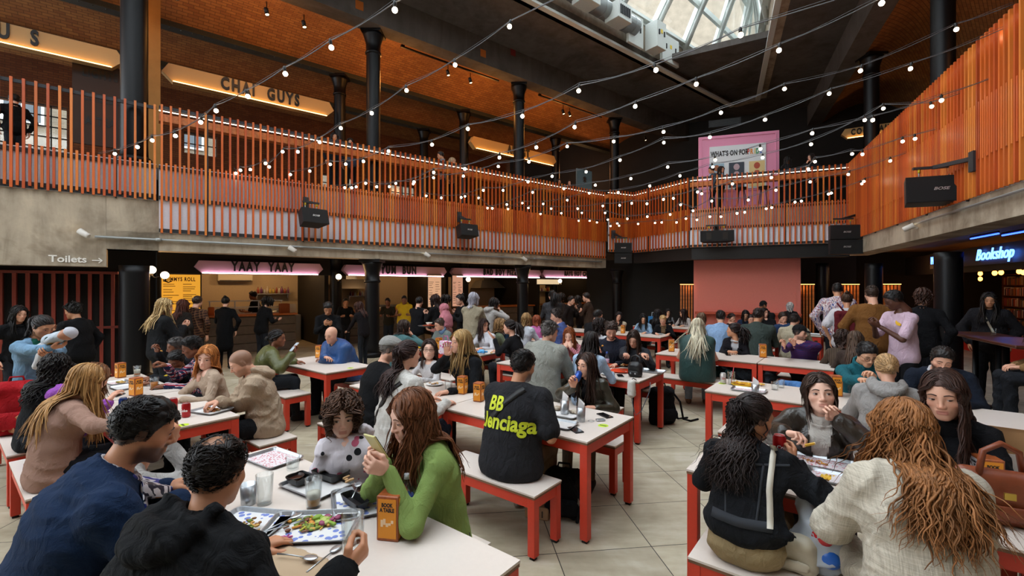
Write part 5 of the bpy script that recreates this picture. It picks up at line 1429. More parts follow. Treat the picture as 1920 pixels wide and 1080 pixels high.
def far_side(FA):
 back = np.array([.381, .925]); dx = np.array([.925, -.381]); ang = math.atan2(dx[1], dx[0])
 # salmon board downstairs
 Y = 15.6; c = np.array([(1397-960)/F*Y, Y]); w = 172/F*Y/.96
 r = empty('panel_wall', V2(c), ang, 'salmon pink panelled wall under the far balcony', 'wall panel')
 MB().box((0, .06, 1.42), (w, .1, 2.84)).build('board', MAT['salmon'], r); mb = MB()
 for x0, x1, z0, z1 in ((-.46, .46, 1.95, 2.75), (-.46, .46, 1.05, 1.8)):
  for z in (z0, z1): mb.box(((x0+x1)/2*w, .005, z), ((x1-x0)*w, .02, .025))
  for x in (x0, x1): mb.box((x*w, .005, (z0+z1)/2), (.025, .02, z1-z0))
 mb.build('panel_moulding', MAT['salmon'], r)
 r = empty('ledge', V2(c - back*.25, .92), ang, 'narrow salmon ledge along the foot of the panelled wall', 'shelf')
 MB().box((0, 0, .03), (w*.97, .4, .06)).build('top', plain('#c4563a', .5), r); mb = MB()
 for x in (-.45, 0, .45): mb.box((x*w, .05, -.46), (.07, .25, .92))
 mb.build('support', plain('#b84a34', .5), r)
 # side posts with lit timber strips
 for x, Y2, lab in ((1292, 16.4, 'left of the salmon wall'), (1507, 15.3, 'right of the salmon wall'), (1590, 15.2, 'beside the far right column'), (1665, 13.9, 'behind the brown sweater man')):
  p = np.array([(x-960)/F*Y2, Y2]); r = empty('timber_panel', V2(p), ang, 'lit slatted timber panel ' + lab, 'wall panel', 'lit slatted timber panels'); mb = MB()
  for k in range(7): mb.box((-.27+.09*k, 0, .95), (.05, .06, 1.9))
  mb.build('slats', MAT['oak'], r); MB().box((0, -.06, 1.93), (.6, .03, .02)).build('light_strip', emit(WARM, 4), r)
  lamp_or_fill_light(V2(p - back*.2, 1.8), 1.2, WARM, .05)
  # pink billboard upstairs
 Y = 15.9; x0, x1 = (1310-960)/F*15.9, (1463-960)/F*15.1; P0 = np.array([x0, 15.9]); P1 = np.array([x1, 15.15]); d = (P1-P0)/np.linalg.norm(P1-P0); w = np.linalg.norm(P1-P0)
 r = empty('billboard', V2(P0, 4.3), math.atan2(d[1], d[0]), 'pink events billboard on the far balcony', 'billboard'); H_ = 2.75
 MB().box((w/2, .08, H_/2), (w, .12, H_)).build('board', MAT['pink'], r)
 mb = MB()
 for x in (.04, .96): mb.box((w*x, .01, H_/2), (.03, .03, H_*.94))
 for z in (.3, .97): mb.box((w/2, .01, H_*z), (w*.92, .03, .03))
 mb.build('moulding', MAT['pink'], r)
 MB().box((w*.49, 0, 1.62), (w*.7, .03, 1.5)).build('poster', plain('#d8dde0', .5), r)
 letters(r, "WHAT'S ON FOR", MAT['black'], (w*.39, -.02, 2.1), (1, 0, 0), (0, -1, 0), .24, xs=.58, depth=.003, space=1.1)
 xx = w*.625
 for ch, c_ in zip('PRIDE', ('#c84a3a', '#d8863a', '#d8c048', '#4a9a6a', '#5878c0')):
  letters(r, ch, plain(c_, .5), (xx, -.02, 2.1), (1, 0, 0), (0, -1, 0), .24, xs=.58, depth=.003); xx += .1 if ch != 'I' else .08
 for i, (c_, c2) in enumerate((('#9ab8c8', '#a86848'), ('#39424e', '#b8a0a8'), ('#d8c088', '#b0503a'))):
  x = w*(.23+.25*i); MB().box((x, -.02, 1.35), (w*.19, .01, .85)).build('picture', plain(c_, .6), r); mb = MB(); mb.sphere((x, -.02, 1.35), (.2, .006, .24), 14, 8); mb.sphere((x, -.022, 1.62), (.11, .006, .13), 12, 8); mb.build('picture_figure', plain(c2, .6), r)
  # vent grille above the billboard
 p = np.array([8.0, 17.2]); r = empty('vent_grille', V2(p, 7.9), ang, 'grey slotted vent grille high on the far wall', 'vent'); MB().box((0, 0, .12), (1.1, .05, .26)).build('frame', MAT['charcoal'], r); mb = MB()
 for k in range(5): mb.box((0, -.03, .03+.045*k), (1.0, .02, .012))
 mb.build('louvres', MAT['irong'], r)
 # stools by the billboard
 for x, Y2, lab in ((1390, 14.9, 'left'), (1432, 14.75, 'right')):
  p = np.array([(x-960)/F*Y2, Y2]); r = empty('bar_stool', V2(p, 4.3), 0, 'dark bar stool before the pink billboard, the %s one' % lab, 'stool'); MB().lathe([(.18, .72), (.19, .75), (.18, .78)], n=16).build('seat', MAT['black'], r)
  for a in range(4): an = a*math.pi/2+.5; MB().tube([(.1*math.cos(an), .1*math.sin(an), .72), (.22*math.cos(an), .22*math.sin(an), 0)], .012, 6).build('leg', MAT['black'], r)
def right_side():
# shop front under the right balcony
 ang = math.atan2(DR[1], DR[0]); off = 3.1
 s_a, s_b = Rx_(1600, off), 14
 mb = MB()
 for x0, x1, z0, z1 in ((1590, 1700, 2.3, 2.95), (1697, 2100, 2.28, 2.95)): mb.prism([Rp(Rx_(x0, off), off), Rp(min(Rx_(x1, off), 13) if x1 < 2000 else 13, off), Rp(min(Rx_(x1, off), 13) if x1 < 2000 else 13, off+.1), Rp(Rx_(x0, off), off+.1)], z0, z1)
 S_(mb.build('wall_shop_header', plain('#2c2622', .7)))
 mb = MB()
 for x in (1605, 1686, 1760): s = Rx_(x, off-.02); mb.prism([Rp(s-.11, off-.03), Rp(s+.11, off-.03), Rp(s+.11, off+.12), Rp(s-.11, off+.12)], 0, 2.3)
 mb.prism([Rp(Rx_(1605, off), off-.03), Rp(12, off-.03), Rp(12, off+.1), Rp(Rx_(1605, off), off+.1)], 0, .35)
 S_(mb.build('trim_red_shop_frame', MAT['redwall']))
 lamp_or_fill_light(V2(Rp(Rx_(1686, 2.3), 2.3), 2.5), 7, '#ffb070', .1)  # added light without a fitting, brightens the red shop frame
 # neon
 x0, x1 = 1742, 1914; P0 = Rp(Rx_(x0, off-.3), off-.3); P1 = Rp(Rx_(x1, off-.3), off-.3); d = (P1-P0); L = np.linalg.norm(d); d /= L; nn = np.array([d[1], -d[0]])
 zc = HC + (HY-482)/F*((P0[1]+P1[1])/2)
 r = empty('neon_sign', V2(P0, zc), math.atan2(d[1], d[0]), 'blue neon script sign under the right balcony', 'sign')
 gm = emit('#4f86ff', 7, 'neon')
 letters(r, 'Mr', gm, (L*.06, 0, -.0), (1, 0, 0), (0, -1, 0), .34, xs=.8, bold=.0, depth=.012, space=1.); letters(r, 'r', gm, (L*.36, 0, 0), (1, 0, 0), (0, -1, 0), .34, xs=.8, bold=0, depth=.012)
 me = text_mesh('Bookshop', size=.42, bold=.0, depth=.012, xs=1.0, shear=.35, space=1.02); me.transform(frame((L*.77, 0, 0), (1, 0, 0), (0, -1, 0))); me.materials.clear(); link('lettering', me, gm, r)
 MB().box((L*.5, .08, 0), (L*1.05, .03, .5)).build('back_board', MAT['black'], r)
 for k, (x, y, w_) in enumerate(((1845, 443, 1.1), (1905, 437, .9))):
  q = Rp(Rx_(x, 1.5), 1.5); p = pix(x, y, q[1]); rr = empty('neon_tube', p, ang, 'blue neon tube under the right balcony, %s one' % ('longer' if k == 0 else 'shorter'), 'lamp'); MB().tube([(-w_/2, 0, 0), (w_/2, 0, 0)], .015, 6).build('tube', emit('#2a4cff', 8), rr); MB().box((0, 0, .04), (w_, .03, .03)).build('channel', MAT['black'], rr)
  # pendant lamps inside the shop
 for i, (x, y) in enumerate(((1702, 508), (1703, 515), (1717, 509), (1728, 507), (1720, 526), (1668, 514), (1838, 513), (1838, 523), (1865, 512), (1877, 511), (1911, 509), (1919, 511))):
  o2 = 3.8 + .25*(i % 4); q = Rp(Rx_(x, o2), o2); p = pix(x, y, q[1]); rr = empty('pendant_lamp', p, 0, 'amber glass pendant in the cluster inside the bookshop', 'lamp', 'amber pendants inside the bookshop')
  MB().sphere((0, 0, 0), (.06, .06, .075), 12, 8).build('bulb', emit('#ff9a3c', 10), rr); MB().tube([(0, 0, .07), (0, 0, 3.1-p[2])], .006, 5).build('cable', MAT['black'], rr)
  if i % 3 == 0: lamp_or_fill_light(p - Vector((0, 0, .2)), 6, '#ff9a4c', .06)
 q = Rp(Rx_(1644, 1.1), 1.1); globe(pix(1644, 517, q[1]), .09, 'glowing globe lamp above the brown sweater man', 10)
 # shelves of books at the shop back
 for x0, lab in ((1700, 'left'), (1800, 'middle'), (1890, 'right')):
  p = Rp(Rx_(x0, 5.6), 5.6); r = empty('bookcase', V2(p), math.atan2(-DR[1], -DR[0])+math.pi, 'dim timber bookcase at the back of the shop, ' + lab, 'bookcase', 'bookcases in the shop'); w = 1.5; mb = MB()
  for z in np.arange(.1, 2.3, .36): mb.box((w/2, 0, z), (w, .3, .03))
  for x in (0, w): mb.box((x, 0, 1.1), (.03, .3, 2.2))
  mb.box((w/2, .14, 1.1), (w, .02, 2.2)); mb.build('case', m_wood('case_timber', '#6a3a20', 1, .5, 'x'), r)
  mb = MB(); rg = random.Random(x0)
  for z in np.arange(.1, 2.0, .36):
   x = .04
   while x < w-.08: bw = rg.uniform(.02, .045); h = rg.uniform(.2, .28); mb.box((x+bw/2, -.02, z+.016+h/2), (bw*.92, .2, h)); x += bw
  o = mb.build('books', m_island('book_spines', ['#7a2a20', '#c8b898', '#28405a', '#8a6a2a', '#3a3a3a', '#a84a30']), r); o['kind'] = 'stuff'
  # tall round-based tables at the right
 for x, y, Y2, lab in ((1850, 628, 6.9, 'nearer the camera, with a small glass'), (1915, 640, 5.6, 'at the right edge')):
  p = pix(x, y, Y2); h = p[2]; r = empty('high_table', (p.x, p.y, 0), ang, 'tall dark bar table on a disc foot, ' + lab, 'table', 'tall dark bar tables'); MB().box((0, 0, h-.02), (1.15, .6, .04), bev=.01).build('tabletop', m_wood('dark_top', '#4a2416', 1, .35, 'x'), r)
  for sx in (-.33, .33): MB().lathe([(.22, 0), (.22, .012), (.04, .03), (.035, h-.04)], (sx, 0, 0), 20).build('pedestal', MAT['iron'], r)
 p = pix(1850, 626, 6.9); r = empty('glass_tumbler', (p.x, p.y-.1, p.z+.0), 0, 'small clear tumbler on the tall bar table', 'glass'); tumbler(r, .04, .09)
 q = Rp(Rx_(1820, 1.6), 1.6)
def m_island(name, cols):
 n = N(name); g = n.new('ShaderNodeNewGeometry'); n.base(n.ramp(g.outputs['Random Per Island'], [(i/len(cols), c) for i, c in enumerate(cols)], 'CONSTANT')); n.set(Roughness=.7); return n.m
def tumbler(r, rad, h, fill=None, fc='#b8741c'):
 MB().lathe([(rad*.8, 0), (rad*.84, .01), (rad, h), (rad-.003, h), (rad*.8-.003, .012), (0, .012)], n=18).build('tumbler', MAT['glass'], r)
 if fill: MB().lathe([(0, .013), (rad*.8-.004, .014), (rad*(.8+.2*fill)-.0045, h*fill), (0, h*fill)], n=18).build('drink', plain(fc, .15), r)
def speakers():
 def spk(name, p, hd, tilt, w, h, d, label, n=1, arm=None, ports=False, logo=True):
  root = empty('loudspeaker', p, -math.radians(hd), label, 'loudspeaker', 'black loudspeakers hung round the balconies')
  M = Matrix.Rotation(math.radians(tilt), 3, 'X')
  for i in range(n):
   z = (i - (n-1)/2) * h; mb = MB(); poly_ = [(-w/2, d/2), (w/2, d/2), (w*.36, -d/2), (-w*.36, -d/2)]
   vs = [M @ Vector((x, y, z + s*(h/2-.008))) for s in (-1, 1) for x, y in poly_]
   mb.add(vs, [(0, 1, 2, 3)[::1], (7, 6, 5, 4), (1, 0, 4, 5), (2, 1, 5, 6), (3, 2, 6, 7), (0, 3, 7, 4)]); mb.build('cabinet', plain('#17171a', .55, 0, 'speaker_black', .1, .2, 200), root)
   mb = MB(); mb.box(M @ Vector((0, d/2+.004, z)), (w*.97, .012, h*.93), M); mb.build('grille', plain('#0d0d0f', .8, 0, 'grille_mesh', .2, .6, 400), root)
   if ports:
    for sx in (-.24, .24): mb = MB(); mb.box(M @ Vector((sx*w, d/2+.012, z)), (w*.14, .01, h*.6), M); mb.build('horn', plain('#020202', .4), root)
   if logo:
    me = text_mesh('BOSE', size=h*.15, bold=.001, depth=.002, shear=.3, xs=1.3); me.transform(M.to_4x4() @ frame((0, d/2+.014, z), (-1, 0, 0), (0, 1, 0))); me.materials.clear(); link('badge', me, plain('#c8c8c8', .4, .5), root)
  top = n*h/2
  mb = MB()
  for sx in (-.22, .22): mb.tube([M @ Vector((sx*w, 0, top)), Vector((sx*w, M[1][2]*top, top+.16))], .012, 6)
  mb.build('hanging_chain', MAT['galv'], root); mb = MB()
  for sx in (-.22, .22): mb.tube([(sx*w, M[1][2]*top, top+.1), (sx*w, M[1][2]*top, top+.16)], .02, 6)
  mb.build('shackle', plain('#c8b020', .4), root)
  mb = MB(); c = Vector((0, M[1][2]*top, top+.18)); mb.box(c, (w*.62, .05, .04))
  if arm is not None: a = Matrix.Rotation(math.radians(hd), 3, 'Z') @ (Vector(arm) - Vector(p)); mb.bar(c, a + Vector((0, 0, 0)), .06, .06); mb.box(a + Vector((0, 0, -.05)), (.12, .12, .3))
  mb.build('bracket', MAT['charcoal'], root)
 def wallL(x, y): q = Lp(Lx(x), -.05); z = HC + (HY-y)/F*q[1]; return (q[0], q[1], z)
 hL = 141
 q = Lp(Lx(583), -.55); spk('a', pix(585, 409, q[1]), 128, 14, .62, .36, .34, 'black loudspeaker hung left of centre on the left balcony', arm=wallL(571, 378))
 q = Lp(Lx(872), -.55); spk('b', pix(874, 434, q[1]), 138, 12, .62, .36, .34, 'black loudspeaker hung right of centre on the left balcony', arm=wallL(858, 404))
 spk('c', pix(1166, 475, 16.3), 178, 0, .62, .37, .34, 'pair of stacked black loudspeakers in the far left corner', 2, arm=(*(pix(1150, 437, 16.9)),))
 spk('d', pix(1343, 444, 14.4), 196, 4, .98, .36, .34, 'wide brown black loudspeaker with two horn openings', 1, arm=(*(pix(1343, 428, 14.75)),), ports=True, logo=False)
 spk('e', pix(1581, 450, 12.5), 190, 0, .8, .4, .36, 'pair of stacked black loudspeakers in the far right corner', 2, arm=(*(pix(1625, 397, 12.9)),))
 q = Rp(Rx_(1800), -.9); spk('f', pix(1752, 359, q[1]-.1), 200, 3, .92, .44, .4, 'largest black loudspeaker hung on the right balcony', arm=(*V2(Rp(Rx_(1838), -.05), HC+(HY-296)/F*Rp(Rx_(1838), -.05)[1]),))
STRINGS = [
(185, 13.5, [(215,288),(258,276),(285,263),(327,255),(378,229),(403,207),(461,180),(533,138),(619,88),(740,18)], 'nearest the left'),
(438, 12.2, [(443,325),(451,319),(470,318),(497,307),(504,313),(532,285),(559,285),(598,266),(638,240),(699,213),(761,170),(852,122),(957,50)], 'second from the left'),
(540, 11.4, [(545,327),(581,321),(619,308),(650,308),(682,303),(728,283),(809,271),(878,242),(981,218),(1086,170),(1227,132),(1388,66)], 'third from the left'),
(622, 10.6, [(648,352),(659,352),(667,350),(687,344),(705,350),(775,341),(813,323),(870,317),(937,295),(1004,276),(1079,238),(1192,200),(1305,157),(1462,94),(1655,7)], 'ending under the skylight corner'),
(690, 8.3, [(730,350),(743,344),(774,345),(813,333),(869,330),(933,312),(992,303),(1063,275),(1152,265),(1243,247),(1350,212),(1471,166),(1616,132),(1792,55)], 'crossing the column tops'),
(790, 8.1, [(800,367),(828,371),(865,370),(905,357),(942,357),(990,341),(1036,331),(1098,322),(1163,300),(1244,267),(1333,257),(1437,224),(1558,175),(1709,128),(1897,57)], 'reaching the top right'),
(865, 7.7, [(872,368),(897,371),(915,390),(922,391),(950,383),(1000,361),(1057,354),(1117,347),(1183,335),(1253,313),(1340,300),(1425,279),(1524,250),(1636,226),(1765,188),(1915,133)], 'below the topmost right string'),
(940, 6.9, [(952,392),(979,381),(1019,382),(1064,375),(1104,362),(1160,361),(1218,349),(1275,330),(1335,313),(1430,296),(1520,271),(1620,225),(1656,203),(1745,200)], 'over the pink billboard'),
(960, 6.0, [(990,390),(1033,391),(1084,391),(1131,386),(1163,385),(1184,381),(1212,382),(1243,374),(1262,372),(1307,360),(1315,363),(1372,345),(1447,333),(1516,317),(1527,303),(1596,289),(1617,289),(1692,265),(1715,260),(1800,235)], 'passing just under the billboard'),
(1000, 4.6, [(1014,401),(1052,400),(1091,399),(1134,399),(1176,410),(1213,406),(1256,402),(1275,384),(1300,395),(1335,377),(1404,375),(1455,357),(1520,341),(1593,327),(1669,302)], 'low in front of the far balcony'),
(1060, 2.9, [(1084,414),(1105,414),(1120,417),(1139,412),(1145,424),(1157,419),(1161,423),(1197,420),(1227,418),(1240,417),(1268,417),(1286,410),(1306,412),(1332,406),(1351,406),(1382,400),(1397,398),(1437,391),(1448,389),(1492,379),(1502,377),(1552,364),(1560,362),(1614,345),(1622,340)], 'lowest of all, sagging across the far corner'),
]
def string_lights():
 bulb = MB(); bulb.sphere((0, 0, -.072), .028, 12, 8); bm = bulb.build('bulb', emit('#ffe9c8', 22, 'bulb_glow')); bme = bm.data; bpy.data.objects.remove(bm)
 hol = MB(); hol.lathe([(.014, -.048), (.019, -.045), (.02, -.01), (.014, .012), (.006, .02)], n=8); hb = hol.build('lamp_holder', MAT['black']); hme = hb.data; bpy.data.objects.remove(hb)
 for x0, s1, pts, lab in STRINGS:
  A = Lp(Lx(x0), -.06); B_ = Rp(s1, -.06); root = empty('string_light', V2(A, 0), 0, 'festoon string of bulbs, the one %s' % lab, 'string light', 'festoon strings across the hall')
  A3 = None; path = []
  for x, y in pts:
   q = onplan(A, B_, x); path.append(pix(x, y, q[1]) + Vector((0, 0, .07)))
  zL = path[0].z + .05; zR = path[-1].z + max(.05, (path[-1].z - path[-2].z) / max(.2, (path[-1]-path[-2]).length) * (Vector((*B_, path[-1].z)) - path[-1]).length * .6)
  full = [Vector(V2(A, zL))] + path + [Vector(V2(B_, min(zR, 6.4)))]; o = Vector(V2(A, 0)); dense = []
  for i in range(len(full)-1):
   a, b = full[i], full[i+1]
   for k in range(4): t = k/4; dense.append(a.lerp(b, t) - Vector((0, 0, .05*(b-a).length*t*(1-t)*2)) - o)
  dense.append(full[-1] - o)
  mb = MB(); mb.tube(dense, .006, 5); mb.tube([p + Vector((0, 0, .022 + .012*math.sin(i*1.3))) for i, p in enumerate(dense)], .003, 4); mb.build('cable', plain('#4c4c50', .35), root)
  rg = random.Random(x0)
  for p in path:
   h = bpy.data.objects.new('lamp_holder', hme); COL.objects.link(h); h.parent = root; h.location = p - o; h.rotation_euler = (rg.uniform(-.25, .25), rg.uniform(-.25, .25), 0)
   b = bpy.data.objects.new('bulb', bme); COL.objects.link(b); b.parent = h
def fittings():
# conduits with small spotlights along both beams
 root = empty('conduit', V2(Lp(0, -.05), 0), 0, 'galvanised conduit pipe along the left concrete beam', 'pipe'); o = Vector(V2(Lp(0, -.05), 0)); mb = MB()
 mb.tube([Vector(V2(Lp(t, -.05), 2.79)) - o for t in (Lx(178), 0, 9.0)], .022, 8)
 for x in (297, 680, 1000): mb.lathe([(.05, -.03), (.05, .03)], Vector(V2(Lp(Lx(x), -.05), 2.79)) - o, 12)
 mb.build('pipe', MAT['galv'], root)
 root = empty('conduit', V2(Rp(6, -.05), 0), 0, 'galvanised conduit pipe along the right concrete beam', 'pipe'); o = Vector(V2(Rp(6, -.05), 0)); mb = MB(); mb.tube([Vector(V2(Rp(s, -.05), 3.08)) - o for s in (Rx_(1722), 13)], .02, 8); mb.build('pipe', MAT['galv'], root)
 for P, x, z, lab in ((Lp, 158, 2.83, 'white spotlight at the left end of the conduit pipe'), (Lp, 545, 2.72, 'white spotlight on the beam over the first stall'), (Lp, 796, 2.74, 'white spotlight on the beam over the second stall'), (Lp, 978, 2.76, 'white spotlight on the beam, farthest along'), (Rp, 1722, 3.02, 'white spotlight at the end of the right conduit')):
  t = Lx(x) if P is Lp else Rx_(x); p = Vector(V2(P(t, -.14), z)); root = empty('spotlight', p, 0, lab, 'spotlight', 'small white spotlights on the beams'); d = Vector((-.5, -.1, .35)) if P is Lp else Vector((.3, -.3, .2)); d.normalize(); u = Vector((0, 0, 1)); ax = d.to_track_quat('Z', 'Y').to_matrix()
  MB().lathe([(.04, -.1), (.05, -.09), (.055, .08), (.045, .08), (.04, .06)], n=16, M=ax).build('lamp_can', plain('#cfcac2', .45), root); MB().lathe([(.0, .062), (.044, .063)], n=14, M=ax).build('lens', emit('#ffe0b0', 4), root)
  n = NL if P is Lp else NR_; MB().bar((0, 0, 0), (-n[0]*.13, -n[1]*.13, -.02), .03, .03).build('mount', plain('#cfcac2', .45), root)
  # track spots under the left vaults: the lamps that warm the brick
 tr = [(570, 22, .6), (500, 2, .6), (840, 118, .6), (882, 131, .6), (1056, 193, .6), (1068, 196, .6), (330, 20, 1.2), (1210, 245, .5)]
 for i, (x, y, off) in enumerate(tr):
  q = Lp(Lx(x, off), off); p = Vector(V2(q, 8.35)); root = empty('track_spot', p, 0, 'small black track spot under the brick vault, %s' % ['third from left', 'second from left', 'left of the middle pair', 'right of the middle pair', 'left of the far pair', 'right of the far pair', 'leftmost', 'farthest'][i], 'spotlight', 'black track spots upstairs')
  d = Vector((.25, -.1, -1)).normalized(); ax = d.to_track_quat('Z', 'Y').to_matrix(); MB().lathe([(.045, -.1), (.05, -.09), (.05, .08), (.04, .06)], n=12, M=ax).build('lamp_can', MAT['black'], root); MB().lathe([(0, .062), (.04, .063)], n=12, M=ax).build('lens', emit('#ffd9a0', 12), root); MB().tube([(0, 0, .05), (0, 0, .25)], .012, 6).build('stem', MAT['black'], root)
 for x0, x1, lab in ((752, 935, 'nearer'), (1010, 1128, 'farther')):
  a, b = Lp(Lx(x0, .45), .45), Lp(Lx(x1, .45), .45); L = np.linalg.norm(b-a); r = empty('lighting_track', V2(a, 8.58), math.atan2(DL[1], DL[0]), 'black lighting track under the brick vault, the %s one' % lab, 'track'); MB().box((L/2, 0, 0), (L, .05, .04)).build('rail', MAT['black'], r); mb = MB(); mb.box((.05, 0, .03), (.1, .06, .05)); mb.build('end_feed', MAT['black'], r)
 for t, pw in ((-8.5, 10), (-5., 16), (-2.2, 42), (1.2, 62), (4.5, 62), (8, 48)):
  lamp_or_fill_light(V2(Lp(t, 1.2), 7.9), pw, '#ffab55', .25)
 for t in (-6, -1, 4): lamp_or_fill_light(V2(Lp(t, 4.6), 6.4), 8, '#ffa35c', .2)
 for s in (2, 6, 10): lamp_or_fill_light(V2(Rp(s, 1.4), 6.6), 16, '#ff9a50', .2)
 lamp_or_fill_light(V2(Lp(11.5, 3.2), 7.2), 60, '#ffb070', .3)
 # square orange patches and a socket left on the beams are paint marks
 a = pix(1095, 337, 17.6); r = empty('tiled_panel', a, math.atan2(DL[1], DL[0]), 'cream arched tile panel with a star, upstairs near the far corner', 'panel'); MB().box((0, 0, 0), (.85, .05, .75)).build('board', plain('#5a7078', .6), r); MB().lathe([(0, -.03), (.36, -.03), (.36, .0)], n=28, M=Matrix.Rotation(math.pi/2, 3, 'X')).build('disc', plain('#c8a070', .6), r); mb = MB()
 for k in range(8): mb.bar((0, -.04, 0), (.12*math.cos(k*math.pi/4), -.04, .12*math.sin(k*math.pi/4)), .03, .01)
 mb.build('star', plain('#4a3020', .6), r)
 a = Lp(Lx(135, 2.9), 2.9); b = Lp(Lx(238, 2.9), 2.9); r = empty('menu_board', V2(a, 5.6), math.atan2(DL[1], DL[0]), 'large dim menu board upstairs beside the stout column', 'menu board'); w = np.linalg.norm(b-a); MB().box((w/2, .05, .5), (w, .05, 1.9)).build('board', plain('#3a2418', .7), r)
 for k, tx in enumerate(('LIGHTS', 'CHEESE', 'A TEA')): letters(r, tx, MAT['black'], (w*.5, .02, 1.2-.55*k), (1, 0, 0), (0, -1, 0), .26, depth=.004)
 for x, y, c_ in ((674, 10, '#b0601c'), (906, 100, '#b0601c'), (962, 98, '#7a2020')):
  q = Lp(Lx(x, -.16), -.16); p = pix(x, y, q[1]); r = empty('paint_patch', p, math.atan2(DL[1], DL[0]), 'square %s paint mark on the roof beam%s' % (('dark red' if c_ == '#7a2020' else 'ochre'), ', nearer' if x == 674 else ''), 'mark'); MB().box((0, 0, 0), (.2, .006, .22)).build('patch', plain(c_, .8), r)
def skylight(S):
 e0, al, ar, r0 = S; CZ = 9.4
 # white sill, rafters and glass: two slopes meeting on a ridge
 ridge_a = (al+ar)/2 + np.array([-1.2, -3.2]); ridge_b = np.array([-4.5, -2.]); KZ, RZ = 10.6, 13.0
 root = empty('skylight_roof', V2(ridge_a, 0), 0, 'white steel and glass roof light over the hall', 'skylight'); o = Vector(V2(ridge_a, 0))
 def p3(q, z): return Vector(V2(q, z)) - o
 bars, arcs, gl, sill = MB(), MB(), MB(), MB()
 for A0, A1 in ((al, e0), (ar, r0)):
  A0, A1 = np.asarray(A0), np.asarray(A1); n = 15
  for i in range(n+1):
   t = i/n; q = A0 + (A1-A0)*t; rr = ridge_a + (ridge_b-ridge_a)*t
   bars.bar(p3(q, KZ), p3(rr, RZ), .13, .3)
   mid = q*.5+rr*.5
   pts = [p3(q, KZ-.35)] + [p3(q*(1-u)+rr*u, KZ-.35 + (RZ-KZ)*u + .25*math.sin(math.pi*u) - .55*u) for u in (.2, .4, .6, .8)] + [p3(rr, RZ-.75)]
   arcs.tube(pts, .085, 6)
   for u in (.25, .5, .75): arcs.bar(p3(q*(1-u)+rr*u, KZ-.35+(RZ-KZ)*u+.25*math.sin(math.pi*u)-.55*u), p3(q*(1-u)+rr*u, KZ+(RZ-KZ)*u), .08)
  for u in (0., .33, .66, 1.): bars.bar(p3(A0*(1-u)+ridge_a*u, KZ+(RZ-KZ)*u), p3(A1*(1-u)+ridge_b*u, KZ+(RZ-KZ)*u), .1, .2)
  gl.quad(p3(A0, KZ+.1), p3(A1, KZ+.1), p3(ridge_b, RZ+.1), p3(ridge_a, RZ+.1))
  sill.bar(p3(A0, KZ+.02), p3(A1, KZ+.02), .42, .1); sill.bar(p3(A0, CZ-.03), p3(A1, CZ-.03), .16, .07)
 gl.quad(p3(al, KZ+.1), p3(ar, KZ+.1), p3(ridge_a, RZ+.1)); bars.bar(p3(al, KZ), p3(ridge_a, RZ), .08, .2); bars.bar(p3(ar, KZ), p3(ridge_a, RZ), .08, .2); bars.bar(p3((al+ar)/2, KZ), p3(ridge_a, RZ), .07, .18); sill.bar(p3(al, KZ+.02), p3(ar, KZ+.02), .4, .1)
 bars.build('rafters', MAT['wsteel'], root); arcs.build('curved_braces', MAT['wsteel'], root); gl.build('panes', MAT['glass'], root); sill.build('sill', MAT['wsteel'], root)
 # duct with two vent boxes, grey cabinets and a small camera along the left kerb
 def Q(x, off, z): q = Lp(Lx(x, off), off); return q, z
 a = Lp(Lx(960, -2.75), -2.75); b = Lp(Lx(1190, -2.75), -2.75); root = empty('air_duct', V2(a, 9.95), math.atan2(DL[1], DL[0]), 'silver air duct with two slotted outlets under the skylight', 'duct'); L = np.linalg.norm(b-a)
 mb = MB(); mb.tube([(-3, 0, 0), (L, 0, 0)], .26, 18)
 for x in np.arange(-3, L, .35): mb.tube([(x, 0, 0), (x+.03, 0, 0)], .268, 18)
 mb.build('pipe', MAT['galv'], root)
 for x in (1093, 1153):
  u = np.dot(Lp(Lx(x, -2.85), -2.85)-a, DL); MB().box((u, -.22, -.12), (.62, .5, .5), bev=.01).build('outlet_box', MAT['wsteel'], root); mb = MB()
  for k in range(6): mb.box((u-.2+.08*k, -.48, -.12), (.045, .03, .26))
  mb.build('outlet_slots', MAT['black'], root)
 for x, w, h, lab in ((1193, .75, .95, 'flat grey electrical panel under the skylight, left'), (1223, .5, .85, 'projecting white cabinet beside the electrical panels'), (1258, 1., .9, 'flat grey electrical panel under the skylight, right')):
  q = Lp(Lx(x, -2.75), -2.75); r = empty('electrical_cabinet', V2(q, 9.75), math.atan2(DL[1], DL[0]), lab, 'cabinet', 'grey cabinets under the skylight'); d = .45 if x == 1223 else .1
  MB().box((0, -d/2+.1, .15), (w, d, h), bev=.01).build('casing', MAT['wsteel'], r); mb = MB()
  for k in (-1, 1): mb.box((k*w*.28, -d+.09, .2), (.05, .03, .16))
  mb.build('handle', MAT['black'], r); MB().box((0, -d+.095, .25), (.1, .01, .12)).build('sticker', plain('#d8b820', .5), r)
 q = Rp(Rx_(1350, -2.6), -2.6); p = pix(1350, 152, 18.3); r = empty('dome_camera', p, 0, 'white dome camera on a short arm below the skylight corner', 'camera'); MB().sphere((0, 0, 0), .1, 12, 8).build('dome', MAT['wsteel'], r); MB().tube([(0, 0, .05), (0, 0, .25), (-.3, .2, .25)], .03, 8).build('arm', MAT['wsteel'], r)
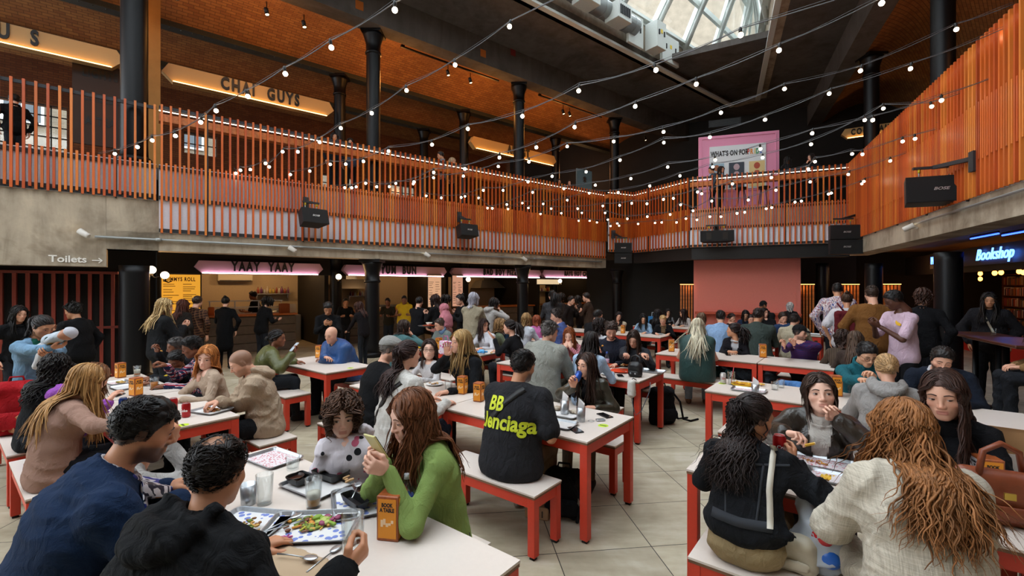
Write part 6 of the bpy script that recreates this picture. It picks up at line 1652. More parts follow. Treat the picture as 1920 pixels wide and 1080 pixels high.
def outside():
# brick terrace across the street, seen through the panes
 a, b = Lp(-30, 17), Lp(24, 17); mb = MB(); mb.prism([a, b, Lp(24, 19), Lp(-30, 19)], 0, 24); ob = S_(mb.build('exterior_facade', MAT['brickext'])); uvbox(ob.data)
 base = empty('window_9', V2(Lp(-26, 16.95), 0), math.atan2(DL[1], DL[0])); base['kind'] = 'structure'
 fr, pn = MB(), MB()
 for k in range(17):
  for z in (1.5, 5.2, 8.9, 12.6, 16.3, 20):
   x = k*2.9; fr.box((x, 0, z+.95), (1.3, .12, 2.0)); pn.box((x-.3, -.07, z+.95), (.5, .02, 1.8)); pn.box((x+.3, -.07, z+.95), (.5, .02, 1.8))
 fr.build('sash_frame', plain('#d8d8d4', .6), base); pn.build('dark_pane', plain('#39434a', .15), base)
 strip('exterior_facade_far', MAT['brickext'], [np.array([-6., 36.]), np.array([36., 24.])], 0, 22, -1.)
 # ------------------------------------------------------------------ everybody in the hall
def hand_frame(P, nm):
 """world matrix at the palm: y along the fingers, -z out of the palm"""
 w, R, s = P['hand'+nm]; M = Matrix([list(r) for r in R]).to_4x4(); M.translation = Vector(w) + Vector(R @ np.array([0, .07*s, -.03*s]))
 r = P['root']; return Matrix.Translation(r.location) @ Matrix.Rotation(r.rotation_euler.z, 4, 'Z') @ M
def head_frame(P):
 M = Matrix([list(r) for r in P['Rh']]).to_4x4(); M.translation = Vector(P['k']['head']); r = P['root']
 return Matrix.Translation(r.location) @ Matrix.Rotation(r.rotation_euler.z, 4, 'Z') @ M @ Matrix.Scale(P['hs'], 4)
WHO = {}
def people():
 p = person
 def q(key, *a, **k): WHO[key] = p(*a, **k)
 # --- foreground table
 q('navy', 'dark haired bearded man in navy sweater with a patterned scarf, eating at far left front', (270, 805), Y=1.92, fac=45, hd=47, pit=20, lean=20, sex='m', fat=1.14, skin='tan', hair='short', hcol='#120e0d', beard=.85, top=('knit', '#14253f'), topk='sweater', fit=.012, neck='collar', inner=('collar', '#b8bcc4'), bot='#181a20', R=('px', 335, 935, 1.85, (.2, 1, .1), (-.3, -.2, -1), 'pinch'), L=('px', 312, 915, 2.0, (.3, 1, .2), (.3, 0, -1), 'grip'))
 q('blackjacket', 'balding dark haired man in black hooded jacket, his back to us, front left', (408, 884), Y=1.62, fac=22, hd=2, pit=14, lean=16, sex='m', fat=1.12, skin='tan', hair='thin', hcol='#1a1513', top=('cotton', '#0d0e10'), topk='jacket', neck='hood', fit=.025, bot='#15161a', R=('px', 640, 1075, 1.62, (.35, .8, .5), (-.9, .2, .3), 'hold'), L='table')
 q('greysleeve', 'person in pale grey sweatshirt leaning chin on hand, mostly hidden behind the navy sweater man', (292, 806), Y=2.35, fac=45, hd=40, pit=15, lean=24, sex='m', skin='tan', hair='short', hcol='#15100e', top=('cotton', '#9a9692'), topk='sweater', R=('px', 318, 838, 2.3, (.1, .2, 1), (-.6, -.6, .2), 'hold', (.6, .5, -.8)), L='table')
 q('girlcurl', 'curly haired child in a white printed hoodie looking at the camera', (643, 780), Y=2.78, fac=-178, hd=160, pit=8, lean=8, sex='c', sc=.83, skin='pale', hair='curly', hcol='#4a3020', hlen=.16, curl=.016, wl=.05, hN=1.3, top=('print', '#c6bfc4', '#b85a72', '#1a1a1e'), topk='hoodie', eye=1., gaze=(.5, 0), L='lap', R='lap', hw=1.1, lip='#a8584a')
 q('green', 'woman in bright green cardigan holding up her phone', (772, 778), Y=2.32, fac=-125, hd=-126, pit=16, lean=12, sex='f', skin='pale', hair='long', hcol='#6b4026', hlen=.40, curl=.007, wl=.14, top=('knit', '#7b9150'), topk='cardigan', bot='#2a2a30', L=('px', 728, 882, 2.1, (-.15, .9, .45), (.8, -.1, .2), 'hold', (-.5, -.1, -.9)), R=('px', 722, 868, 2.22, (-.2, .9, .5), (-.6, -.2, .6), 'hold', (.8, -.1, -.8)), hw=1.08, gaze=(0, -1), eye=.55, lip='#a05a50')
 # --- left table
 q('beige', 'woman with long blonde hair in a beige brown sweater at the left', (163, 712), Y=3.45, fac=42, hd=46, pit=22, lean=14, sex='f', fat=1.2, skin='fair', hair='long', hcol='#a37a4a', hlen=.50, top=('knit', '#8f7062'), topk='sweater', bot='#141417', R=('px', 236, 800, 3.1, None, None, 'relax'), L='table')
 q('purple', 'child in a purple hoodie half hidden behind the long blonde hair', (178, 676), Y=3.9, fac=50, hd=50, pit=25, lean=20, sex='c', sc=.9, skin='fair', hair='long', hcol='#6a4428', hlen=.25, top=('cotton', '#8a4aa0'), topk='hoodie', R=('px', 200, 755, 3.75, None, None, 'relax'), L='chin')
 q('blackcurl', 'woman with long curly black hair and yellow clip, her back turned, at the left', (103, 690), Y=4.15, fac=30, hd=-15, pit=12, lean=12, sex='f', skin='tan', hair='curly', hcol='#0f0b0a', hlen=.34, curl=.014, wl=.07, top=('cotton', '#111214'), topk='sweater')
 q('mother', 'standing woman in pale denim jacket cradling a baby', (80, 612), Y=4.75, st='stand', fac=108, hd=96, pit=28, lean=4, sex='f', fat=1.2, skin='tan', hair='pony', hcol='#17100e', hlen=.3, top=('denim', '#6a8aa4'), topk='jacket', inner=('crew', '#1e5a4a', 'open'), bot='#28405c', L=('px', 92, 668, 4.45, (.8, .5, .1), (0, -.6, .8), 'grip', (-.9, 0, -.5)), R=('px', 118, 652, 4.4, (-.7, .6, .1), (0, -.5, .8), 'grip', (.9, .1, -.5)))
 q('dark1', 'dim standing woman with long dark hair by the slatted screen, far left', (36, 588), Y=6.6, st='stand', fac=120, hd=110, lean=3, sex='f', hair='long', hcol='#0c0908', top=('cotton', '#0c0c0e'), topk='jacket', L='hang', R='hang')
 q('dark2', 'dim seated man in black against the slatted screen, behind the baby', (137, 583), Y=6.9, st='stand', fac=-90, hd=-92, lean=6, sex='m', fat=1.15, hair='curlyshort', hcol='#0c0a09', top=('cotton', '#0b0b0d'), topk='jacket', L='phone', R='hang', skin='tan')
 q('gramps', 'older man in dark jacket raising a fork, spectacles pushed onto his forehead', (330, 652), Y=5.75, fac=-135, hd=-130, pit=14, lean=10, sex='m', fat=1.1, skin='brown', hair='crop', hcol='#3a3634', top=('cotton', '#1a1b1f'), topk='jacket', R=('px', 296, 662, 5.5, (-.1, .2, 1), (-.4, .4, 0), 'hold'), L='table', lip='#5a3028')
 q('plaid', 'man in red, white and navy plaid shirt seen from the side', (360, 650), Y=5.3, fac=-130, hd=-121, pit=22, lean=14, sex='m', fat=1.05, skin='brown', hair='short', hcol='#14100f', top=('plaid', '#b9b4bc', '#1c2440', '#9c2230'), topk='shirt', L='table', R=('px', 312, 686, 5.1, (-.2, .8, .5), None, 'hold'))
 q('smallboy', 'small dark haired child bending low between the two older men', (331, 690), Y=5.5, fac=-130, hd=180, pit=30, lean=20, sex='c', sc=.72, skin='brown', hair='short', hcol='#0f0c0b', top=('cotton', '#20232b'), topk='sweater')
 q('ginger', 'girl with long ginger hair resting her cheek on her hand', (389, 693), Y=4.8, fac=-148, hd=170, pit=10, roll=-6, lean=14, sex='c', sc=.9, skin='pale', hair='long', hcol='#b06f38', hlen=.27, top=('cotton', '#a8937f'), topk='sweater', R='chin', L='table', eye=.8, hw=1.12)
 q('hoodie', 'man with shaved head and goatee in beige hoodie', (452, 680), Y=4.32, fac=-128, hd=-124, pit=30, lean=16, sex='m', fat=1.08, skin='fair', hair='buzz', hcol='#5e4630', beard=.5, bcol='#6a4a30', top=('cotton', '#a4907a'), topk='hoodie', fit=.008, bot='#101114', R=('px', 412, 752, 4.15, (-.2, .9, -.1), None, 'pinch'), L=('px', 420, 762, 4.4, None, None, 'pinch'))
 # --- table with the bald man
 q('bomber', 'woman in olive bomber jacket with slick bun and phone in hand', (520, 634), Y=6.35, fac=60, hd=80, pit=4, lean=16, sex='f', fat=1.12, skin='brown', hair='bunlow', hcol='#14100f', top=('puffer', '#54562c'), topk='jacket', fit=.02, R=('px', 548, 664, 6.2, None, (0, -.3, 1), 'hold'), L='table', hw=1.06, bot='#22262c')
 q('bald', 'bald man in blue padded coat leaning on folded arms', (621, 628), Y=6.75, fac=-150, hd=-163, pit=14, lean=22, sex='m', fat=1.22, skin='fair', hair='bald', hcol='#7a6a5c', top=('puffer', '#23487c'), topk='jacket', fit=.02, L='cross', R='cross', bot='#16181f')
 q('phoneman', 'standing man in black looking down at his phone before the stalls', (615, 578), Y=8.6, st='stand', fac=158, hd=158, pit=35, lean=5, sex='m', skin='tan', hair='short', hcol='#0f0c0b', top=('cotton', '#0d0d0f'), topk='jacket', L='phone', R='phone')
 q('blondeback', 'standing woman with long blonde hair in black jacket, back turned at left', (309, 574), Y=6.9, st='stand', fac=35, hd=55, pit=10, lean=3, sex='f', fat=1.05, hair='long', hcol='#b79a6a', hlen=.42, curl=.008, wl=.12, top=('cotton', '#17181a'), topk='jacket', fit=.02, R='phone', L='phone')
 q('browncoat', 'standing woman with auburn hair reading the yellow menu', (343, 572), Y=9.2, st='stand', fac=10, lean=2, sex='f', hair='long', hcol='#4a2418', hlen=.3, top=('cotton', '#1d1713'), topk='coat', L='hang', R='hang')
 q('backpack', 'standing person with brown patterned backpack below the yellow menu', (370, 566), Y=9.5, st='stand', fac=5, lean=3, sex='m', hair='short', hcol='#2a1c14', top=('plaid', '#4a2c20', '#2a1812', '#6a4a30'), topk='jacket', L='hang', R='hang')
 q('silhouette', 'standing person all in black with a topknot facing the first counter', (423, 566), Y=10.4, st='stand', fac=-20, lean=3, sex='f', hair='bun', hcol='#0b0908', top=('cotton', '#08080a'), topk='coat', bot='#08080a', L='phone', R='hang')
 q('chef', 'cook in black t shirt behind the first counter', (474, 554), Y=13.6, st='stand', fac=-100, hd=-100, lean=8, sex='m', skin='brown', hair='curlyshort', hcol='#0e0b0a', top=('cotton', '#101013'), topk='tee', L='carry', R='carry')
 q('counterblack', 'person in black leaning on the first counter, its right end', (502, 566), Y=10.9, st='stand', fac=30, lean=12, sex='f', fat=1.15, hair='curly', hlen=.14, hcol='#120c0a', top=('cotton', '#0b0a0b'), topk='jacket', L='carry', R='carry')
 q('cookleft', 'cook in dark apron in the second stall, left of the column', (648, 572), Y=13.5, st='stand', fac=150, lean=8, sex='m', hair='short', hcol='#0e0b0a', top=('cotton', '#14161a'), topk='tee', L='carry', R='carry', skin='tan')
 q('auburn', 'woman with auburn hair at the small table left of the middle column', (673, 575), Y=10.6, fac=-60, hd=-80, pit=25, lean=12, sex='f', hair='long', hcol='#3a1a10', hlen=.3, top=('cotton', '#141012'), topk='jacket', R='mouth', st='stand')
 q('hivis', 'cook in a yellow vest behind the second counter', (758, 562), Y=13.4, st='stand', fac=170, lean=4, sex='m', skin='brown', hair='short', hcol='#0d0a09', top=('cotton', '#c8a020'), topk='vest', L='carry', R='carry')
 q('cookcap', 'cook in dark top with yellow collar behind the second counter', (727, 570), Y=13.6, st='stand', fac=185, lean=6, sex='m', skin='brown', hair='short', hcol='#0d0a09', top=('cotton', '#2a2418'), topk='tee', L='carry', R='carry')
 # --- middle table, near bench
 q('flatcap', 'man in black sweater wearing a grey flat cap', (732, 655), Y=4.65, fac=50, hd=84, pit=14, lean=14, sex='m', fat=1.12, skin='fair', hair='crop', hcol='#5a5450', beard=.6, bcol='#6a6058', top=('knit', '#0f1012'), topk='sweater', bot='#1d2a44', hat=('flatcap', '#8c8a86'))
 q('whitejacket', 'woman with long wavy dark hair in white jacket, seen from behind', (766, 657), Y=4.12, fac=42, hd=50, pit=6, lean=10, sex='f', fat=1.08, skin='fair', hair='pony', hcol='#2a1714', hlen=.44, curl=.012, wl=.11, hN=1.5, top=('linen', '#c4c1bb'), topk='jacket', bot='#232833')
 q('valencia', 'man in black t shirt with yellow lettering across his back', (981, 686), Y=3.66, fac=26, hd=44, pit=14, lean=14, sex='m', fat=1.08, skin='tan', hair='short', hcol='#110d0c', beard=.8, top=('cotton', '#232326'), topk='tee', fit=.022, bot='#5c4c3a', botk='cotton', shoe='#8a857c', R=('px', 1040, 820, 3.62, (-.7, .7, 0), None, 'relax', (.35, -.1, -.9)), L='table')
 q('girlglasses', 'girl with glasses and long brown hair looking up', (805, 662), Y=5.72, fac=-150, hd=174, pit=-6, lean=4, sex='c', sc=.80, hw=1.15, skin='pale', hair='long', hcol='#33201a', hlen=.3, top=('cotton', '#b8b4b4'), topk='sweater', glasses='#1a1512', eye=1.)
 q('blondeblack', 'woman with long blonde hair in black sweater, looking left with hand raised', (864, 640), Y=5.1, fac=-140, hd=-122, pit=2, lean=10, sex='f', fat=1.08, skin='fair', hair='long', hcol='#a48455', hlen=.42, top=('knit', '#17181b'), topk='sweater', R=('px', 838, 668, 4.85, (-.2, .2, 1), (-.3, .5, .2), 'flat', (.8, .3, -.7)), L='table', hw=1.06, neck='turtle')
 q('can', 'woman in dark olive leather jacket drinking from a blue can', (1100, 684), Y=4.48, fac=-150, hd=-128, pit=2, lean=12, sex='f', skin='fair', hair='long', hcol='#332018', hlen=.40, top=('leather', '#343126'), topk='jacket', inner=('crew', '#121214', 'open'), bot='#5a4f40', botk='cotton', R=('px', 1076, 728, 4.28, (.25, .25, 1), (-.7, .5, .0), 'grip', (.9, .3, -.6)), L=('px', 1118, 765, 4.3, (1, .2, 0), None, 'relax'), hw=1.04)
 # --- camera bag table
 q('greyjacket', 'grey haired man in pale grey jacket, back turned, camera bag strap over it', (1031, 622), Y=5.9, fac=36, hd=64, pit=12, lean=14, sex='m', fat=1.15, skin='fair', hair='curlyshort', hcol='#4b4744', top=('cotton', '#8b8c84'), topk='jacket', fit=.02, bot='#4a4438')
 q('redhead', 'woman with long red hair eating with both hands', (1067, 628), Y=6.85, fac=-148, hd=-165, pit=18, lean=12, sex='f', skin='pale', hair='long', hcol='#84451f', hlen=.36, top=('vstripe', '#a8747c', '#7a3440'), topk='shirt', L='mouth', R='mouth')
 q('bluetop', 'woman with straight black hair in pale blue top, her back to us', (1108, 640), Y=5.6, fac=34, hd=20, pit=8, lean=12, sex='f', skin='fair', hair='long', hcol='#17100f', hlen=.36, top=('cotton', '#9fb4cc'), topk='sweater')
 q('eater', 'man with brown curls in navy jacket lifting a forkful', (1146, 620), Y=6.7, fac=-155, hd=-174, pit=26, lean=10, sex='m', fat=1.05, skin='fair', hair='curlyshort', hcol='#2c1d15', beard=.55, top=('cotton', '#20222d'), topk='jacket', R=('px', 1127, 662, 6.4, (.4, .3, .8), (.3, .4, 0), 'hold'), L='table', eye=.4)
 q('darkjacket', 'woman with brown hair in charcoal jacket picking at her food', (1188, 635), Y=6.35, fac=-150, hd=-152, pit=28, lean=10, sex='f', fat=1.1, skin='fair', hair='long', hcol='#35231a', hlen=.32, top=('cotton', '#2b2c31'), topk='jacket', R=('px', 1172, 665, 6.0, None, None, 'pinch'), L=('px', 1203, 664, 6.05, (-.8, .4, 0), None, 'pinch'), eye=.4)
 # --- party table and behind
 q('teal', 'woman in teal sweater eating, back three quarters turned', (758, 612), Y=7.9, fac=38, hd=64, pit=8, lean=12, sex='f', fat=1.15, skin='fair', hair='bob', hcol='#2f2019', hlen=.17, top=('knit', '#47686a'), topk='sweater', R='mouth', L='table')
 q('shorthair', 'woman with short brown hair in grey cardigan and blue scarf', (824, 608), Y=8.75, fac=-145, hd=-122, pit=18, lean=16, sex='f', fat=1.1, skin='fair', hair='crop', hcol='#33261f', top=('knit', '#6a7472'), topk='cardigan', inner=('turtle', '#5f7898'), glasses='#2a2220')
 q('hijab', 'standing woman in pink headscarf carrying an orange tray', (832, 580), Y=9.3, st='stand', fac=-70, hd=-75, pit=12, lean=3, sex='f', fat=1.05, hair='none', top=('cotton', '#8a5a52'), topk='coat', hat=('hijab', '#b5727c'), L='carry', R='carry')
 q('trench', 'standing woman with silver hair in beige trench coat, back turned', (888, 560), Y=8.9, st='stand', fac=22, hd=30, lean=2, sex='f', fat=1.1, hair='bob', hcol='#9c9ca6', hlen=.19, top=('cotton', '#948b76'), topk='coat', L='phone', R='phone')
 q('whiteblouse', 'woman with glasses and long dark hair in white blouse looking right', (907, 609), Y=8.45, fac=-150, hd=138, pit=6, lean=8, sex='f', skin='fair', hair='long', hcol='#2c1a15', hlen=.36, top=('cotton', '#c2c2c8'), topk='shirt', glasses='#1c1614')
 q('sage', 'woman with wavy blonde hair in sage green top facing right', (939, 610), Y=8.6, fac=70, hd=80, lean=8, sex='f', skin='fair', hair='curly', hcol='#8f6e48', hlen=.2, curl=.01, top=('knit', '#68705a'), topk='sweater')
 q('braid', 'woman in black with a long dark braid talking with raised hand', (955, 613), Y=7.5, fac=-62, hd=-72, pit=8, lean=12, sex='f', skin='fair', hair='pony', hcol='#1a1110', hlen=.3, hN=.5, top=('cotton', '#121215'), topk='sweater', L=('px', 928, 636, 7.3, (-.2, .7, .7), (0, 0, 1), 'flat'), R='table')
 q('whiteblonde', 'woman with blonde bob in white top, back turned, behind the party table', (987, 598), Y=9.2, fac=36, hd=30, lean=8, sex='f', fat=1.1, hair='bob', hcol='#93734a', hlen=.2, top=('cotton', '#c0c4cc'), topk='sweater')
 q('blueman', 'man with dark curly hair in a blue shirt facing left', (1043, 592), Y=8.7, fac=-58, hd=-86, lean=6, sex='m', fat=1.05, skin='fair', hair='curlyshort', hcol='#2a211e', top=('cotton', '#46568a'), topk='shirt')
 q('pinkkid', 'red haired child in a pink top beside the blonde bob', (1006, 603), Y=10.4, fac=10, hd=-20, sex='c', sc=.86, hair='bob', hcol='#7a3a20', hlen=.16, top=('cotton', '#c06aa0'), topk='sweater')
 q('standgrey', 'standing woman with black ponytail in grey jacket at the chicken stall', (1035, 554), Y=10.6, st='stand', fac=-10, lean=3, sex='f', fat=1.1, hair='pony', hcol='#0c0a0b', hlen=.35, top=('cotton', '#38383b'), topk='jacket', L='phone', R='phone')
 for i, (x, y, Yd, f, c, lab) in enumerate(((1053, 557, 12.6, 60, '#251a16', 'leftmost of the huddle at the chicken stall'), (1071, 563, 12.4, 120, '#1c1412', 'second in the huddle at the chicken stall, facing out'), (1082, 562, 12.9, -80, '#2a1d18', 'third in the huddle at the chicken stall'), (1099, 557, 12.5, -70, '#3a2a20', 'rightmost of the huddle at the chicken stall'))):
  q('hud%d' % i, 'dimly lit customer in brown, ' + lab, (x, y), Y=Yd, st='stand', fac=f, lean=4, sex='m' if i % 2 else 'f', hair='short' if i % 2 else 'bob', hlen=.16, hcol='#1a100c', top=('cotton', c), topk='jacket', L='phone', R='hang')
 for i, (x, y, Yd, f, c, hcx, lab) in enumerate(((786, 566, 10.6, 20, '#101013', '#0c0a0a', 'in black with beige trousers before the second counter'), (816, 562, 10.3, -60, '#0f0e10', '#2a140e', 'with long brown hair before the pale menu board'), (836, 562, 10.9, 40, '#5a3420', '#1a0f0b', 'in rust brown coat behind the pink headscarf'), (862, 562, 10.1, -120, '#111113', '#0f0b0b', 'in black holding a red drink, left of the trench coat'))):
  q('que%d' % i, 'standing customer ' + lab, (x, y), Y=Yd, st='stand', fac=f, lean=3, sex='f' if i else 'm', hair=['short', 'long', 'curly', 'bun'][i], hcol=hcx, hlen=[.1, .32, .12, .1][i], top=('cotton', c), topk=['jacket', 'coat', 'coat', 'jacket'][i], bot='#5a4632' if i == 0 else '#16161a', L='phone', R='phone')
 q('greyhood', 'woman in pale grey hoodie perched at the bar table, hands at her face', (927, 568), Y=10.3, fac=55, hd=75, lean=14, sex='f', seat=.72, hair='bob', hcol='#1a1312', hlen=.18, top=('cotton', '#a4a09c'), topk='hoodie', R='mouth', L='table', tz=1.05, bot='#28405c')
 # --- far tables
 q('blacksit', 'man in black with short dark hair sitting sideways left of the cream coat', (1121, 592), Y=9.6, fac=48, hd=70, lean=14, sex='m', fat=1.1, hair='short', hcol='#0e0b0a', top=('cotton', '#101114'), topk='sweater')
 q('creamcoat', 'woman in cream coat tilting her head onto her hand', (1160, 593), Y=11.5, fac=-150, hd=-168, roll=-14, lean=10, sex='f', skin='fair', hair='long', hcol='#17100f', hlen=.3, top=('cotton', '#b5a68e'), topk='coat', L='chin', R='table')
 q('curlback', 'woman with bushy dark curls in a white and black top, back turned', (1124, 611), Y=7.7, fac=38, lean=10, sex='f', hair='curly', hcol='#1e1311', hlen=.2, curl=.012, top=('print', '#b8b8bc', '#1a1a1c', '#2a2a30'), topk='sweater')
 q('denimgirl', 'woman with long black hair in pale denim jacket eating', (1206, 597), Y=11.05, fac=-146, hd=-166, pit=26, lean=12, sex='f', skin='asian', hair='long', hcol='#120d0d', hlen=.32, top=('denim', '#7f99b2'), topk='jacket')
 q('blazer', 'woman with blonde hair tied back in black blazer bending over her plate', (1243, 600), Y=10.7, fac=-158, hd=-150, pit=26, lean=22, sex='f', skin='fair', hair='bunlow', hcol='#a98a5c', top=('cotton', '#121215'), topk='jacket', inner=('crew', '#7a6248', 'open'))
 q('blackback', 'woman with long black hair in black, back turned beside the blue paper bag', (1233, 588), Y=11.9, fac=36, lean=8, sex='f', hair='long', hcol='#0d0a0a', hlen=.36, top=('cotton', '#0f0f11'), topk='sweater')
 q('fringe', 'woman with black fringe and leather jacket at the farthest table', (1252, 586), Y=13.3, fac=-146, hd=-170, lean=8, sex='f', skin='asian', hair='long', hcol='#0e0a0a', hlen=.26, top=('leather', '#131316'), topk='jacket', R='mouth')
 q('lightsweater', 'woman with long brown hair in pale sweater at the farthest table, facing left', (1281, 587), Y=12.9, fac=-130, hd=-95, lean=10, sex='f', skin='asian', hair='long', hcol='#2a1712', hlen=.36, top=('knit', '#a8a09c'), topk='sweater')
 q('puffer', 'woman with very long platinum hair in green padded vest, seen from behind', (1308, 612), Y=7.05, neck='collar', fac=22, hd=38, pit=16, lean=12, sex='f', fat=1.05, skin='fair', hair='long', hcol='#c4bba2', hlen=.60, spread=1.6, hN=1.4, top=('puffer', '#2c4846'), topk='vest', fit=.01, bot='#7f95aa', shoe='#7a5a44')
 q('shades', 'woman with sunglasses on her head beyond the platinum hair', (1315, 597), Y=9.4, fac=30, hd=10, lean=8, sex='f', hair='bob', hcol='#5a4432', hlen=.18, top=('vstripe', '#7a8ca8', '#b0b8c4'), topk='shirt')
 q('lightblue', 'man in light blue shirt with short dark hair, back turned', (1351, 594), Y=9.15, fac=30, hd=22, lean=10, sex='m', fat=1.12, hair='short', hcol='#17110f', top=('cotton', '#84a2c6'), topk='shirt')
 q('smile1', 'woman with brown hair tied back, face turned right beyond the light blue shirt', (1372, 598), Y=11.5, fac=-150, hd=150, lean=10, sex='f', skin='fair', hair='bunlow', hcol='#22140f', top=('cotton', '#3a2a2c'), topk='sweater')
 q('blackblazer', 'woman with bushy dark ponytail in black blazer, hands clasped, looking left', (1375, 619), Y=7.75, fac=-146, hd=-52, pit=0, lean=12, sex='f', skin='tan', hair='pony', hcol='#1c1110', hlen=.27, curl=.014, hN=1.5, top=('cotton', '#17151a'), topk='jacket', inner=('crew', '#b8b8bc', 'open'), L='clasp', R='clasp', hw=1.05)
 q('longdark', 'woman with long dark hair looking down at the back, left of the dark green shirt', (1398, 590), Y=11.9, fac=-150, hd=-160, pit=26, lean=10, sex='f', skin='asian', hair='long', hcol='#100c0c', hlen=.3, top=('cotton', '#1e2a40'), topk='sweater')
 q('tiedback', 'woman with hair tied back, half hidden by the dark green shirt', (1408, 601), Y=11.1, fac=-150, hd=-165, pit=14, lean=12, sex='f', skin='fair', hair='bunlow', hcol='#1c1210', top=('cotton', '#23201f'), topk='sweater')
 q('darkgreen', 'man in dark green shirt with short brown hair, back turned', (1422, 589), Y=8.65, fac=32, hd=52, lean=10, sex='m', fat=1.15, skin='tan', hair='short', hcol='#1d130f', top=('cotton', '#38423e'), topk='shirt')
 q('laugh', 'laughing woman in black top facing out, right of the dark green shirt', (1433, 586), Y=11.6, fac=-150, hd=168, pit=4, lean=8, sex='f', skin='fair', hair='long', hcol='#150f0e', hlen=.3, top=('cotton', '#131316'), topk='sweater')
 q('capback', 'man in black cap standing at the back in front of the salmon wall', (1431, 572), Y=12.6, fac=-130, hd=-130, lean=8, sex='m', skin='tan', hair='crop', hcol='#14100f', top=('cotton', '#111113'), topk='sweater', hat=('cap', '#121214'))
 q('curlblue', 'man with brown curls in blue shirt, head tilted down right', (1468, 596), Y=10.0, fac=-150, hd=180, pit=14, lean=14, sex='m', fat=1.08, skin='fair', hair='curlyshort', hcol='#2a1b13', top=('cotton', '#273a5c'), topk='shirt')
 q('creamjacket', 'man in cream jacket seen from behind the black cap', (1490, 600), Y=9.0, fac=36, hd=60, lean=12, sex='m', fat=1.1, hair='short', hcol='#1c1411', top=('cotton', '#aea58e'), topk='jacket')
 q('purplecap', 'man in black cap and purple striped sweater, hands joined at his chin', (1500, 624), Y=7.15, fac=-150, hd=146, pit=8, lean=12, sex='m', fat=1.05, skin='fair', hair='crop', hcol='#1d1613', beard=.6, top=('stripe', '#4a2450', '#2a2a5a'), topk='sweater', hat=('cap', '#131416'), L=('px', 1474, 648, 6.8, (.1, .2, 1), (.5, .5, 0), 'hold', (-.6, .5, -.8)), R=('px', 1470, 650, 6.85, (.1, .2, 1), (.5, .5, 0), 'hold', (.6, .6, -.8)))
 q('silver', 'person with silver bob in black, far back by the salmon wall', (1481, 575), Y=12.7, st='stand', sc=.82, fac=20, lean=6, sex='f', hair='bob', hcol='#a8a6a4', hlen=.17, top=('cotton', '#17171a'), topk='sweater', L='hang', R='hang')
 # --- standing group at the right
 q('striped', 'standing man in denim shirt with multicoloured back panel', (1570, 543), Y=8.9, st='stand', fac=35, lean=2, sex='m', fat=1.1, skin='tan', hair='crop', hcol='#120e0d', top=('abstract', '#7fa0b4'), topk='shirt', L='hang', R='hang', fit=.02)
 q('whitetee', 'standing woman in white t shirt with a hair bun and maroon bag on her back', (1588, 562), Y=7.8, st='stand', fac=38, hd=34, lean=2, sex='f', fat=1.12, skin='tan', hair='bun', hcol='#3f2a1c', top=('cotton', '#bfbcc0'), topk='tee', L='hang', R='hang', fit=.02)
 q('brownsweater', 'standing man in brown sweater seen from behind', (1634, 551), Y=7.0, st='stand', fac=38, hd=18, lean=2, sex='m', fat=1.02, skin='fair', hair='crop', hcol='#2a1c14', top=('cotton', '#6d4822'), topk='sweater', fit=.02, L='hang', R='hang', inner=('crew', '#c8c8c8'))
 q('pinktee', 'standing man in pale pink t shirt with a banana print looking at his hands', (1676, 562), Y=6.0, st='stand', fac=-88, hd=-62, pit=30, lean=5, sex='m', fat=.9, skin='dark', hair='crop', hcol='#0a0808', top=('cotton', '#c4aaba'), topk='tee', fit=.012, bot='#101013', L='phone', R='phone', lip='#4a2620')
 q('curlystand', 'standing person with big brown curls in black jacket behind the pink t shirt', (1731, 553), Y=6.9, st='stand', fac=50, lean=2, sex='f', fat=1.15, hair='curly', hcol='#3a2218', hlen=.12, curl=.012, top=('cotton', '#0f0f12'), topk='jacket', L='hang', R='hang')
 q('darkright', 'standing woman with long wavy hair in the dark at right, pale bag strap', (1855, 562), Y=7.4, st='stand', fac=-134, hd=-136, pit=12, lean=4, sex='f', fat=1.15, skin='tan', hair='long', hcol='#17100e', hlen=.42, curl=.01, top=('cotton', '#1d1c20'), topk='jacket', L='hang', R='hang', fit=.02)
 q('curlyseat', 'woman with curly brown hair in brown ribbed cardigan, back turned', (1580, 635), Y=6.5, fac=36, lean=10, sex='f', fat=1.05, hair='curly', hcol='#2e1d16', hlen=.14, curl=.012, top=('vstripe', '#4a3d32', '#3a2f28'), topk='cardigan')
 q('longseat', 'woman with long straight brown hair, back turned beside the brown sweater man', (1604, 637), Y=6.1, fac=38, lean=8, sex='f', hair='long', hcol='#4a382c', hlen=.42, top=('cotton', '#3a2f2a'), topk='sweater')
 q('tealman', 'man with glasses in teal fleece looking down at his food', (1625, 664), Y=4.72, fac=-155, hd=-168, pit=28, lean=14, sex='m', fat=1.05, skin='asian', hair='short', hcol='#14100f', glasses='#17130f', top=('knit', '#1c5660'), topk='sweater', neck='turtle', R=('px', 1612, 712, 4.4, None, None, 'pinch'), L=('px', 1640, 708, 4.45, None, None, 'pinch'), eye=.4)
 q('greyhoodie', 'woman in grey hoodie with blonde hair in a low bun, back turned', (1662, 690), Y=3.85, fac=40, hd=28, pit=14, lean=10, sex='f', fat=1.1, skin='fair', hair='bunlow', hcol='#a5835a', top=('cotton', '#8d8986'), topk='hoodie', fit=.012)
 q('navybeard', 'bearded man in dark navy sweater leaning forward with lowered eyes', (1766, 674), Y=4.45, fac=-142, hd=-146, pit=24, roll=-8, lean=22, sex='m', fat=1.2, skin='fair', hair='short', hcol='#17110f', beard=.9, top=('knit', '#171d29'), topk='sweater', inner=('collar', '#b8b8bc'), eye=.35)
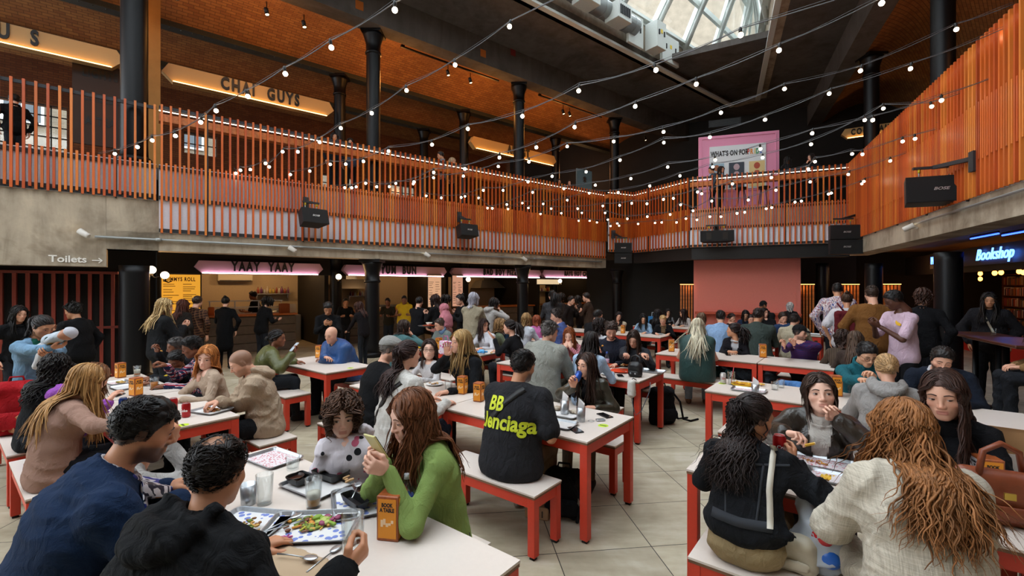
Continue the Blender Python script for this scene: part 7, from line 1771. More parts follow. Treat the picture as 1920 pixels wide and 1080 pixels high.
 q('brownedge', 'person in tan brown jacket cut by the right edge', (1950, 606), Y=5.2, fac=-60, hd=-70, lean=8, sex='f', seat=.72, hair='long', hcol='#1a1210', hlen=.35, top=('cotton', '#80613f'), topk='jacket', tz=1.05, L='lap', R='lap')
 # --- right foreground table
 q('denimblack', 'woman with dark wavy half tied hair in black denim jacket, back turned', (1412, 781), Y=2.5, fac=36, hd=76, pit=16, lean=12, sex='f', fat=1.08, skin='tan', hair='pony', hcol='#1d1210', hlen=.46, curl=.013, wl=.09, hN=1.7, top=('denim', '#14161a'), topk='jacket', fit=.006, hem=-.14, bot='#93805f', botk='cotton', R=('px', 1482, 868, 2.42, (.1, .9, .4), (-.8, 0, .1), 'grip', (.8, -.1, -.6)), L='table', hw=1.08)
 q('leather', 'woman in brown leather jacket and white roll neck eating with her fingers', (1537, 737), Y=3.02, fac=-148, hd=-154, pit=-8, roll=4, lean=10, sex='f', fat=1.06, skin='pale', hair='bob', hcol='#33231b', hlen=.215, top=('leather', '#2b241d'), topk='jacket', fit=.022, inner=('turtle', '#c2bcb4', 'open'), L=('px', 1572, 788, 2.85, (.55, .25, .75), (-.2, .8, .1), 'pinch', (-.8, .3, -.6)), R=('px', 1470, 812, 2.78, (-.75, .4, .15), (.2, .3, -.9), 'pinch', (.8, .1, -.5)), eye=1.05, gaze=(-.3, .9), hw=1.14, lip='#a8645a')
 q('gingerback', 'woman with long ginger wavy hair in cream linen coat, back to us at right front', (1692, 800), Y=2.02, fac=14, hd=-2, pit=14, lean=12, sex='f', fat=1.1, skin='fair', hair='long', hcol='#84552e', hlen=.50, curl=.011, wl=.12, hN=1.7, spread=1.7, top=('linen', '#b9b0a0'), topk='coat', fit=.02, neck='crew', L='table', R='table', bot='#a89e8c', botk='cotton')
 q('blackright', 'woman in black with long brown hair and pouting lips at the right', (1770, 738), Y=2.66, fac=-130, hd=-129, pit=12, roll=4, lean=14, sex='f', fat=1.05, skin='fair', hair='long', hcol='#38221a', hlen=.46, curl=.006, wl=.2, top=('cotton', '#111114'), topk='sweater', neck='turtle', L='table', R='table', eye=.7, gaze=(-.6, -.4), hw=1.14, lip='#9c4c48')
 # --- upper floor
 for i, (x, y, Yd, f, c, hcx, lab) in enumerate(((26, 250, 9.4, -60, '#0e0e10', '#0c0a0a', 'dark figure upstairs in front of the left window'), (627, 257, 11.7, 150, '#15181c', '#100c0c', 'in black upstairs looking over the rail, left of a pair'), (657, 267, 12.0, 170, '#3c4658', '#1a100c', 'in blue upstairs looking over the rail, right of a pair'), (826, 299, 13.4, -100, '#7a7c82', '#17110f', 'in grey upstairs behind the middle strings'), (848, 303, 13.7, 120, '#8a6a5a', '#b09a80', 'with fair hair upstairs behind the middle strings'), (1048, 341, 17.0, 170, '#2a2a2e', '#140f0d', 'upstairs near the far corner, left of two'), (1068, 343, 17.2, 190, '#1e1e22', '#1c120e', 'upstairs near the far corner, right of two'), (1478, 300, 14.5, 100, '#17171a', '#14100f', 'woman in black at the far rail right of the pink board'), (1521, 295, 14.2, -100, '#1a1a1d', '#1c1210', 'woman in dark top at the far rail, hand at her mouth'), (1334, 322, 15.1, -70, '#46505c', '#1c1412', 'in grey at the foot of the billboard, left of two'), (1352, 318, 15.0, 150, '#262a30', '#2a1a12', 'in dark jacket at the foot of the billboard, right of two'))):
  q('up%d' % i, ('person ' if not lab.startswith(('dark', 'woman')) else '') + lab, (x, y), Y=Yd, st='stand', z0=4.3, fac=f, lean=3, sex='m' if i in (0, 3, 9) else 'f', hair='short' if i in (0, 3, 9) else 'long', hlen=.28, hcol=hcx, top=('cotton', c), topk='jacket', L='hang', R='mouth' if i == 8 else 'hang', skin='tan' if i % 2 else 'fair')
  # ------------------------------------------------------------------ things on and under the tables
def at(x, y, z=TABLE_Z):
 Yd = F*(HC-z)/(y-HY); return Vector(((x-960)/F*Yd, Yd, z))
def root_at(name, x, y, label, cat, group=None, rz=0., z=TABLE_Z, loc=None):
 return empty(name, loc if loc is not None else at(x, y, z), TROT + rz, label, cat, group)
def rbox_loop(L, W_, r, z, n=5):
 pts = []
 for cx, cy, a0 in ((L/2-r, W_/2-r, 0), (-L/2+r, W_/2-r, 90), (-L/2+r, -W_/2+r, 180), (L/2-r, -W_/2+r, 270)):
  for k in range(n): a = math.radians(a0 + 90*k/(n-1)); pts.append((cx + r*math.cos(a), cy + r*math.sin(a), z))
 return pts
def loft(mb, loops, cap0=True, cap1=False):
 o = len(mb.v); n = len(loops[0]); vs = [p for l in loops for p in l]; fs = []
 for i in range(len(loops)-1):
  for k in range(n): fs.append((i*n+k, i*n+(k+1) % n, (i+1)*n+(k+1) % n, (i+1)*n+k))
 if cap0: fs.append(tuple(range(n-1, -1, -1)))
 if cap1: fs.append(tuple((len(loops)-1)*n + k for k in range(n)))
 mb.add(vs, fs, False); return mb
def paper_mat(c1, c2, sc=28):
 key = ('pap', c1, c2)
 if key not in _M:
  n = N('printed_paper'); v = n.new('ShaderNodeTexVoronoi', Scale=sc); n.l.new(n.co('Object'), v.inputs['Vector'])
  n.base(n.mix(n.math('LESS_THAN', v.outputs['Distance'], .36), c1, c2)); n.set(Roughness=.8); _M[key] = n.m
 return _M[key]
def tray(x, y, L, W_, label, rz=0., paper=None, z=TABLE_Z, steel=True):
 r = root_at('serving_tray', x, y, label, 'tray', 'metal serving trays', rz, z); m = MAT['steel'] if steel else MAT['black']; mb = MB()
 loft(mb, [rbox_loop(L-.03, W_-.03, .02, .001), rbox_loop(L-.008, W_-.008, .03, .02), rbox_loop(L, W_, .032, .021), rbox_loop(L, W_, .032, .018), rbox_loop(L-.012, W_-.012, .03, .019), rbox_loop(L-.034, W_-.034, .02, .004)], False, True); mb.build('pan', m, r)
 if paper: mb = MB(); mb.box((0, 0, .0055), (L-.05, W_-.05, .002)); mb.build('paper_liner', paper, r)
 return r
def food(x, y, n, sx, sy, cols, label, rz=0., z=TABLE_Z+.007, size=.014, name='food_scraps', seed=1):
 r = random.Random(seed); mb = MB(); ms = [plain(c, .55) for c in cols]
 for i in range(n):
  mb.cur = r.randrange(len(ms)); a = r.gauss(0, .5)*sx; b = r.gauss(0, .5)*sy; s = size*r.uniform(.5, 1.2)
  M = Matrix.Rotation(r.uniform(0, 6), 3, 'Z') @ Matrix.Rotation(r.uniform(-.4, .4), 3, 'X')
  if r.random() < .5: mb.sphere((a, b, s*.4), (s, s*.7, s*.45), 7, 5, M)
  else: mb.box((a, b, s*.3), (s*2.4, s*.6, s*.5), M, bev=s*.1)
 o = mb.build(name, ms, None, at(x, y, z), TROT+rz); tag(o, label, 'food', None, 'stuff'); return o
def drink_can(x, y, c, label, z=TABLE_Z, loc=None, M=None, txt=None, ink='#e8e8e8', txt_to=None, h=.122):
 r = root_at('drink_can', x, y, label, 'can', 'drink cans', 0, z, loc); Rm = M
 MB().lathe([(.024, 0), (.033, .008), (.033, h-.014), (.026, h-.003), (.026, h)], n=22, M=Rm).build('can_body', plain(c, .28, .35), r)
 MB().lathe([(.0, h-.004), (.0235, h-.004), (.0265, h-.001), (.0265, h+.001), (.0235, h-.002)], n=22, M=Rm).build('lid', MAT['steel'], r)
 mb = MB(); p = [Vector((.008, 0, h-.001)), Vector((-.008, 0, h))]
 mb.bar(*[(Rm @ q if Rm is not None else q) for q in p], .012, .002); mb.build('ring_pull', MAT['steel'], r)
 if txt:   # lettering wrapped on the side that faces the hall
  me = text_mesh(txt, size=.03, bold=.001, depth=0, xs=.9); a0 = txt_to if txt_to is not None else -math.pi/2 - TROT
  for v in me.vertices: a = a0 + v.co.x/.0335; q = Vector((.0336*math.cos(a), .0336*math.sin(a), h*.5 + v.co.y)); v.co = Rm @ q if Rm is not None else q
  me.materials.clear(); link('can_lettering', me, plain(ink, .4), r)
 return r
def glass_of(x, y, rad, h, label, fill=None, fc='#b8741c', foam=None, z=TABLE_Z, name='drinking_glass', loc=None):
 r = root_at(name, x, y, label, 'glass', 'glasses on the tables', 0, z, loc); tumbler(r, rad, h, fill, fc)
 if foam: MB().lathe([(0, h*fill), (rad*(.8+.2*fill)-.004, h*fill), (rad*(.8+.2*foam)-.004, h*foam), (0, h*foam+.003)], n=16).build('froth', plain('#d8d0c0', .9), r)
 return r
def steel_cup(x, y, label, rad=.04, h=.105, paper=True, z=TABLE_Z, lay=None):
 r = root_at('steel_cup', x, y, label, 'cup', 'steel serving cups', 0, z); M = lay
 MB().lathe([(rad*.86, 0), (rad*.88, .003), (rad, h), (rad-.002, h), (rad*.84, .005), (0, .005)], n=20, M=M).build('cup', MAT['steel'], r)
 if paper:
  mb = MB(); a = .6
  mb.add([(-.03, -.01, .05), (.03, -.015, .05), (.035, -.01, h+.02), (-.02, .0, h+.075), (-.03, .012, .05), (.03, .012, .05), (.03, .015, h+.03), (-.012, .012, h+.06)], [(0, 1, 2, 3), (4, 7, 6, 5), (0, 3, 7, 4), (1, 5, 6, 2), (3, 2, 6, 7)]); mb.build('paper_cone', plain('#d6d2d0', .8), r)
 return r
def menu_box(x, y, label, rz=0., z=TABLE_Z, h=.185, w=.085):
 """timber block holding printed cards"""
 r = root_at('menu_holder', x, y, label, 'menu holder', 'timber menu holders', rz, z); d = w
 MB().box((0, 0, h/2), (w, d, h), bev=.004).build('block', m_wood_once(), r)
 for i, (nx, c) in enumerate((((0, -1), '#d98a1e'), ((-1, 0), '#c9c4c8'), ((1, 0), '#d98a1e'), ((0, 1), '#c9c4c8'))):
  n3 = Vector((nx[0], nx[1], 0)); t = Vector((-nx[1], nx[0], 0)); o = n3*(w/2+.0015); R = Matrix((t, n3, Vector((0, 0, 1)))).transposed()
  MB().box(o + Vector((0, 0, h*.5)), (w*.84, .002, h*.86), R).build('card', plain(c, .6), r)
  o2 = o + n3*.0014; dk = plain('#1c1410', .6)
  if c == '#d98a1e':
   for k, tx in enumerate(('BOOK', 'A TABLE')): text('card_lettering', tx, dk, frame(o2 + Vector((0, 0, h*(.8-.11*k))) , t, n3), r, size=.022*h/.185, bold=.0012, depth=.0003, xs=.75)
   mb = MB()
   for q in range(5): mb.sphere(o + n3*.001 + t*(w*(-.22+.11*q)) + Vector((0, 0, h*(.42+.05*math.sin(q*2)))), (w*.08, w*.08, h*.08), 8, 6) if False else mb.box(o2 + t*(w*(-.24+.12*q)) + Vector((0, 0, h*(.40+.04*math.sin(q*2)))), (w*.11, .0008, h*(.1+.05*math.cos(q))), R)
   mb.build('card_picture', plain('#e8c8a0', .7), r)
  else:
   for k, tx in enumerate(("ROUND 'ER", 'UP')): text('card_lettering', tx, dk, frame(o2 + Vector((0, 0, h*(.83-.08*k))), t, n3), r, size=.014*h/.185, bold=.0008, depth=.0003, xs=.75)
   mb = MB(); mb.box(o2 + t*(w*.12) + Vector((0, 0, h*.52)), (w*.3, .0008, h*.28), R); mb.box(o2 - t*(w*.18) + Vector((0, 0, h*.24)), (w*.3, .0008, h*.2), R); mb.build('card_picture', plain('#6a3a24', .7), r)
 return r
def m_wood_once():
 if 'boxwood' not in _M: _M['boxwood'] = m_wood('varnished_block', '#a5562a', 2, .4, 'z')
 return _M['boxwood']
def phone(x, y, label, rz=0., z=TABLE_Z, loc=None, M=None, c='#1a1a1c', lit=None):
 r = empty('mobile_phone', loc if loc is not None else at(x, y, z), 0 if M is not None else TROT+rz, label, 'phone'); Rm = M
 MB().box((0, 0, .005), (.074, .15, .009), Rm, bev=.003).build('case', plain(c, .4), r)
 o = Vector((0, 0, .0102)); mb = MB(); mb.box(Rm @ o if Rm is not None else o, (.066, .138, .0012), Rm); mb.build('screen', emit('#cfe0f0', .8) if lit else MAT['screen'], r); return r
def bottle(x, y, label, z=TABLE_Z, c='#c8d6dc', lc='#2a4a9a', cap='#d8dce0'):
 r = root_at('water_bottle', x, y, label, 'bottle', 'plastic bottles', 0, z)
 MB().lathe([(.028, 0), (.031, .01), (.030, .06), (.0315, .13), (.028, .165), (.013, .195), (.013, .205)], n=20).build('bottle_body', glass((.86, .92, .94), .25, .05), r)
 MB().lathe([(.0316, .075), (.0318, .125)], n=20).build('bottle_label', plain(lc, .5), r); MB().lathe([(.0145, .2), (.0145, .222), (.013, .224)], n=14).build('cap', plain(cap, .4), r); return r
def plate(x, y, c, label, rad=.13, z=TABLE_Z, rz=0.):
 r = root_at('plate', x, y, label, 'plate', 'plates', rz, z); MB().lathe([(rad*.6, 0), (rad*.62, .003), (rad, .016), (rad, .019), (rad*.62, .006), (0, .006)], n=24).build('dish', plain(c, .35), r); return r
def sticker(x, y, label):
 r = root_at('table_sticker', x, y, label, 'sticker', 'yellow table stickers'); MB().lathe([(.042, .0), (.042, .0008)], n=24).build('disc', plain('#b8d420', .5), r); mb = MB(); mb.box((0, 0, .0012), (.06, .016, .0006)); mb.build('print', plain('#3a4a10', .6), r)
def tub(x, y, L, W_, label, rz=0., z=TABLE_Z+.02, c='#0d0d0f', h=.035):
 r = root_at('takeaway_tub', x, y, label, 'tub', 'black takeaway tubs', rz, z); mb = MB()
 loft(mb, [rbox_loop(L-.02, W_-.02, .01, 0, 3), rbox_loop(L, W_, .012, h, 3), rbox_loop(L-.006, W_-.006, .011, h, 3), rbox_loop(L-.026, W_-.026, .009, .003, 3)], True, True); mb.build('tub', plain(c, .35), r); return r
def bowl(x, y, c, label, rad=.05, z=TABLE_Z+.02, inside='#3a1a10'):
 r = root_at('dip_bowl', x, y, label, 'bowl', None, 0, z); MB().lathe([(rad*.6, 0), (rad, .03), (rad*.95, .03), (rad*.6, .006), (0, .006)], n=20).build('bowl', plain(c, .4), r); MB().lathe([(0, .018), (rad*.8, .018), (rad*.78, .02), (0, .021)], n=18).build('sauce', plain(inside, .3), r)
def spoon(x, y, label, rz, z=TABLE_Z+.004, L=.19, fork=False):
 r = root_at('fork' if fork else 'spoon', x, y, label, 'cutlery', None, rz, z); mb = MB(); mb.tube([(0, 0, .004), (0, L*.35, .006), (0, L*.7, .004)], [.004, .0028, .0025], 6); mb.build('handle', MAT['steel'], r)
 mb = MB()
 if fork:
  for k in (-1.5, -.5, .5, 1.5): mb.tube([(0, L*.7, .004), (k*.005, L*.78, .004), (k*.005, L, .006)], .0012, 5)
 else: mb.sphere((0, L*.85, .006), (.02, .033, .005), 12, 6)
 mb.build('tines' if fork else 'bowl', MAT['steel'], r)
def soft_bag(name, loc, rz, dims, mat_, label, cat, strap=None, seed=2, group=None, flap=True, handle=True, folds=.012, vox=.016):
 """soft bag: body, flap or pocket, straps"""
 r = empty(name, loc, rz, label, cat, group); w, d, h = dims; S = Sdf(); e = min(w, d, h)*.28
 for sx in (-1, 1):
  for sz in (0, 1): S.cone((sx*(w/2-e), 0, e + sz*(h-2*e)), (sx*(w/2-e)*.92, 0, e + sz*(h-2*e)), e, flat=(0, 1, 0), fs=d/2/e)
 S.cone((-(w/2-e), 0, h*.5), (w/2-e, 0, h*.5), e*1.05, flat=(0, 0, 1), fs=h*.5/e*.95, k=.03); S.cone((0, 0, e), (0, 0, h-e), e, flat=(1, 0, 0), fs=w/2/e*.98, k=.04)
 V, Q = S.mesh(vox, k=.04, folds=folds, seed=seed, cut=lambda X, Y_, Z: .001-Z); link('bag_body', np_mesh('bag_body', V, [Q]), mat_, r)
 if flap: S = Sdf(); S.cone((-w*.28, -d*.52, h*.3), (w*.28, -d*.52, h*.3), h*.17, flat=(0, 1, 0), fs=.3); V, Q = S.mesh(vox, k=.02, folds=folds*.5, seed=seed+1); link('front_pocket', np_mesh('front_pocket', V, [Q]), mat_, r)
 if handle: mb = MB(); mb.tube([(-.06, 0, h*.97), (-.045, 0, h+.05), (.045, 0, h+.05), (.06, 0, h*.97)], .009, 6); mb.build('handle', mat_, r)
 for i, pts in enumerate(strap or ()): mb = MB(); mb.tube(pts, .014, 6); mb.build('strap', mat_, r)
 return r
def bvh_of(P):
 V, Q = P['topV']; return BVHTree.FromPolygons([tuple(v) for v in V], [tuple(int(i) for i in q) for q in Q])
def on_torso(P, u, h, side, bv, off=.006):
 """point on the garment: u metres to the wearer's right, h metres above the hip along the spine, side -1 back / +1 front; local to the person"""
 k = P['k']; pts = [k['hip'], k['waist'], k['chest'], k['nb']]; acc = 0
 for i in range(3):
  L = np.linalg.norm(pts[i+1]-pts[i])
  if h <= acc + L or i == 2: c = pts[i] + (pts[i+1]-pts[i])*((h-acc)/L); break
  acc += L
 X2 = k['R2'][:, 0]; f = k['R2'][:, 1]*side; o = c + X2*u + f*.7
 hit = bv.ray_cast(Vector(o), Vector(-f), 1.2)
 if hit[0] is None: return Vector(c + X2*u + f*.14)
 return hit[0] + Vector(f)*off
def ribbon(name, P, path, side, w, m, label=None, bv=None, parent=None, off=.006):
 """flat strap laid over the garment along (u, h) points"""
 bv = bv or bvh_of(P); pts = []
 for (a, b), (c, d) in zip(path[:-1], path[1:]):
  for t in np.linspace(0, 1, 9)[:-1]: pts.append((a+(c-a)*t, b+(d-b)*t))
 pts.append(path[-1]); vs = []; fs = []
 for i, (u, h) in enumerate(pts):
  q0, q1 = pts[max(i-1, 0)], pts[min(i+1, len(pts)-1)]; du, dh = q1[0]-q0[0], q1[1]-q0[1]; L = math.hypot(du, dh)+1e-9; n = (-dh/L*w/2, du/L*w/2)
  for s in (-1, 1):
   for o2 in (off, off-.008): vs.append(on_torso(P, u+n[0]*s, h+n[1]*s, side, bv, o2))
 for i in range(len(pts)-1):
  a, b = 4*i, 4*i+4
  fs += [(a, a+2, b+2, b), (a+1, b+1, b+3, a+3), (a, b, b+1, a+1), (a+2, a+3, b+3, b+2)]
 o = MB().add(vs, fs, True).build(name, m, parent or P['root']); return o
def print_on(name, P, txt, u0, h0, side, size, m, xs=.8, bold=.01, rot=0., bv=None, me=None):
 bv = bv or bvh_of(P); me = me or text_mesh(txt, size=size, bold=bold*size, depth=0, xs=xs)
 bm = bmesh.new(); bm.from_mesh(me); bmesh.ops.triangulate(bm, faces=bm.faces[:])
 bmesh.ops.subdivide_edges(bm, edges=[e for e in bm.edges if e.calc_length() > size*.25], cuts=2); bm.to_mesh(me); bm.free()
 c, s = math.cos(rot), math.sin(rot)
 for v in me.vertices:
  x, y = v.co.x*c - v.co.y*s, v.co.x*s + v.co.y*c
  v.co = on_torso(P, u0 + (x if side < 0 else -x), h0 + y, side, bv, .009)
 me.materials.clear(); me.name = name; return link(name, me, m, P['root'])
def clothes_details():
 P = WHO['valencia']; bv = bvh_of(P); yl = plain('#b8c01c', .7)
 print_on('shirt_lettering', P, 'BB', -.09, .40, -1, .15, yl, .8, .03, .0, bv); print_on('shirt_lettering', P, 'alenciaga', -.015, .27, -1, .155, yl, .86, .03, -.02, bv)
 ribbon('sling_strap', P, [(-.15, .26), (-.03, .40), (.10, .53)], -1, .045, plain('#0b0b0c', .6), bv=bv)
 P = WHO['whitejacket']; ribbon('sling_strap', P, [(-.17, .08), (-.02, .28), (.12, .48)], -1, .04, plain('#1c1614', .6))
 P = WHO['navy']; bv = bvh_of(P)
 sc = N('silk_scarf'); f = sc.noise(sc.co('Object', (14, 14, 5)), 1, 2, .5, .5); sc.base(sc.ramp(f, [(0, '#1f2a78'), (.42, '#c9c4c8'), (.5, '#1a1c30'), (.56, '#d8d4d8'), (.63, '#c8791e'), (.68, '#3a3aa0')], 'CONSTANT')); sc.set(Roughness=.5)
 ribbon('scarf', P, [(.03, .57), (.06, .47), (.05, .33), (.04, .2)], 1, .075, sc.m, bv=bv, off=.02); ribbon('scarf', P, [(-.03, .56), (-.05, .45), (-.03, .3)], 1, .07, sc.m, bv=bv, off=.02)
 S = Sdf(); nb = P['k']['nb']; R3 = P['k']['R3']; S.chain([nb + R3 @ np.array([.075*math.sin(a), .018+.075*math.cos(a), .015-.02*math.cos(a)]) for a in np.linspace(-2.2, 2.2, 12)], [.014]*12); V, Q = S.mesh(.008, k=.01); link('scarf', np_mesh('scarf', V, [Q]), sc.m, P['root'])
 P = WHO['pinktee']; me = bpy.data.meshes.new('banana'); n = 9
 vs = [];
 for i in range(n): a = math.radians(200 + 90*i/(n-1)); w = .018*math.sin(math.pi*(i+.3)/(n-.4)); vs += [((.08+w)*math.cos(a)+.06, (.08+w)*math.sin(a)+.06, 0), ((.08-w)*math.cos(a)+.06, (.08-w)*math.sin(a)+.06, 0)]
 me.from_pydata(vs, [], [(2*i, 2*i+1, 2*i+3, 2*i+2) for i in range(n-1)]); print_on('banana_print', P, '', -.07, .42, 1, .1, plain('#d0a018', .7), me=me)
 # jacket seams
 for key, c in (('denimblack', '#2a2d33'), ('navy', '#0c1626')):
  P = WHO[key]; bv = bvh_of(P); m = plain(c, .9)
  if key == 'denimblack':
   ribbon('yoke_seam', P, [(-.2, .43), (0, .40), (.2, .43)], -1, .012, m, bv=bv, off=.004); ribbon('panel_seam', P, [(-.09, .41), (-.07, .14)], -1, .01, m, bv=bv, off=.004); ribbon('panel_seam', P, [(.09, .41), (.07, .14)], -1, .01, m, bv=bv, off=.004); ribbon('waistband', P, [(-.14, .135), (0, .125), (.14, .135)], -1, .045, m, bv=bv, off=.008)
   ribbon('bag_strap', P, [(.13, .52), (.12, .3), (.13, .13)], -1, .026, plain('#c9c2b4', .5), bv=bv, off=.012)
 P = WHO['gingerback']; ribbon('back_seam', P, [(0, .5), (0, .0)], -1, .008, plain('#8f8776', .9), off=.004)
 for key in ('darkright',): ribbon('bag_strap', WHO[key], [(.1, .55), (-.12, .0)], 1, .03, plain('#b8ae9c', .6))
 P = WHO['can'];
def held_things():
# blue can at the drinker's mouth
 M = hand_frame(WHO['can'], 'R'); p = M.translation + Vector((0.0, -.02, -.02))
 hf = head_frame(WHO['can']); mouth = hf @ Vector((0, .105, -.06)); d = (p - mouth).normalized(); Rm = (-d).to_track_quat('Z', 'Y').to_matrix()
 r = drink_can(0, 0, '#1c4a9c', 'blue drink can tipped to the mouth of the woman in olive leather', loc=mouth + d*.135, M=Rm); r.rotation_euler = (0, 0, 0)
 def ph(key, nm, lab, lift=.02, lit=None, c='#1a1a1c'):
  M = hand_frame(WHO[key], nm); R = M.to_3x3(); R.normalize(); phone(0, 0, lab, loc=M.translation + R @ Vector((0, .02, -.012)), M=R @ Matrix.Rotation(math.radians(180), 3, 'Y'), lit=lit, c=c)
 M = hand_frame(WHO['green'], 'R'); M2 = hand_frame(WHO['green'], 'L'); mid = (M.translation + M2.translation)/2; face = head_frame(WHO['green']).translation; d = (face - mid).normalized(); R = d.to_track_quat('Z', 'Y').to_matrix()
 phone(0, 0, 'mobile phone in a pale yellow case held by the woman in green', loc=mid + Vector((0, 0, .06)), M=R, c='#cfc98a')
 ph('bomber', 'R', 'mobile phone with a bright screen held by the woman in olive bomber', lit=True, c='#c8ccd0')
 ph('phoneman', 'R', 'mobile phone held by the standing man in black')
 M = hand_frame(WHO['blackjacket'], 'R'); r = glass_of(0, 0, .043, .155, 'tall empty glass gripped by the balding man in black', loc=M @ Vector((0, .03, -.045)) - Vector((0, 0, .07)))
 M = hand_frame(WHO['leather'], 'R'); r = empty('potato_fry', M @ Vector((0, .06, -.03)), 0, 'yellow potato fry between the fingers of the woman in leather', 'food'); MB().bar((0, 0, 0), (.05, -.01, .015), .011).build('fry', plain('#d8a838', .6), r); MB().sphere((.05, -.01, .015), .007, 8, 6).build('dipped_tip', plain('#e0d0b0', .6), r)
 for key, nm, lab in (('eater', 'R', 'fork with a bite lifted by the man in navy jacket'), ('gramps', 'R', 'fork raised by the older man with spectacles on his forehead')):
  M = hand_frame(WHO[key], nm); hf = head_frame(WHO[key]) @ Vector((0, .12, -.06)); r = empty('fork', M.translation, 0, lab, 'cutlery'); d = hf - M.translation; d = d.normalized()*min(d.length, .16)
  mb = MB(); mb.tube([-d*.25, d*.7], .003, 6); mb.build('handle', MAT['steel'], r); mb = MB(); mb.sphere(d*.85, (.016, .016, .012), 8, 6); mb.build('bite', plain('#c98a2a', .6), r)
 M = hand_frame(WHO['denimblack'], 'R'); drink_can(0, 0, '#b3161c', 'red drink can in the hand of the woman in black denim', loc=M @ Vector((0, .02, -.04)) - Vector((0, 0, .05)), txt='Coke')
 # tray carried by the woman in pink headscarf
 a = hand_frame(WHO['hijab'], 'L').translation; b = hand_frame(WHO['hijab'], 'R').translation; c = (a+b)/2 + Vector((-.05, 0, .03)); r = empty('serving_tray', c, TROT, 'dark tray with an orange plate carried by the woman in pink headscarf', 'tray'); mb = MB(); loft(mb, [rbox_loop(.36, .26, .03, 0), rbox_loop(.4, .3, .03, .02), rbox_loop(.36, .26, .03, .006)], True, True); mb.build('pan', plain('#4a5058', .5), r); mb = MB(); mb.lathe([(.1, .008), (.14, .025), (.0, .015)], n=18); mb.build('paper_liner', plain('#c84a1c', .5), r)
 r = empty('bowl', c + Vector((0, 0, .022)), 0, 'white bowl on the carried orange tray', 'bowl'); MB().lathe([(.035, 0), (.07, .06), (.066, .06), (.03, .006), (0, .006)], n=18).build('dish', plain('#d8d4cc', .4), r)
 # the baby
 P = WHO['mother']; a = hand_frame(P, 'L').translation; b = hand_frame(P, 'R').translation; c = Vector(((80+128)/2, 0, 0)); Yb = 4.5
 hd = pix(126, 627, Yb); bt = pix(96, 639, Yb+.03); ft = pix(68, 688, Yb-.03); r = empty('baby', bt, 0, 'sleeping baby in camouflage jacket and pale knitted hat', 'person'); o = bt
 def L_(p): return np.array(Vector(p) - o)
 S = Sdf(); h = L_(hd); S.ell(h, (.062, .06, .06)); S.ell(h + np.array([-.02, -.05, -.01]), (.02, .02, .02)); S.cone(h*.8, h*.55, .03, .04); S.cone(h*.6, (0, 0, 0), .042, .045); S.cone((0, 0, 0), L_(ft)*.6, .045, .035); S.cone(L_(ft)*.6, L_(ft), .033, .026); S.cone(h*.5 + np.array([0, -.05, 0]), h*.2 + np.array([0, -.08, -.02]), .025, .02)
 V, Q = S.mesh(.009, k=.03); C = Cat(); C.add(V, Q, np.array(lin('#a87458'))); link('body', C.mesh('body'), skinmat(), r)
 S = Sdf(); S.cone(h*.78, (-.01, 0, 0), .058, .068); S.cone(h*.5 + np.array([0, -.05, 0]), h*.25 + np.array([0, -.075, -.015]), .036, .03); V, Q = S.mesh(.009, k=.02, folds=.006, seed=3); link('jacket', np_mesh('jacket', V, [Q]), cloth('#a8b0b8', 'print', '#28403c', '#9a7a3a'), r)
 S = Sdf(); S.cone((0, 0, 0), L_(ft)*.6, .058, .046); S.cone(L_(ft)*.6, L_(ft)*.97, .044, .036); S.cone((.02, 0, -.01), L_(ft)*.5 + np.array([-.08, 0, .04]), .05, .036); V, Q = S.mesh(.009, k=.02); link('leggings', np_mesh('leggings', V, [Q]), cloth('#b8b8ba', 'knit'), r)
 S = Sdf(); S.ell(h + np.array([.012, .01, .012]), (.066, .066, .062)); V, Q = S.mesh(.008, cut=lambda X, Y_, Z: (h[0]-.012) - X + .3*np.abs(Y_-h[1]) + 0*Z); link('knitted_hat', np_mesh('knitted_hat', V, [Q]), cloth('#b4b4bc', 'knit'), r)
 # maroon drawstring bag on the white t shirt
 P = WHO['whitetee']; bv = bvh_of(P); r0 = P['root']; q = on_torso(P, 0, .30, -1, bv, .02); Wm = Matrix.Translation(r0.location) @ Matrix.Rotation(r0.rotation_euler.z, 4, 'Z'); c = Wm @ (q + Vector((0, -.045, -.17)))
 r = soft_bag('drawstring_bag', c, r0.rotation_euler.z, (.3, .12, .36), cloth('#5a1a20', 'cotton'), 'maroon drawstring bag on the back of the woman in white', 'bag', strap=[[(-.02, 0, .35), (-.1, .03, .46), (-.13, .09, .5)], [(.02, 0, .35), (.1, .03, .46), (.13, .09, .5)]], flap=False, handle=False); MB().box((.0, -.064, .11), (.055, .012, .05)).build('patch', plain('#c8c4bc', .7), r)
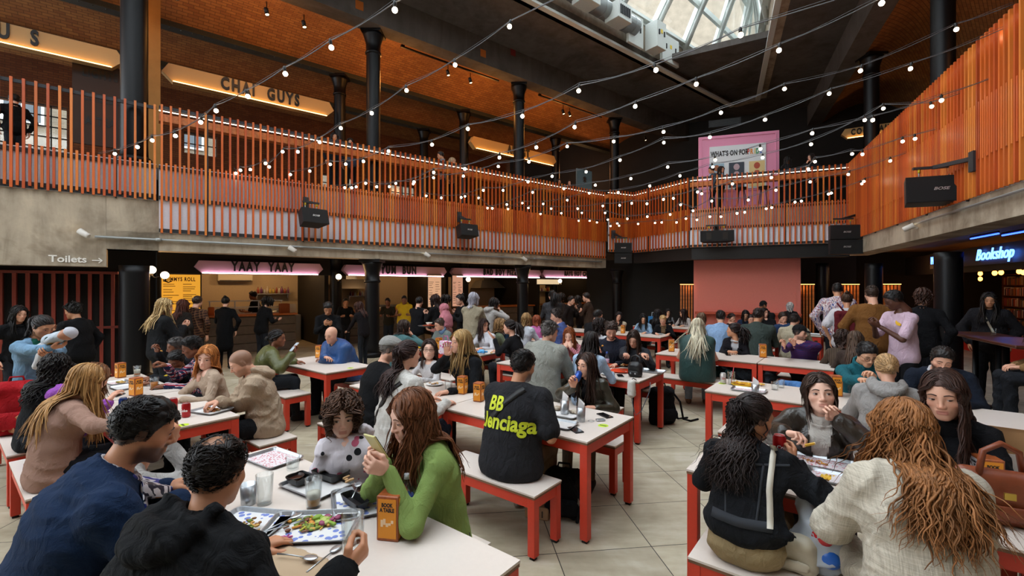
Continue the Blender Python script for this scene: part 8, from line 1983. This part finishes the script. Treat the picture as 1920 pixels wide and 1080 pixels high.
def props():
 pink = paper_mat('#cfc6c8', '#b8606a', 60); blue = paper_mat('#d4d2d0', '#6a7ab8', 26); whitep = plain('#cfccca', .8)
 # nearest table
 tray(512, 862, .34, .24, 'steel tray lined with pink lettered paper near the curly haired child', .1, pink)
 glass_of(549, 880, .042, .08, 'short clear tumbler beside the pink paper tray'); glass_of(496, 945, .043, .155, 'tall frosted glass standing empty at the left of the front table'); steel_cup(466, 945, 'small steel cup behind the tall frosted glass', paper=False)
 tray(594, 912, .36, .26, 'steel tray with black tubs before the woman in green', .12, whitep); tub(620, 893, .2, .13, 'square black tub at the back of the middle tray', .12); tub(562, 903, .12, .11, 'black tub with a sauce bowl in the middle tray', .12); bowl(553, 902, '#2a1c18', 'dark glazed dip bowl in the middle tray')
 glass_of(588, 951, .042, .15, 'pint glass with a little beer and froth', .33, '#b87818', .52)
 food(655, 900, 4, .05, .02, ['#c8a070'], 'wooden chopsticks and scraps on the middle tray', .5, TABLE_Z+.024, .02, seed=9)
 tray(670, 945, .36, .25, 'steel tray with blue flowered paper behind the menu block', -.5, blue); tub(665, 945, .19, .07, 'long black tub on the flowered tray', -.1); bowl(672, 920, '#4a2a24', 'small brown sauce bowl on the flowered tray', .032); spoon(660, 936, 'black handled knife lying in the long tub', .8, TABLE_Z+.05)
 food(692, 930, 30, .05, .03, ['#7a4a24', '#a8702c', '#4a6a24'], 'scraps of browned food on the flowered tray', 0, TABLE_Z+.024, .012, seed=3)
 tray(583, 992, .42, .29, 'large steel tray with leftover nachos on flowered paper', .75, blue)
 food(580, 985, 70, .10, .06, ['#c8842c', '#6a3a1c', '#7a8a2c', '#d8a850', '#5a6a20', '#a8a838'], 'leftover nachos, jalapenos and salad on the large tray', .7, TABLE_Z+.01, .017, seed=4); food(612, 980, 30, .05, .03, ['#7a9a30', '#8a3a5a', '#a8b060'], 'heap of lettuce at the far end of the large tray', .7, TABLE_Z+.014, .022, seed=5); food(533, 1010, 14, .04, .02, ['#8a2a6a', '#b05088'], 'pickled pink onion at the near end of the large tray', .7, TABLE_Z+.01, .012, seed=6)
 spoon(575, 1075, 'steel spoon lying across the brown napkin', .35, L=.2); spoon(520, 1040, 'steel spoon resting on the edge of the large tray', -1.1, TABLE_Z+.02, .18)
 tray(470, 985, .34, .25, 'steel tray with used cutlery between the two front men', .5, blue); spoon(480, 1005, 'fork in the cutlery tray, leaning up', -.2, TABLE_Z+.02, .2, True); spoon(492, 1000, 'knife handle in the cutlery tray', .15, TABLE_Z+.02, .2); food(470, 985, 26, .08, .05, ['#6a7a24', '#c89a50', '#8a5a2a'], 'lime wedge and crumbs in the cutlery tray', 0, TABLE_Z+.024, .014, seed=8)
 r = root_at('paper_napkin', 560, 1062, 'crumpled brown paper napkin under the spoon', 'napkin', None, .2); S = Sdf(); S.cone((-.12, 0, .004), (.12, 0, .004), .09, flat=(0, 0, 1), fs=.06); V, Q = S.mesh(.008, folds=.006, seed=12, cut=lambda X, Y_, Z: -Z); link('sheet', np_mesh('sheet', V, [Q]), plain('#b0977a', .9), r); MB().box((.02, .03, .012), (.1, .002, .002)).build('fold', plain('#96805f', .9), r)
 menu_box(735, 1004, 'largest timber menu block, orange card reading BOOK A TABLE, on the nearest table', .5, h=.2, w=.1); bottle(763, 975, 'clear water bottle behind the largest menu block')
 tray(320, 925, .34, .25, 'steel tray with a red dip pot between navy man and table', .1, pink); r = root_at('dip_pot', 322, 915, 'red plastic dip pot on the tray by the navy sweater', 'pot', None, 0, TABLE_Z+.02); MB().lathe([(.03, 0), (.042, .04), (.04, .04), (.028, .004)], n=16).build('pot', plain('#c03a3a', .4), r); MB().lathe([(0, .03), (.037, .03), (0, .033)], n=14).build('dip', plain('#8a2418', .3), r)
 # table of cans
 drink_can(325, 772, '#a3141a', 'red drink can farther from the nacho tray', txt='Coke'); drink_can(349, 782, '#a3141a', 'red drink can right beside the nacho tray', txt='Coke'); drink_can(231, 771, '#1c3f86', 'blue drink can before the beige sweater woman', txt='Pepsi')
 menu_box(255, 741, 'timber menu block with orange card in front of the blue can', .4); menu_box(226, 708, 'timber menu block with white card, farther left', .2)
 glass_of(257, 705, .042, .13, 'half pint with froth between the two menu blocks', .3, '#a85a1c', .62); glass_of(289, 730, .045, .13, 'glass of amber beer beside the orange menu block', .62, '#c8761c')
 tray(397, 771, .3, .24, 'steel tray of loaded nachos before the hooded man', .3, whitep); food(399, 769, 60, .07, .04, ['#c88a3a', '#8a4a20', '#6a7a2c', '#c8a870', '#a85a28'], 'loaded nachos with beans and cheese', .3, TABLE_Z+.012, .015, seed=7)
 tray(232, 728, .3, .2, 'steel tray with white paper beyond the blue can', .1, whitep); tray(222, 719, .28, .2, 'steel tray with taco leftovers by the amber beer', .1, pink); food(226, 717, 20, .05, .04, ['#8a7a2c', '#c8a050', '#d8d0c0'], 'taco leftovers on the tray by the amber beer', 0, TABLE_Z+.012, .02, seed=14)
 phone(220, 742, 'black phone lying left of the orange menu block', .9); sticker(343, 797, 'yellow green sticker at the near corner of the can table')
 food(312, 707, 14, .05, .04, ['#d8b820', '#e0c840'], 'crumpled yellow wrapper in front of the small boy', 0, TABLE_Z+.004, .03, seed=16); food(200, 704, 14, .06, .05, ['#2a6ab0', '#d8b030', '#3a8a4a', '#c84a30'], 'coloured toys at the far left end of the table', 0, TABLE_Z+.004, .03, seed=17)
 # bald man's table
 menu_box(599, 671, 'timber menu block alone between bomber jacket and blue coat', .5, h=.2, w=.09); sticker(657, 690, 'yellow green sticker at the right end of the bald man table')
 # middle table
 menu_box(867, 738, 'timber menu block nearer the raised hand of the blonde woman', .3); menu_box(898, 752, 'timber menu block touching the shoulder of the lettered t shirt', .25); glass_of(841, 739, .042, .14, 'pint glass with beer dregs left of two menu blocks', .1, '#c8862c')
 tray(1046, 776, .42, .22, 'steel tray with crumpled wrappers and two steel cups', .05, whitep); steel_cup(1059, 775, 'steel cup with a paper cone, the farther of two', h=.12, z=TABLE_Z+.01); steel_cup(1089, 790, 'steel cup with a paper cone, the nearer of two', h=.12)
 food(1043, 768, 12, .03, .03, ['#a89a88', '#c8bca8', '#8a7862'], 'crumpled foil wrapper left of the farther steel cup', 0, TABLE_Z+.012, .035, seed=21); food(1076, 774, 10, .02, .02, ['#a89a88', '#c8bca8'], 'crumpled foil wrapper between the steel cups', 0, TABLE_Z+.012, .03, seed=22)
 tray(1046, 797, .3, .22, 'steel tray with plain white paper at the elbow of the lettered t shirt', .1, whitep)
 phone(1079, 807, 'black phone nearest the free table corner', 1.0); phone(1134, 780, 'black phone lying farther along the table end', 1.1); r = root_at('car_key', 1126, 789, 'silver and black car key on the phone end of the table', 'key', None, .8); MB().box((0, 0, .008), (.075, .045, .015), bev=.005).build('key_body', MAT['steel'], r); mb = MB(); mb.tube([(-.08+.025*math.cos(a), .025*math.sin(a), .003) for a in np.linspace(0, 6.28, 14)[:-1]], .002, 5, closed=True); mb.build('ring', MAT['steel'], r)
 sticker(1131, 798, 'yellow green sticker at the free end of the middle table'); plate(815, 722, '#c8c4c0', 'white plate with leftovers in front of the girl with glasses', .1); food(815, 720, 16, .05, .05, ['#7a4a28', '#c89a60', '#4a3020'], 'leftover food on the white plate of the girl with glasses', 0, TABLE_Z+.014, .014, seed=24)
 r = root_at('plush_toy', 806, 706, 'blue and orange soft toy held by the girl with glasses', 'toy'); MB().sphere((0, 0, .06), (.06, .05, .06), 14, 10).build('body', plain('#3a7ab0', .9), r); MB().sphere((.07, -.02, .05), (.035, .035, .05), 12, 8).build('arm', plain('#d8661c', .9), r); MB().sphere((-.06, 0, .12), (.035, .03, .035), 12, 8).build('head', plain('#d8661c', .9), r)
 # camera bag table
 plate(1143, 687, '#d8431c', 'orange plate farther from the camera bag', .14); plate(1166, 697, '#d8431c', 'orange plate nearer the camera bag, with fork', .15); food(1168, 685, 14, .05, .04, ['#c8853a', '#a85a24', '#d8c090'], 'half eaten burger between the orange plates', 0, TABLE_Z+.02, .03, seed=31); spoon(1175, 698, 'fork lying on the nearer orange plate', .9, TABLE_Z+.02, .18, True)
 plate(1140, 703, '#c8c8cc', 'small white plate at the left of the orange plates', .09); bottle(1138, 690, 'clear water bottle with pink label by the orange plates', lc='#c8a0b8', cap='#3a5ab0'); phone(1163, 705, 'dark phone beside the white fluffy pouch', .6); tray(1222, 697, .34, .24, 'empty steel tray at the camera bag table end', .05)
 p = at(1191, 706); r = soft_bag('camera_bag', p, TROT, (.15, .13, .17), plain('#121214', .5), 'small black bucket bag standing on the table edge', 'bag', vox=.011, folds=.004, strap=[[(-.06, 0, .16), (-.05, .02, .24), (0, .03, .26), (.05, .02, .24), (.06, 0, .16)]], handle=False); mb = MB(); mb.sphere((0, 0, .155), (.06, .05, .02), 12, 6); mb.build('lining', plain('#9a9a9c', .7), r); mb = MB(); mb.lathe([(.011, 0), (.011, .004)], (-.03, -.072, .05), 10, Matrix.Rotation(math.pi/2, 3, 'X')); mb.lathe([(.011, 0), (.011, .004)], (.03, -.072, .05), 10, Matrix.Rotation(math.pi/2, 3, 'X')); mb.build('eyelets', MAT['steel'], r)
 p = at(1181, 713); p = p + Vector((-.0, -.075, -.19)); r = empty('fluffy_pouch', p, TROT, 'white fluffy pouch hanging over the table edge on a cord', 'pouch'); S = Sdf(); S.cone((0, 0, .05), (0, 0, .17), .052, .046); V, Q = S.mesh(.008, folds=.008, seed=5); link('pouch_body', np_mesh('pouch_body', V, [Q]), plain('#c8c4bc', .95, 0, 'fleece', .1, .8, 90), r); mb = MB(); mb.tube([(0, 0, .2), (.01, .02, .23), (.03, .07, .2)], .006, 6); mb.tube([(0, 0, .01), (.02, 0, -.1), (.05, .0, -.2), (.12, 0, -.14), (.2, .06, .1), (.19, .1, .19)], .005, 6); mb.build('cord', plain('#4a5058', .6), r)
 # chips table
 drink_can(1356, 719, '#c8c4c0', 'silver and red drink can next to the straw glass', txt='Dr P', ink='#a01c20'); r = glass_of(1371, 721, .042, .15, 'tall glass with ice and a striped straw'); MB().tube([(0, 0, .02), (.025, .01, .2)], .004, 6).build('straw', plain('#c84a50', .5), r)
 plate(1394, 723, '#d8a81c', 'long yellow dish of fries, farther side of the tray', .13); food(1392, 719, 40, .08, .03, ['#d8a020', '#e0b838', '#c88818'], 'heap of yellow fries', 0, TABLE_Z+.02, .018, seed=41); tray(1404, 733, .34, .2, 'steel tray with a steel cup beside the fries', .05, pink); steel_cup(1416, 734, 'steel cup stuffed with a napkin on the tray by the fries', h=.08, z=TABLE_Z+.01); food(1428, 722, 14, .05, .03, ['#8a5a2a', '#d8a83a', '#c8c0b0'], 'wrap leftovers right of the yellow fries', 0, TABLE_Z+.01, .022, seed=42)
 glass_of(1453, 731, .04, .09, 'short clear tumbler, left of two beside the fries'); glass_of(1464, 727, .04, .09, 'short clear tumbler, right of two beside the fries'); sticker(1354, 719, 'yellow green sticker under the silver can'); menu_box(1567, 742, 'timber menu block with orange card behind the leather jacket woman', .35, h=.21, w=.095); glass_of(1598, 738, .045, .13, 'empty glass between teal fleece and grey hoodie')
 # front right table
 tray(1528, 868, .44, .24, 'long steel tray with crumbs on pink paper before the leather jacket', .03, pink); food(1528, 866, 34, .07, .03, ['#a86a2c', '#c88a3a', '#8a4a20'], 'brown crumbs on the long steel tray', 0, TABLE_Z+.008, .008, seed=51); tray(1578, 903, .34, .2, 'short steel tray with fries and a toppled steel cup', .03, pink); food(1555, 898, 26, .03, .03, ['#d8a828', '#e0b840'], 'spilled yellow fries on the short tray', 0, TABLE_Z+.012, .016, seed=52); steel_cup(1602, 905, 'toppled steel cup on the short tray', h=.11, lay=Matrix.Rotation(math.radians(82), 3, 'Y') @ Matrix.Rotation(.3, 3, 'Z'), z=TABLE_Z+.045, paper=False)
 r = root_at('paper_wrap', 1582, 905, 'white paper wrap spilling from the toppled cup', 'paper', None, .1, TABLE_Z+.012); mb = MB(); mb.add([(-.07, -.03, 0), (.03, -.045, .01), (.05, .04, .03), (-.06, .03, .01), (-.02, 0, .035)], [(0, 1, 4), (1, 2, 4), (2, 3, 4), (3, 0, 4), (3, 2, 1, 0)]); mb.build('wrap', plain('#cfc6c6', .8), r)
 glass_of(1447, 838, .036, .085, 'small clear tumbler beside the red can'); menu_box(1851, 925, 'timber menu block with orange card near the right edge', .3, h=.2, w=.1)
 p = at(1885, 985, .75) + Vector((0, .02, 0)); r = soft_bag('handbag', p, TROT+.2, (.34, .13, .24), plain('#7a3a1e', .45, 0, 'tan_leather', .12), 'brown leather handbag on the table at the right edge', 'bag', vox=.013, folds=.004, handle=False, strap=[[(-.09, -.03, .22), (-.07, -.02, .34), (0, 0, .38), (.07, .02, .34), (.09, .03, .22)]]); MB().box((0, -.085, .16), (.04, .01, .03)).build('clasp', plain('#c8a850', .3, .8), r)
 p = at(1915, 905, .75); r = empty('paper_bag', p, TROT, 'brown paper carrier bag at the right edge', 'bag'); mb = MB(); w, d, h = .26, .13, .30; loft(mb, [[(-w/2, -d/2, 0), (w/2, -d/2, 0), (w/2, d/2, 0), (-w/2, d/2, 0)], [(-w/2, -d/2, h), (w/2, -d/2, h), (w/2, d/2, h*.97), (-w/2, d/2, h*.97)], [(-w/2+.004, -d/2+.004, h-.002), (w/2-.004, -d/2+.004, h-.002), (w/2-.004, d/2-.004, h*.97), (-w/2+.004, d/2-.004, h*.97)], [(-w/2+.004, -d/2+.004, .01), (w/2-.004, -d/2+.004, .01), (w/2-.004, d/2-.004, .01), (-w/2+.004, d/2-.004, .01)]], True, True); mb.build('sack', plain('#a07850', .85), r); mb = MB(); mb.box((0, -d/2-.001, h*.4), (w*.5, .002, h*.35)); mb.build('printed_panel', plain('#c8c0b8', .7), r)
 # bags by the denim jacket
 p = at(1478, 1062, .45); r = soft_bag('shoulder_bag', p + Vector((.0, -.02, 0)), TROT+.1, (.2, .1, .17), plain('#b8ae98', .45, 0, 'cream_leather', .05), 'cream leather shoulder bag on the bench beside the black denim jacket', 'bag', vox=.01, folds=.003, handle=False, strap=[[(-.09, 0, .15), (-.095, .05, .3), (-.08, .1, .45)]]); MB().box((0, -.01, .172), (.17, .012, .006)).build('zip', MAT['steel'], r)
 p = at(1535, 1075, .45); r = empty('plastic_bag', p + Vector((.02, .03, 0)), TROT, 'clear and blue plastic carrier bag on the bench', 'bag'); S = Sdf(); S.ell((0, 0, .12), (.13, .09, .13)); S.cone((-.02, 0, .2), (-.06, 0, .33), .06, .025); S.cone((-.06, 0, .33), (-.02, 0, .4), .02, .03, flat=(0, 1, 0), fs=.3); V, Q = S.mesh(.011, k=.03, folds=.02, seed=8, cut=lambda X, Y_, Z: .001-Z); n = N('crinkled_film'); n.base('#b8c0c8'); n.set(Roughness=.18, Alpha=.75); link('sack', np_mesh('sack', V, [Q]), n.m, r); mb = MB()
 for k, (x, z, c) in enumerate(((.05, .1, '#1a5ab0'), (-.06, .06, '#1a6a8a'), (.02, .2, '#b01c20'))): mb.cur = k; mb.sphere((x, -.07, z), (.05, .025, .045), 12, 8)
 mb.build('bag_print', [plain(c, .3) for c in ('#1a5ab0', '#1a6a8a', '#b01c20')], r)
 # farther tables
 menu_box(1259, 659, 'timber menu block at the left end of the green vest table', .3, h=.21, w=.095); menu_box(1430, 670, 'timber menu block left of the purple striped sweater', .3, h=.21, w=.1); menu_box(1168, 625, 'orange timber menu block before the cream coat', .2, h=.2, w=.09); tray(1533, 628, .4, .26, 'steel tray at the end of the farthest right table', .1, whitep); plate(1236, 627, '#c8c8c8', 'white bowl before the blonde in black blazer', .1); plate(1212, 625, '#b8b4b0', 'small plate before the denim jacket girl', .08); phone(1365, 666, 'dark phone under the clasped hands of the black blazer woman', .4)
 menu_box(823, 655, 'timber menu block on the pink party table', .2, h=.21, w=.09); plate(795, 652, '#d8a81c', 'yellow plate of food on the party table', .15); food(795, 648, 16, .06, .05, ['#d8c8a0', '#c8a050', '#a86a30'], 'snacks on the yellow plate', 0, TABLE_Z+.02, .03, seed=61); plate(811, 655, '#3a7ab0', 'small blue plate next to the yellow plate', .09)
 r = root_at('gift_bag', 836, 664, 'white and pink party gift bag on the table', 'bag'); mb = MB(); mb.box((0, 0, .11), (.2, .12, .22), bev=.01); mb.build('sack', paper_mat('#d8c8d4', '#c84a90', 22), r); mb = MB(); mb.tube([(-.06, 0, .22), (-.04, 0, .3), (.04, 0, .3), (.06, 0, .22)], .006, 6); mb.build('handle', plain('#c83a88', .5), r)
 food(850, 665, 26, .1, .06, ['#c83a88', '#d890b8', '#d8d0d8', '#8a5ab0'], 'pink ribbons and wrapping on the party table', 0, TABLE_Z+.01, .03, seed=62); food(904, 662, 10, .04, .03, ['#3a8ac8', '#5aa8d8'], 'crumpled blue plastic bag on the party table', 0, TABLE_Z+.02, .06, seed=63)
 food(925, 662, 20, .1, .05, ['#c8c4c4', '#c86aa0', '#d8b060'], 'napkins and scraps at the right end of the party table', 0, TABLE_Z+.01, .025, seed=64)
 r = empty('paper_bag', at(1220, 612, 1.0)*1.0, 0, 'bright blue paper carrier bag beside the black haired woman', 'bag'); r.location = (3.9, 12.6, .75); mb = MB(); mb.box((0, 0, .14), (.26, .12, .3), bev=.005); mb.build('sack', plain('#2a7ab8', .6), r); mb = MB(); mb.tube([(-.05, 0, .28), (-.04, 0, .4), (.04, 0, .4), (.05, 0, .28)], .008, 6); mb.build('handle', plain('#c8d0d8', .5), r)
 p = at(1400, 712, .45); soft_bag('coat_pile', p, TROT, (.75, .3, .24), cloth('#23282e', 'cotton'), 'heap of dark coats lying on the bench behind the chips', 'coat', flap=False, handle=False, folds=.03, strap=[[(-.3, 0, .18), (-.1, .05, .24), (.2, 0, .2)]])
 p = at(1348, 707, .45); soft_bag('coat_pile', p, TROT, (.4, .3, .16), cloth('#1c3634', 'cotton'), 'dark green coat bundled on the bench right of the green vest', 'coat', flap=False, handle=False, folds=.03, seed=9, strap=[[(-.15, 0, .12), (0, .05, .16), (.12, 0, .13)]])
 p = at(1483, 738, .45); soft_bag('soft_hat', p, TROT, (.3, .25, .16), cloth('#4a74a8', 'denim'), 'pale blue cap lying on the bench behind the leather jacket woman', 'hat', flap=False, handle=False, folds=.01, strap=[[(-.12, -.1, .03), (0, -.16, .03), (.12, -.1, .03)]])
 # on the floor
 p = at(1246, 800, 0) + Vector((0, .12, 0)); soft_bag('backpack', p, TROT+.9, (.34, .22, .5), cloth('#101114', 'cotton'), 'large black backpack leaning on a table leg with trailing straps', 'bag', strap=[[(.1, -.05, .48), (.25, -.05, .3), (.32, -.02, .05), (.45, .0, .012), (.6, .05, .012)], [(.05, .05, .48), (.22, .08, .28), (.3, .08, .03), (.5, .15, .012)]])
 p = at(1062, 985, 0) + Vector((0, .15, 0)); soft_bag('backpack', p, TROT+.4, (.3, .2, .38), cloth('#141518', 'cotton'), 'black backpack on the floor under the bench of the lettered t shirt', 'bag', seed=7, strap=[[(.05, -.1, .36), (.16, -.14, .2), (.12, -.12, .02)]])
 r = empty('paper_sheet', at(1078, 965, .05), TROT, 'white paper sheet sticking up from the floor backpack', 'paper'); mb = MB(); mb.add([(0, 0, 0), (.1, .02, .02), (.13, .02, .26), (.03, 0, .2), (.0, .004, 0), (.1, .024, .02), (.13, .024, .26), (.03, .004, .2)], [(0, 1, 2, 3), (7, 6, 5, 4), (0, 4, 5, 1), (1, 5, 6, 2), (2, 6, 7, 3), (3, 7, 4, 0)]); mb.build('sheet', plain('#b8aca0', .8), r); r.location.z = .0
 r = empty('paper_bag', at(1010, 968, 0), TROT+.3, 'small brown printed paper bag on the floor under the bench', 'bag'); mb = MB(); mb.box((0, 0, .05), (.2, .12, .1), bev=.01); mb.build('sack', plain('#9a7a5a', .85), r); mb = MB()
 for k in range(4): mb.box((-.05+.033*k, -.062, .05), (.008, .004, .05))
 mb.build('printed_panel', plain('#2a221c', .8), r)
 p = at(932, 735, 0); r = empty('pushchair', (p.x+.0, p.y+.5, 0), .6, 'folded black pushchair with white blanket beside the party table', 'pushchair'); mb = MB()
 for sx in (-.22, .22): mb.tube([(sx, -.3, .12), (sx, 0, .45), (sx, .25, .85)], .016, 8); mb.tube([(sx, .3, .12), (sx, 0, .45), (sx, -.25, .55)], .016, 8)
 mb.tube([(-.22, .25, .85), (0, .32, .92), (.22, .25, .85)], .018, 8); mb.build('frame', MAT['black'], r)
 for x, y in ((-.22, -.3), (.22, -.3), (-.22, .3), (.22, .3)): mb = MB(); mb.tube([(x+.09*math.cos(a)*0, y+.09*math.cos(a), .12+.09*math.sin(a)) for a in np.linspace(0, 6.28, 17)[:-1]], .025, 8, closed=True); mb.build('wheel', MAT['rubber'], r)
 S = Sdf(); S.cone((-.14, -.12, .48), (.14, -.12, .48), .12); S.cone((-.13, .08, .62), (.13, .08, .62), .1); V, Q = S.mesh(.02, k=.05, folds=.02, seed=3); link('blanket', np_mesh('blanket', V, [Q]), cloth('#a8a49c', 'cotton'), r)
 p = Vector((-3.05, 2.72, .45)); p = at(6, 800, .45); soft_bag('backpack', V2(W(6.5, .5), .45), .5, (.32, .22, .5), cloth('#a01820', 'cotton'), 'red child backpack at the left edge', 'bag', strap=[[(.05, -.1, .38), (.14, -.16, .2), (.1, -.12, .05)]])
 p = at(36, 812, .45); soft_bag('handbag', p, TROT+.3, (.34, .16, .22), plain('#9a6038', .5, 0, 'brown_leather', .12), 'brown leather handbag lying on the left bench', 'bag', handle=False, vox=.014, folds=.006, strap=[[(-.1, -.08, .16), (-.14, -.12, .1), (-.08, -.14, .02), (.06, -.12, .08)]])
def camera():
 cam = bpy.data.cameras.new('camera'); o = bpy.data.objects.new('camera', cam); COL.objects.link(o)
 o.location = (0, 0, HC); o.rotation_euler = (math.pi/2, 0, 0); cam.sensor_width = 36; cam.lens = F/1920*36
 cam.shift_y = (HY - 540)/1920*1.0; cam.clip_end = 200; SC.camera = o
 SC.view_settings.view_transform = 'Standard'; SC.view_settings.look = 'None'; SC.view_settings.gamma = 1.; SC.view_settings.exposure = EXPO
 SC.cycles.use_denoising = True; SC.cycles.max_bounces = 7; SC.cycles.transparent_max_bounces = 12; SC.cycles.caustics_reflective = False; SC.cycles.caustics_refractive = False
 SC.cycles.sample_clamp_indirect = 6.
def world():
 w = bpy.data.worlds.new('sky'); SC.world = w; w.use_nodes = True; b = w.node_tree.nodes['Background']
 b.inputs[0].default_value = (.86, .93, 1., 1); b.inputs[1].default_value = SKY
EXPO, SKY = 0.0, 6.0
FA, SKYL = build_room()
galleries(FA); wood_screen(); stalls(); far_side(FA); right_side(); speakers(); string_lights(); fittings(); skylight(SKYL); outside()
build_furniture()
people(); clothes_details(); held_things(); props()
world(); camera()
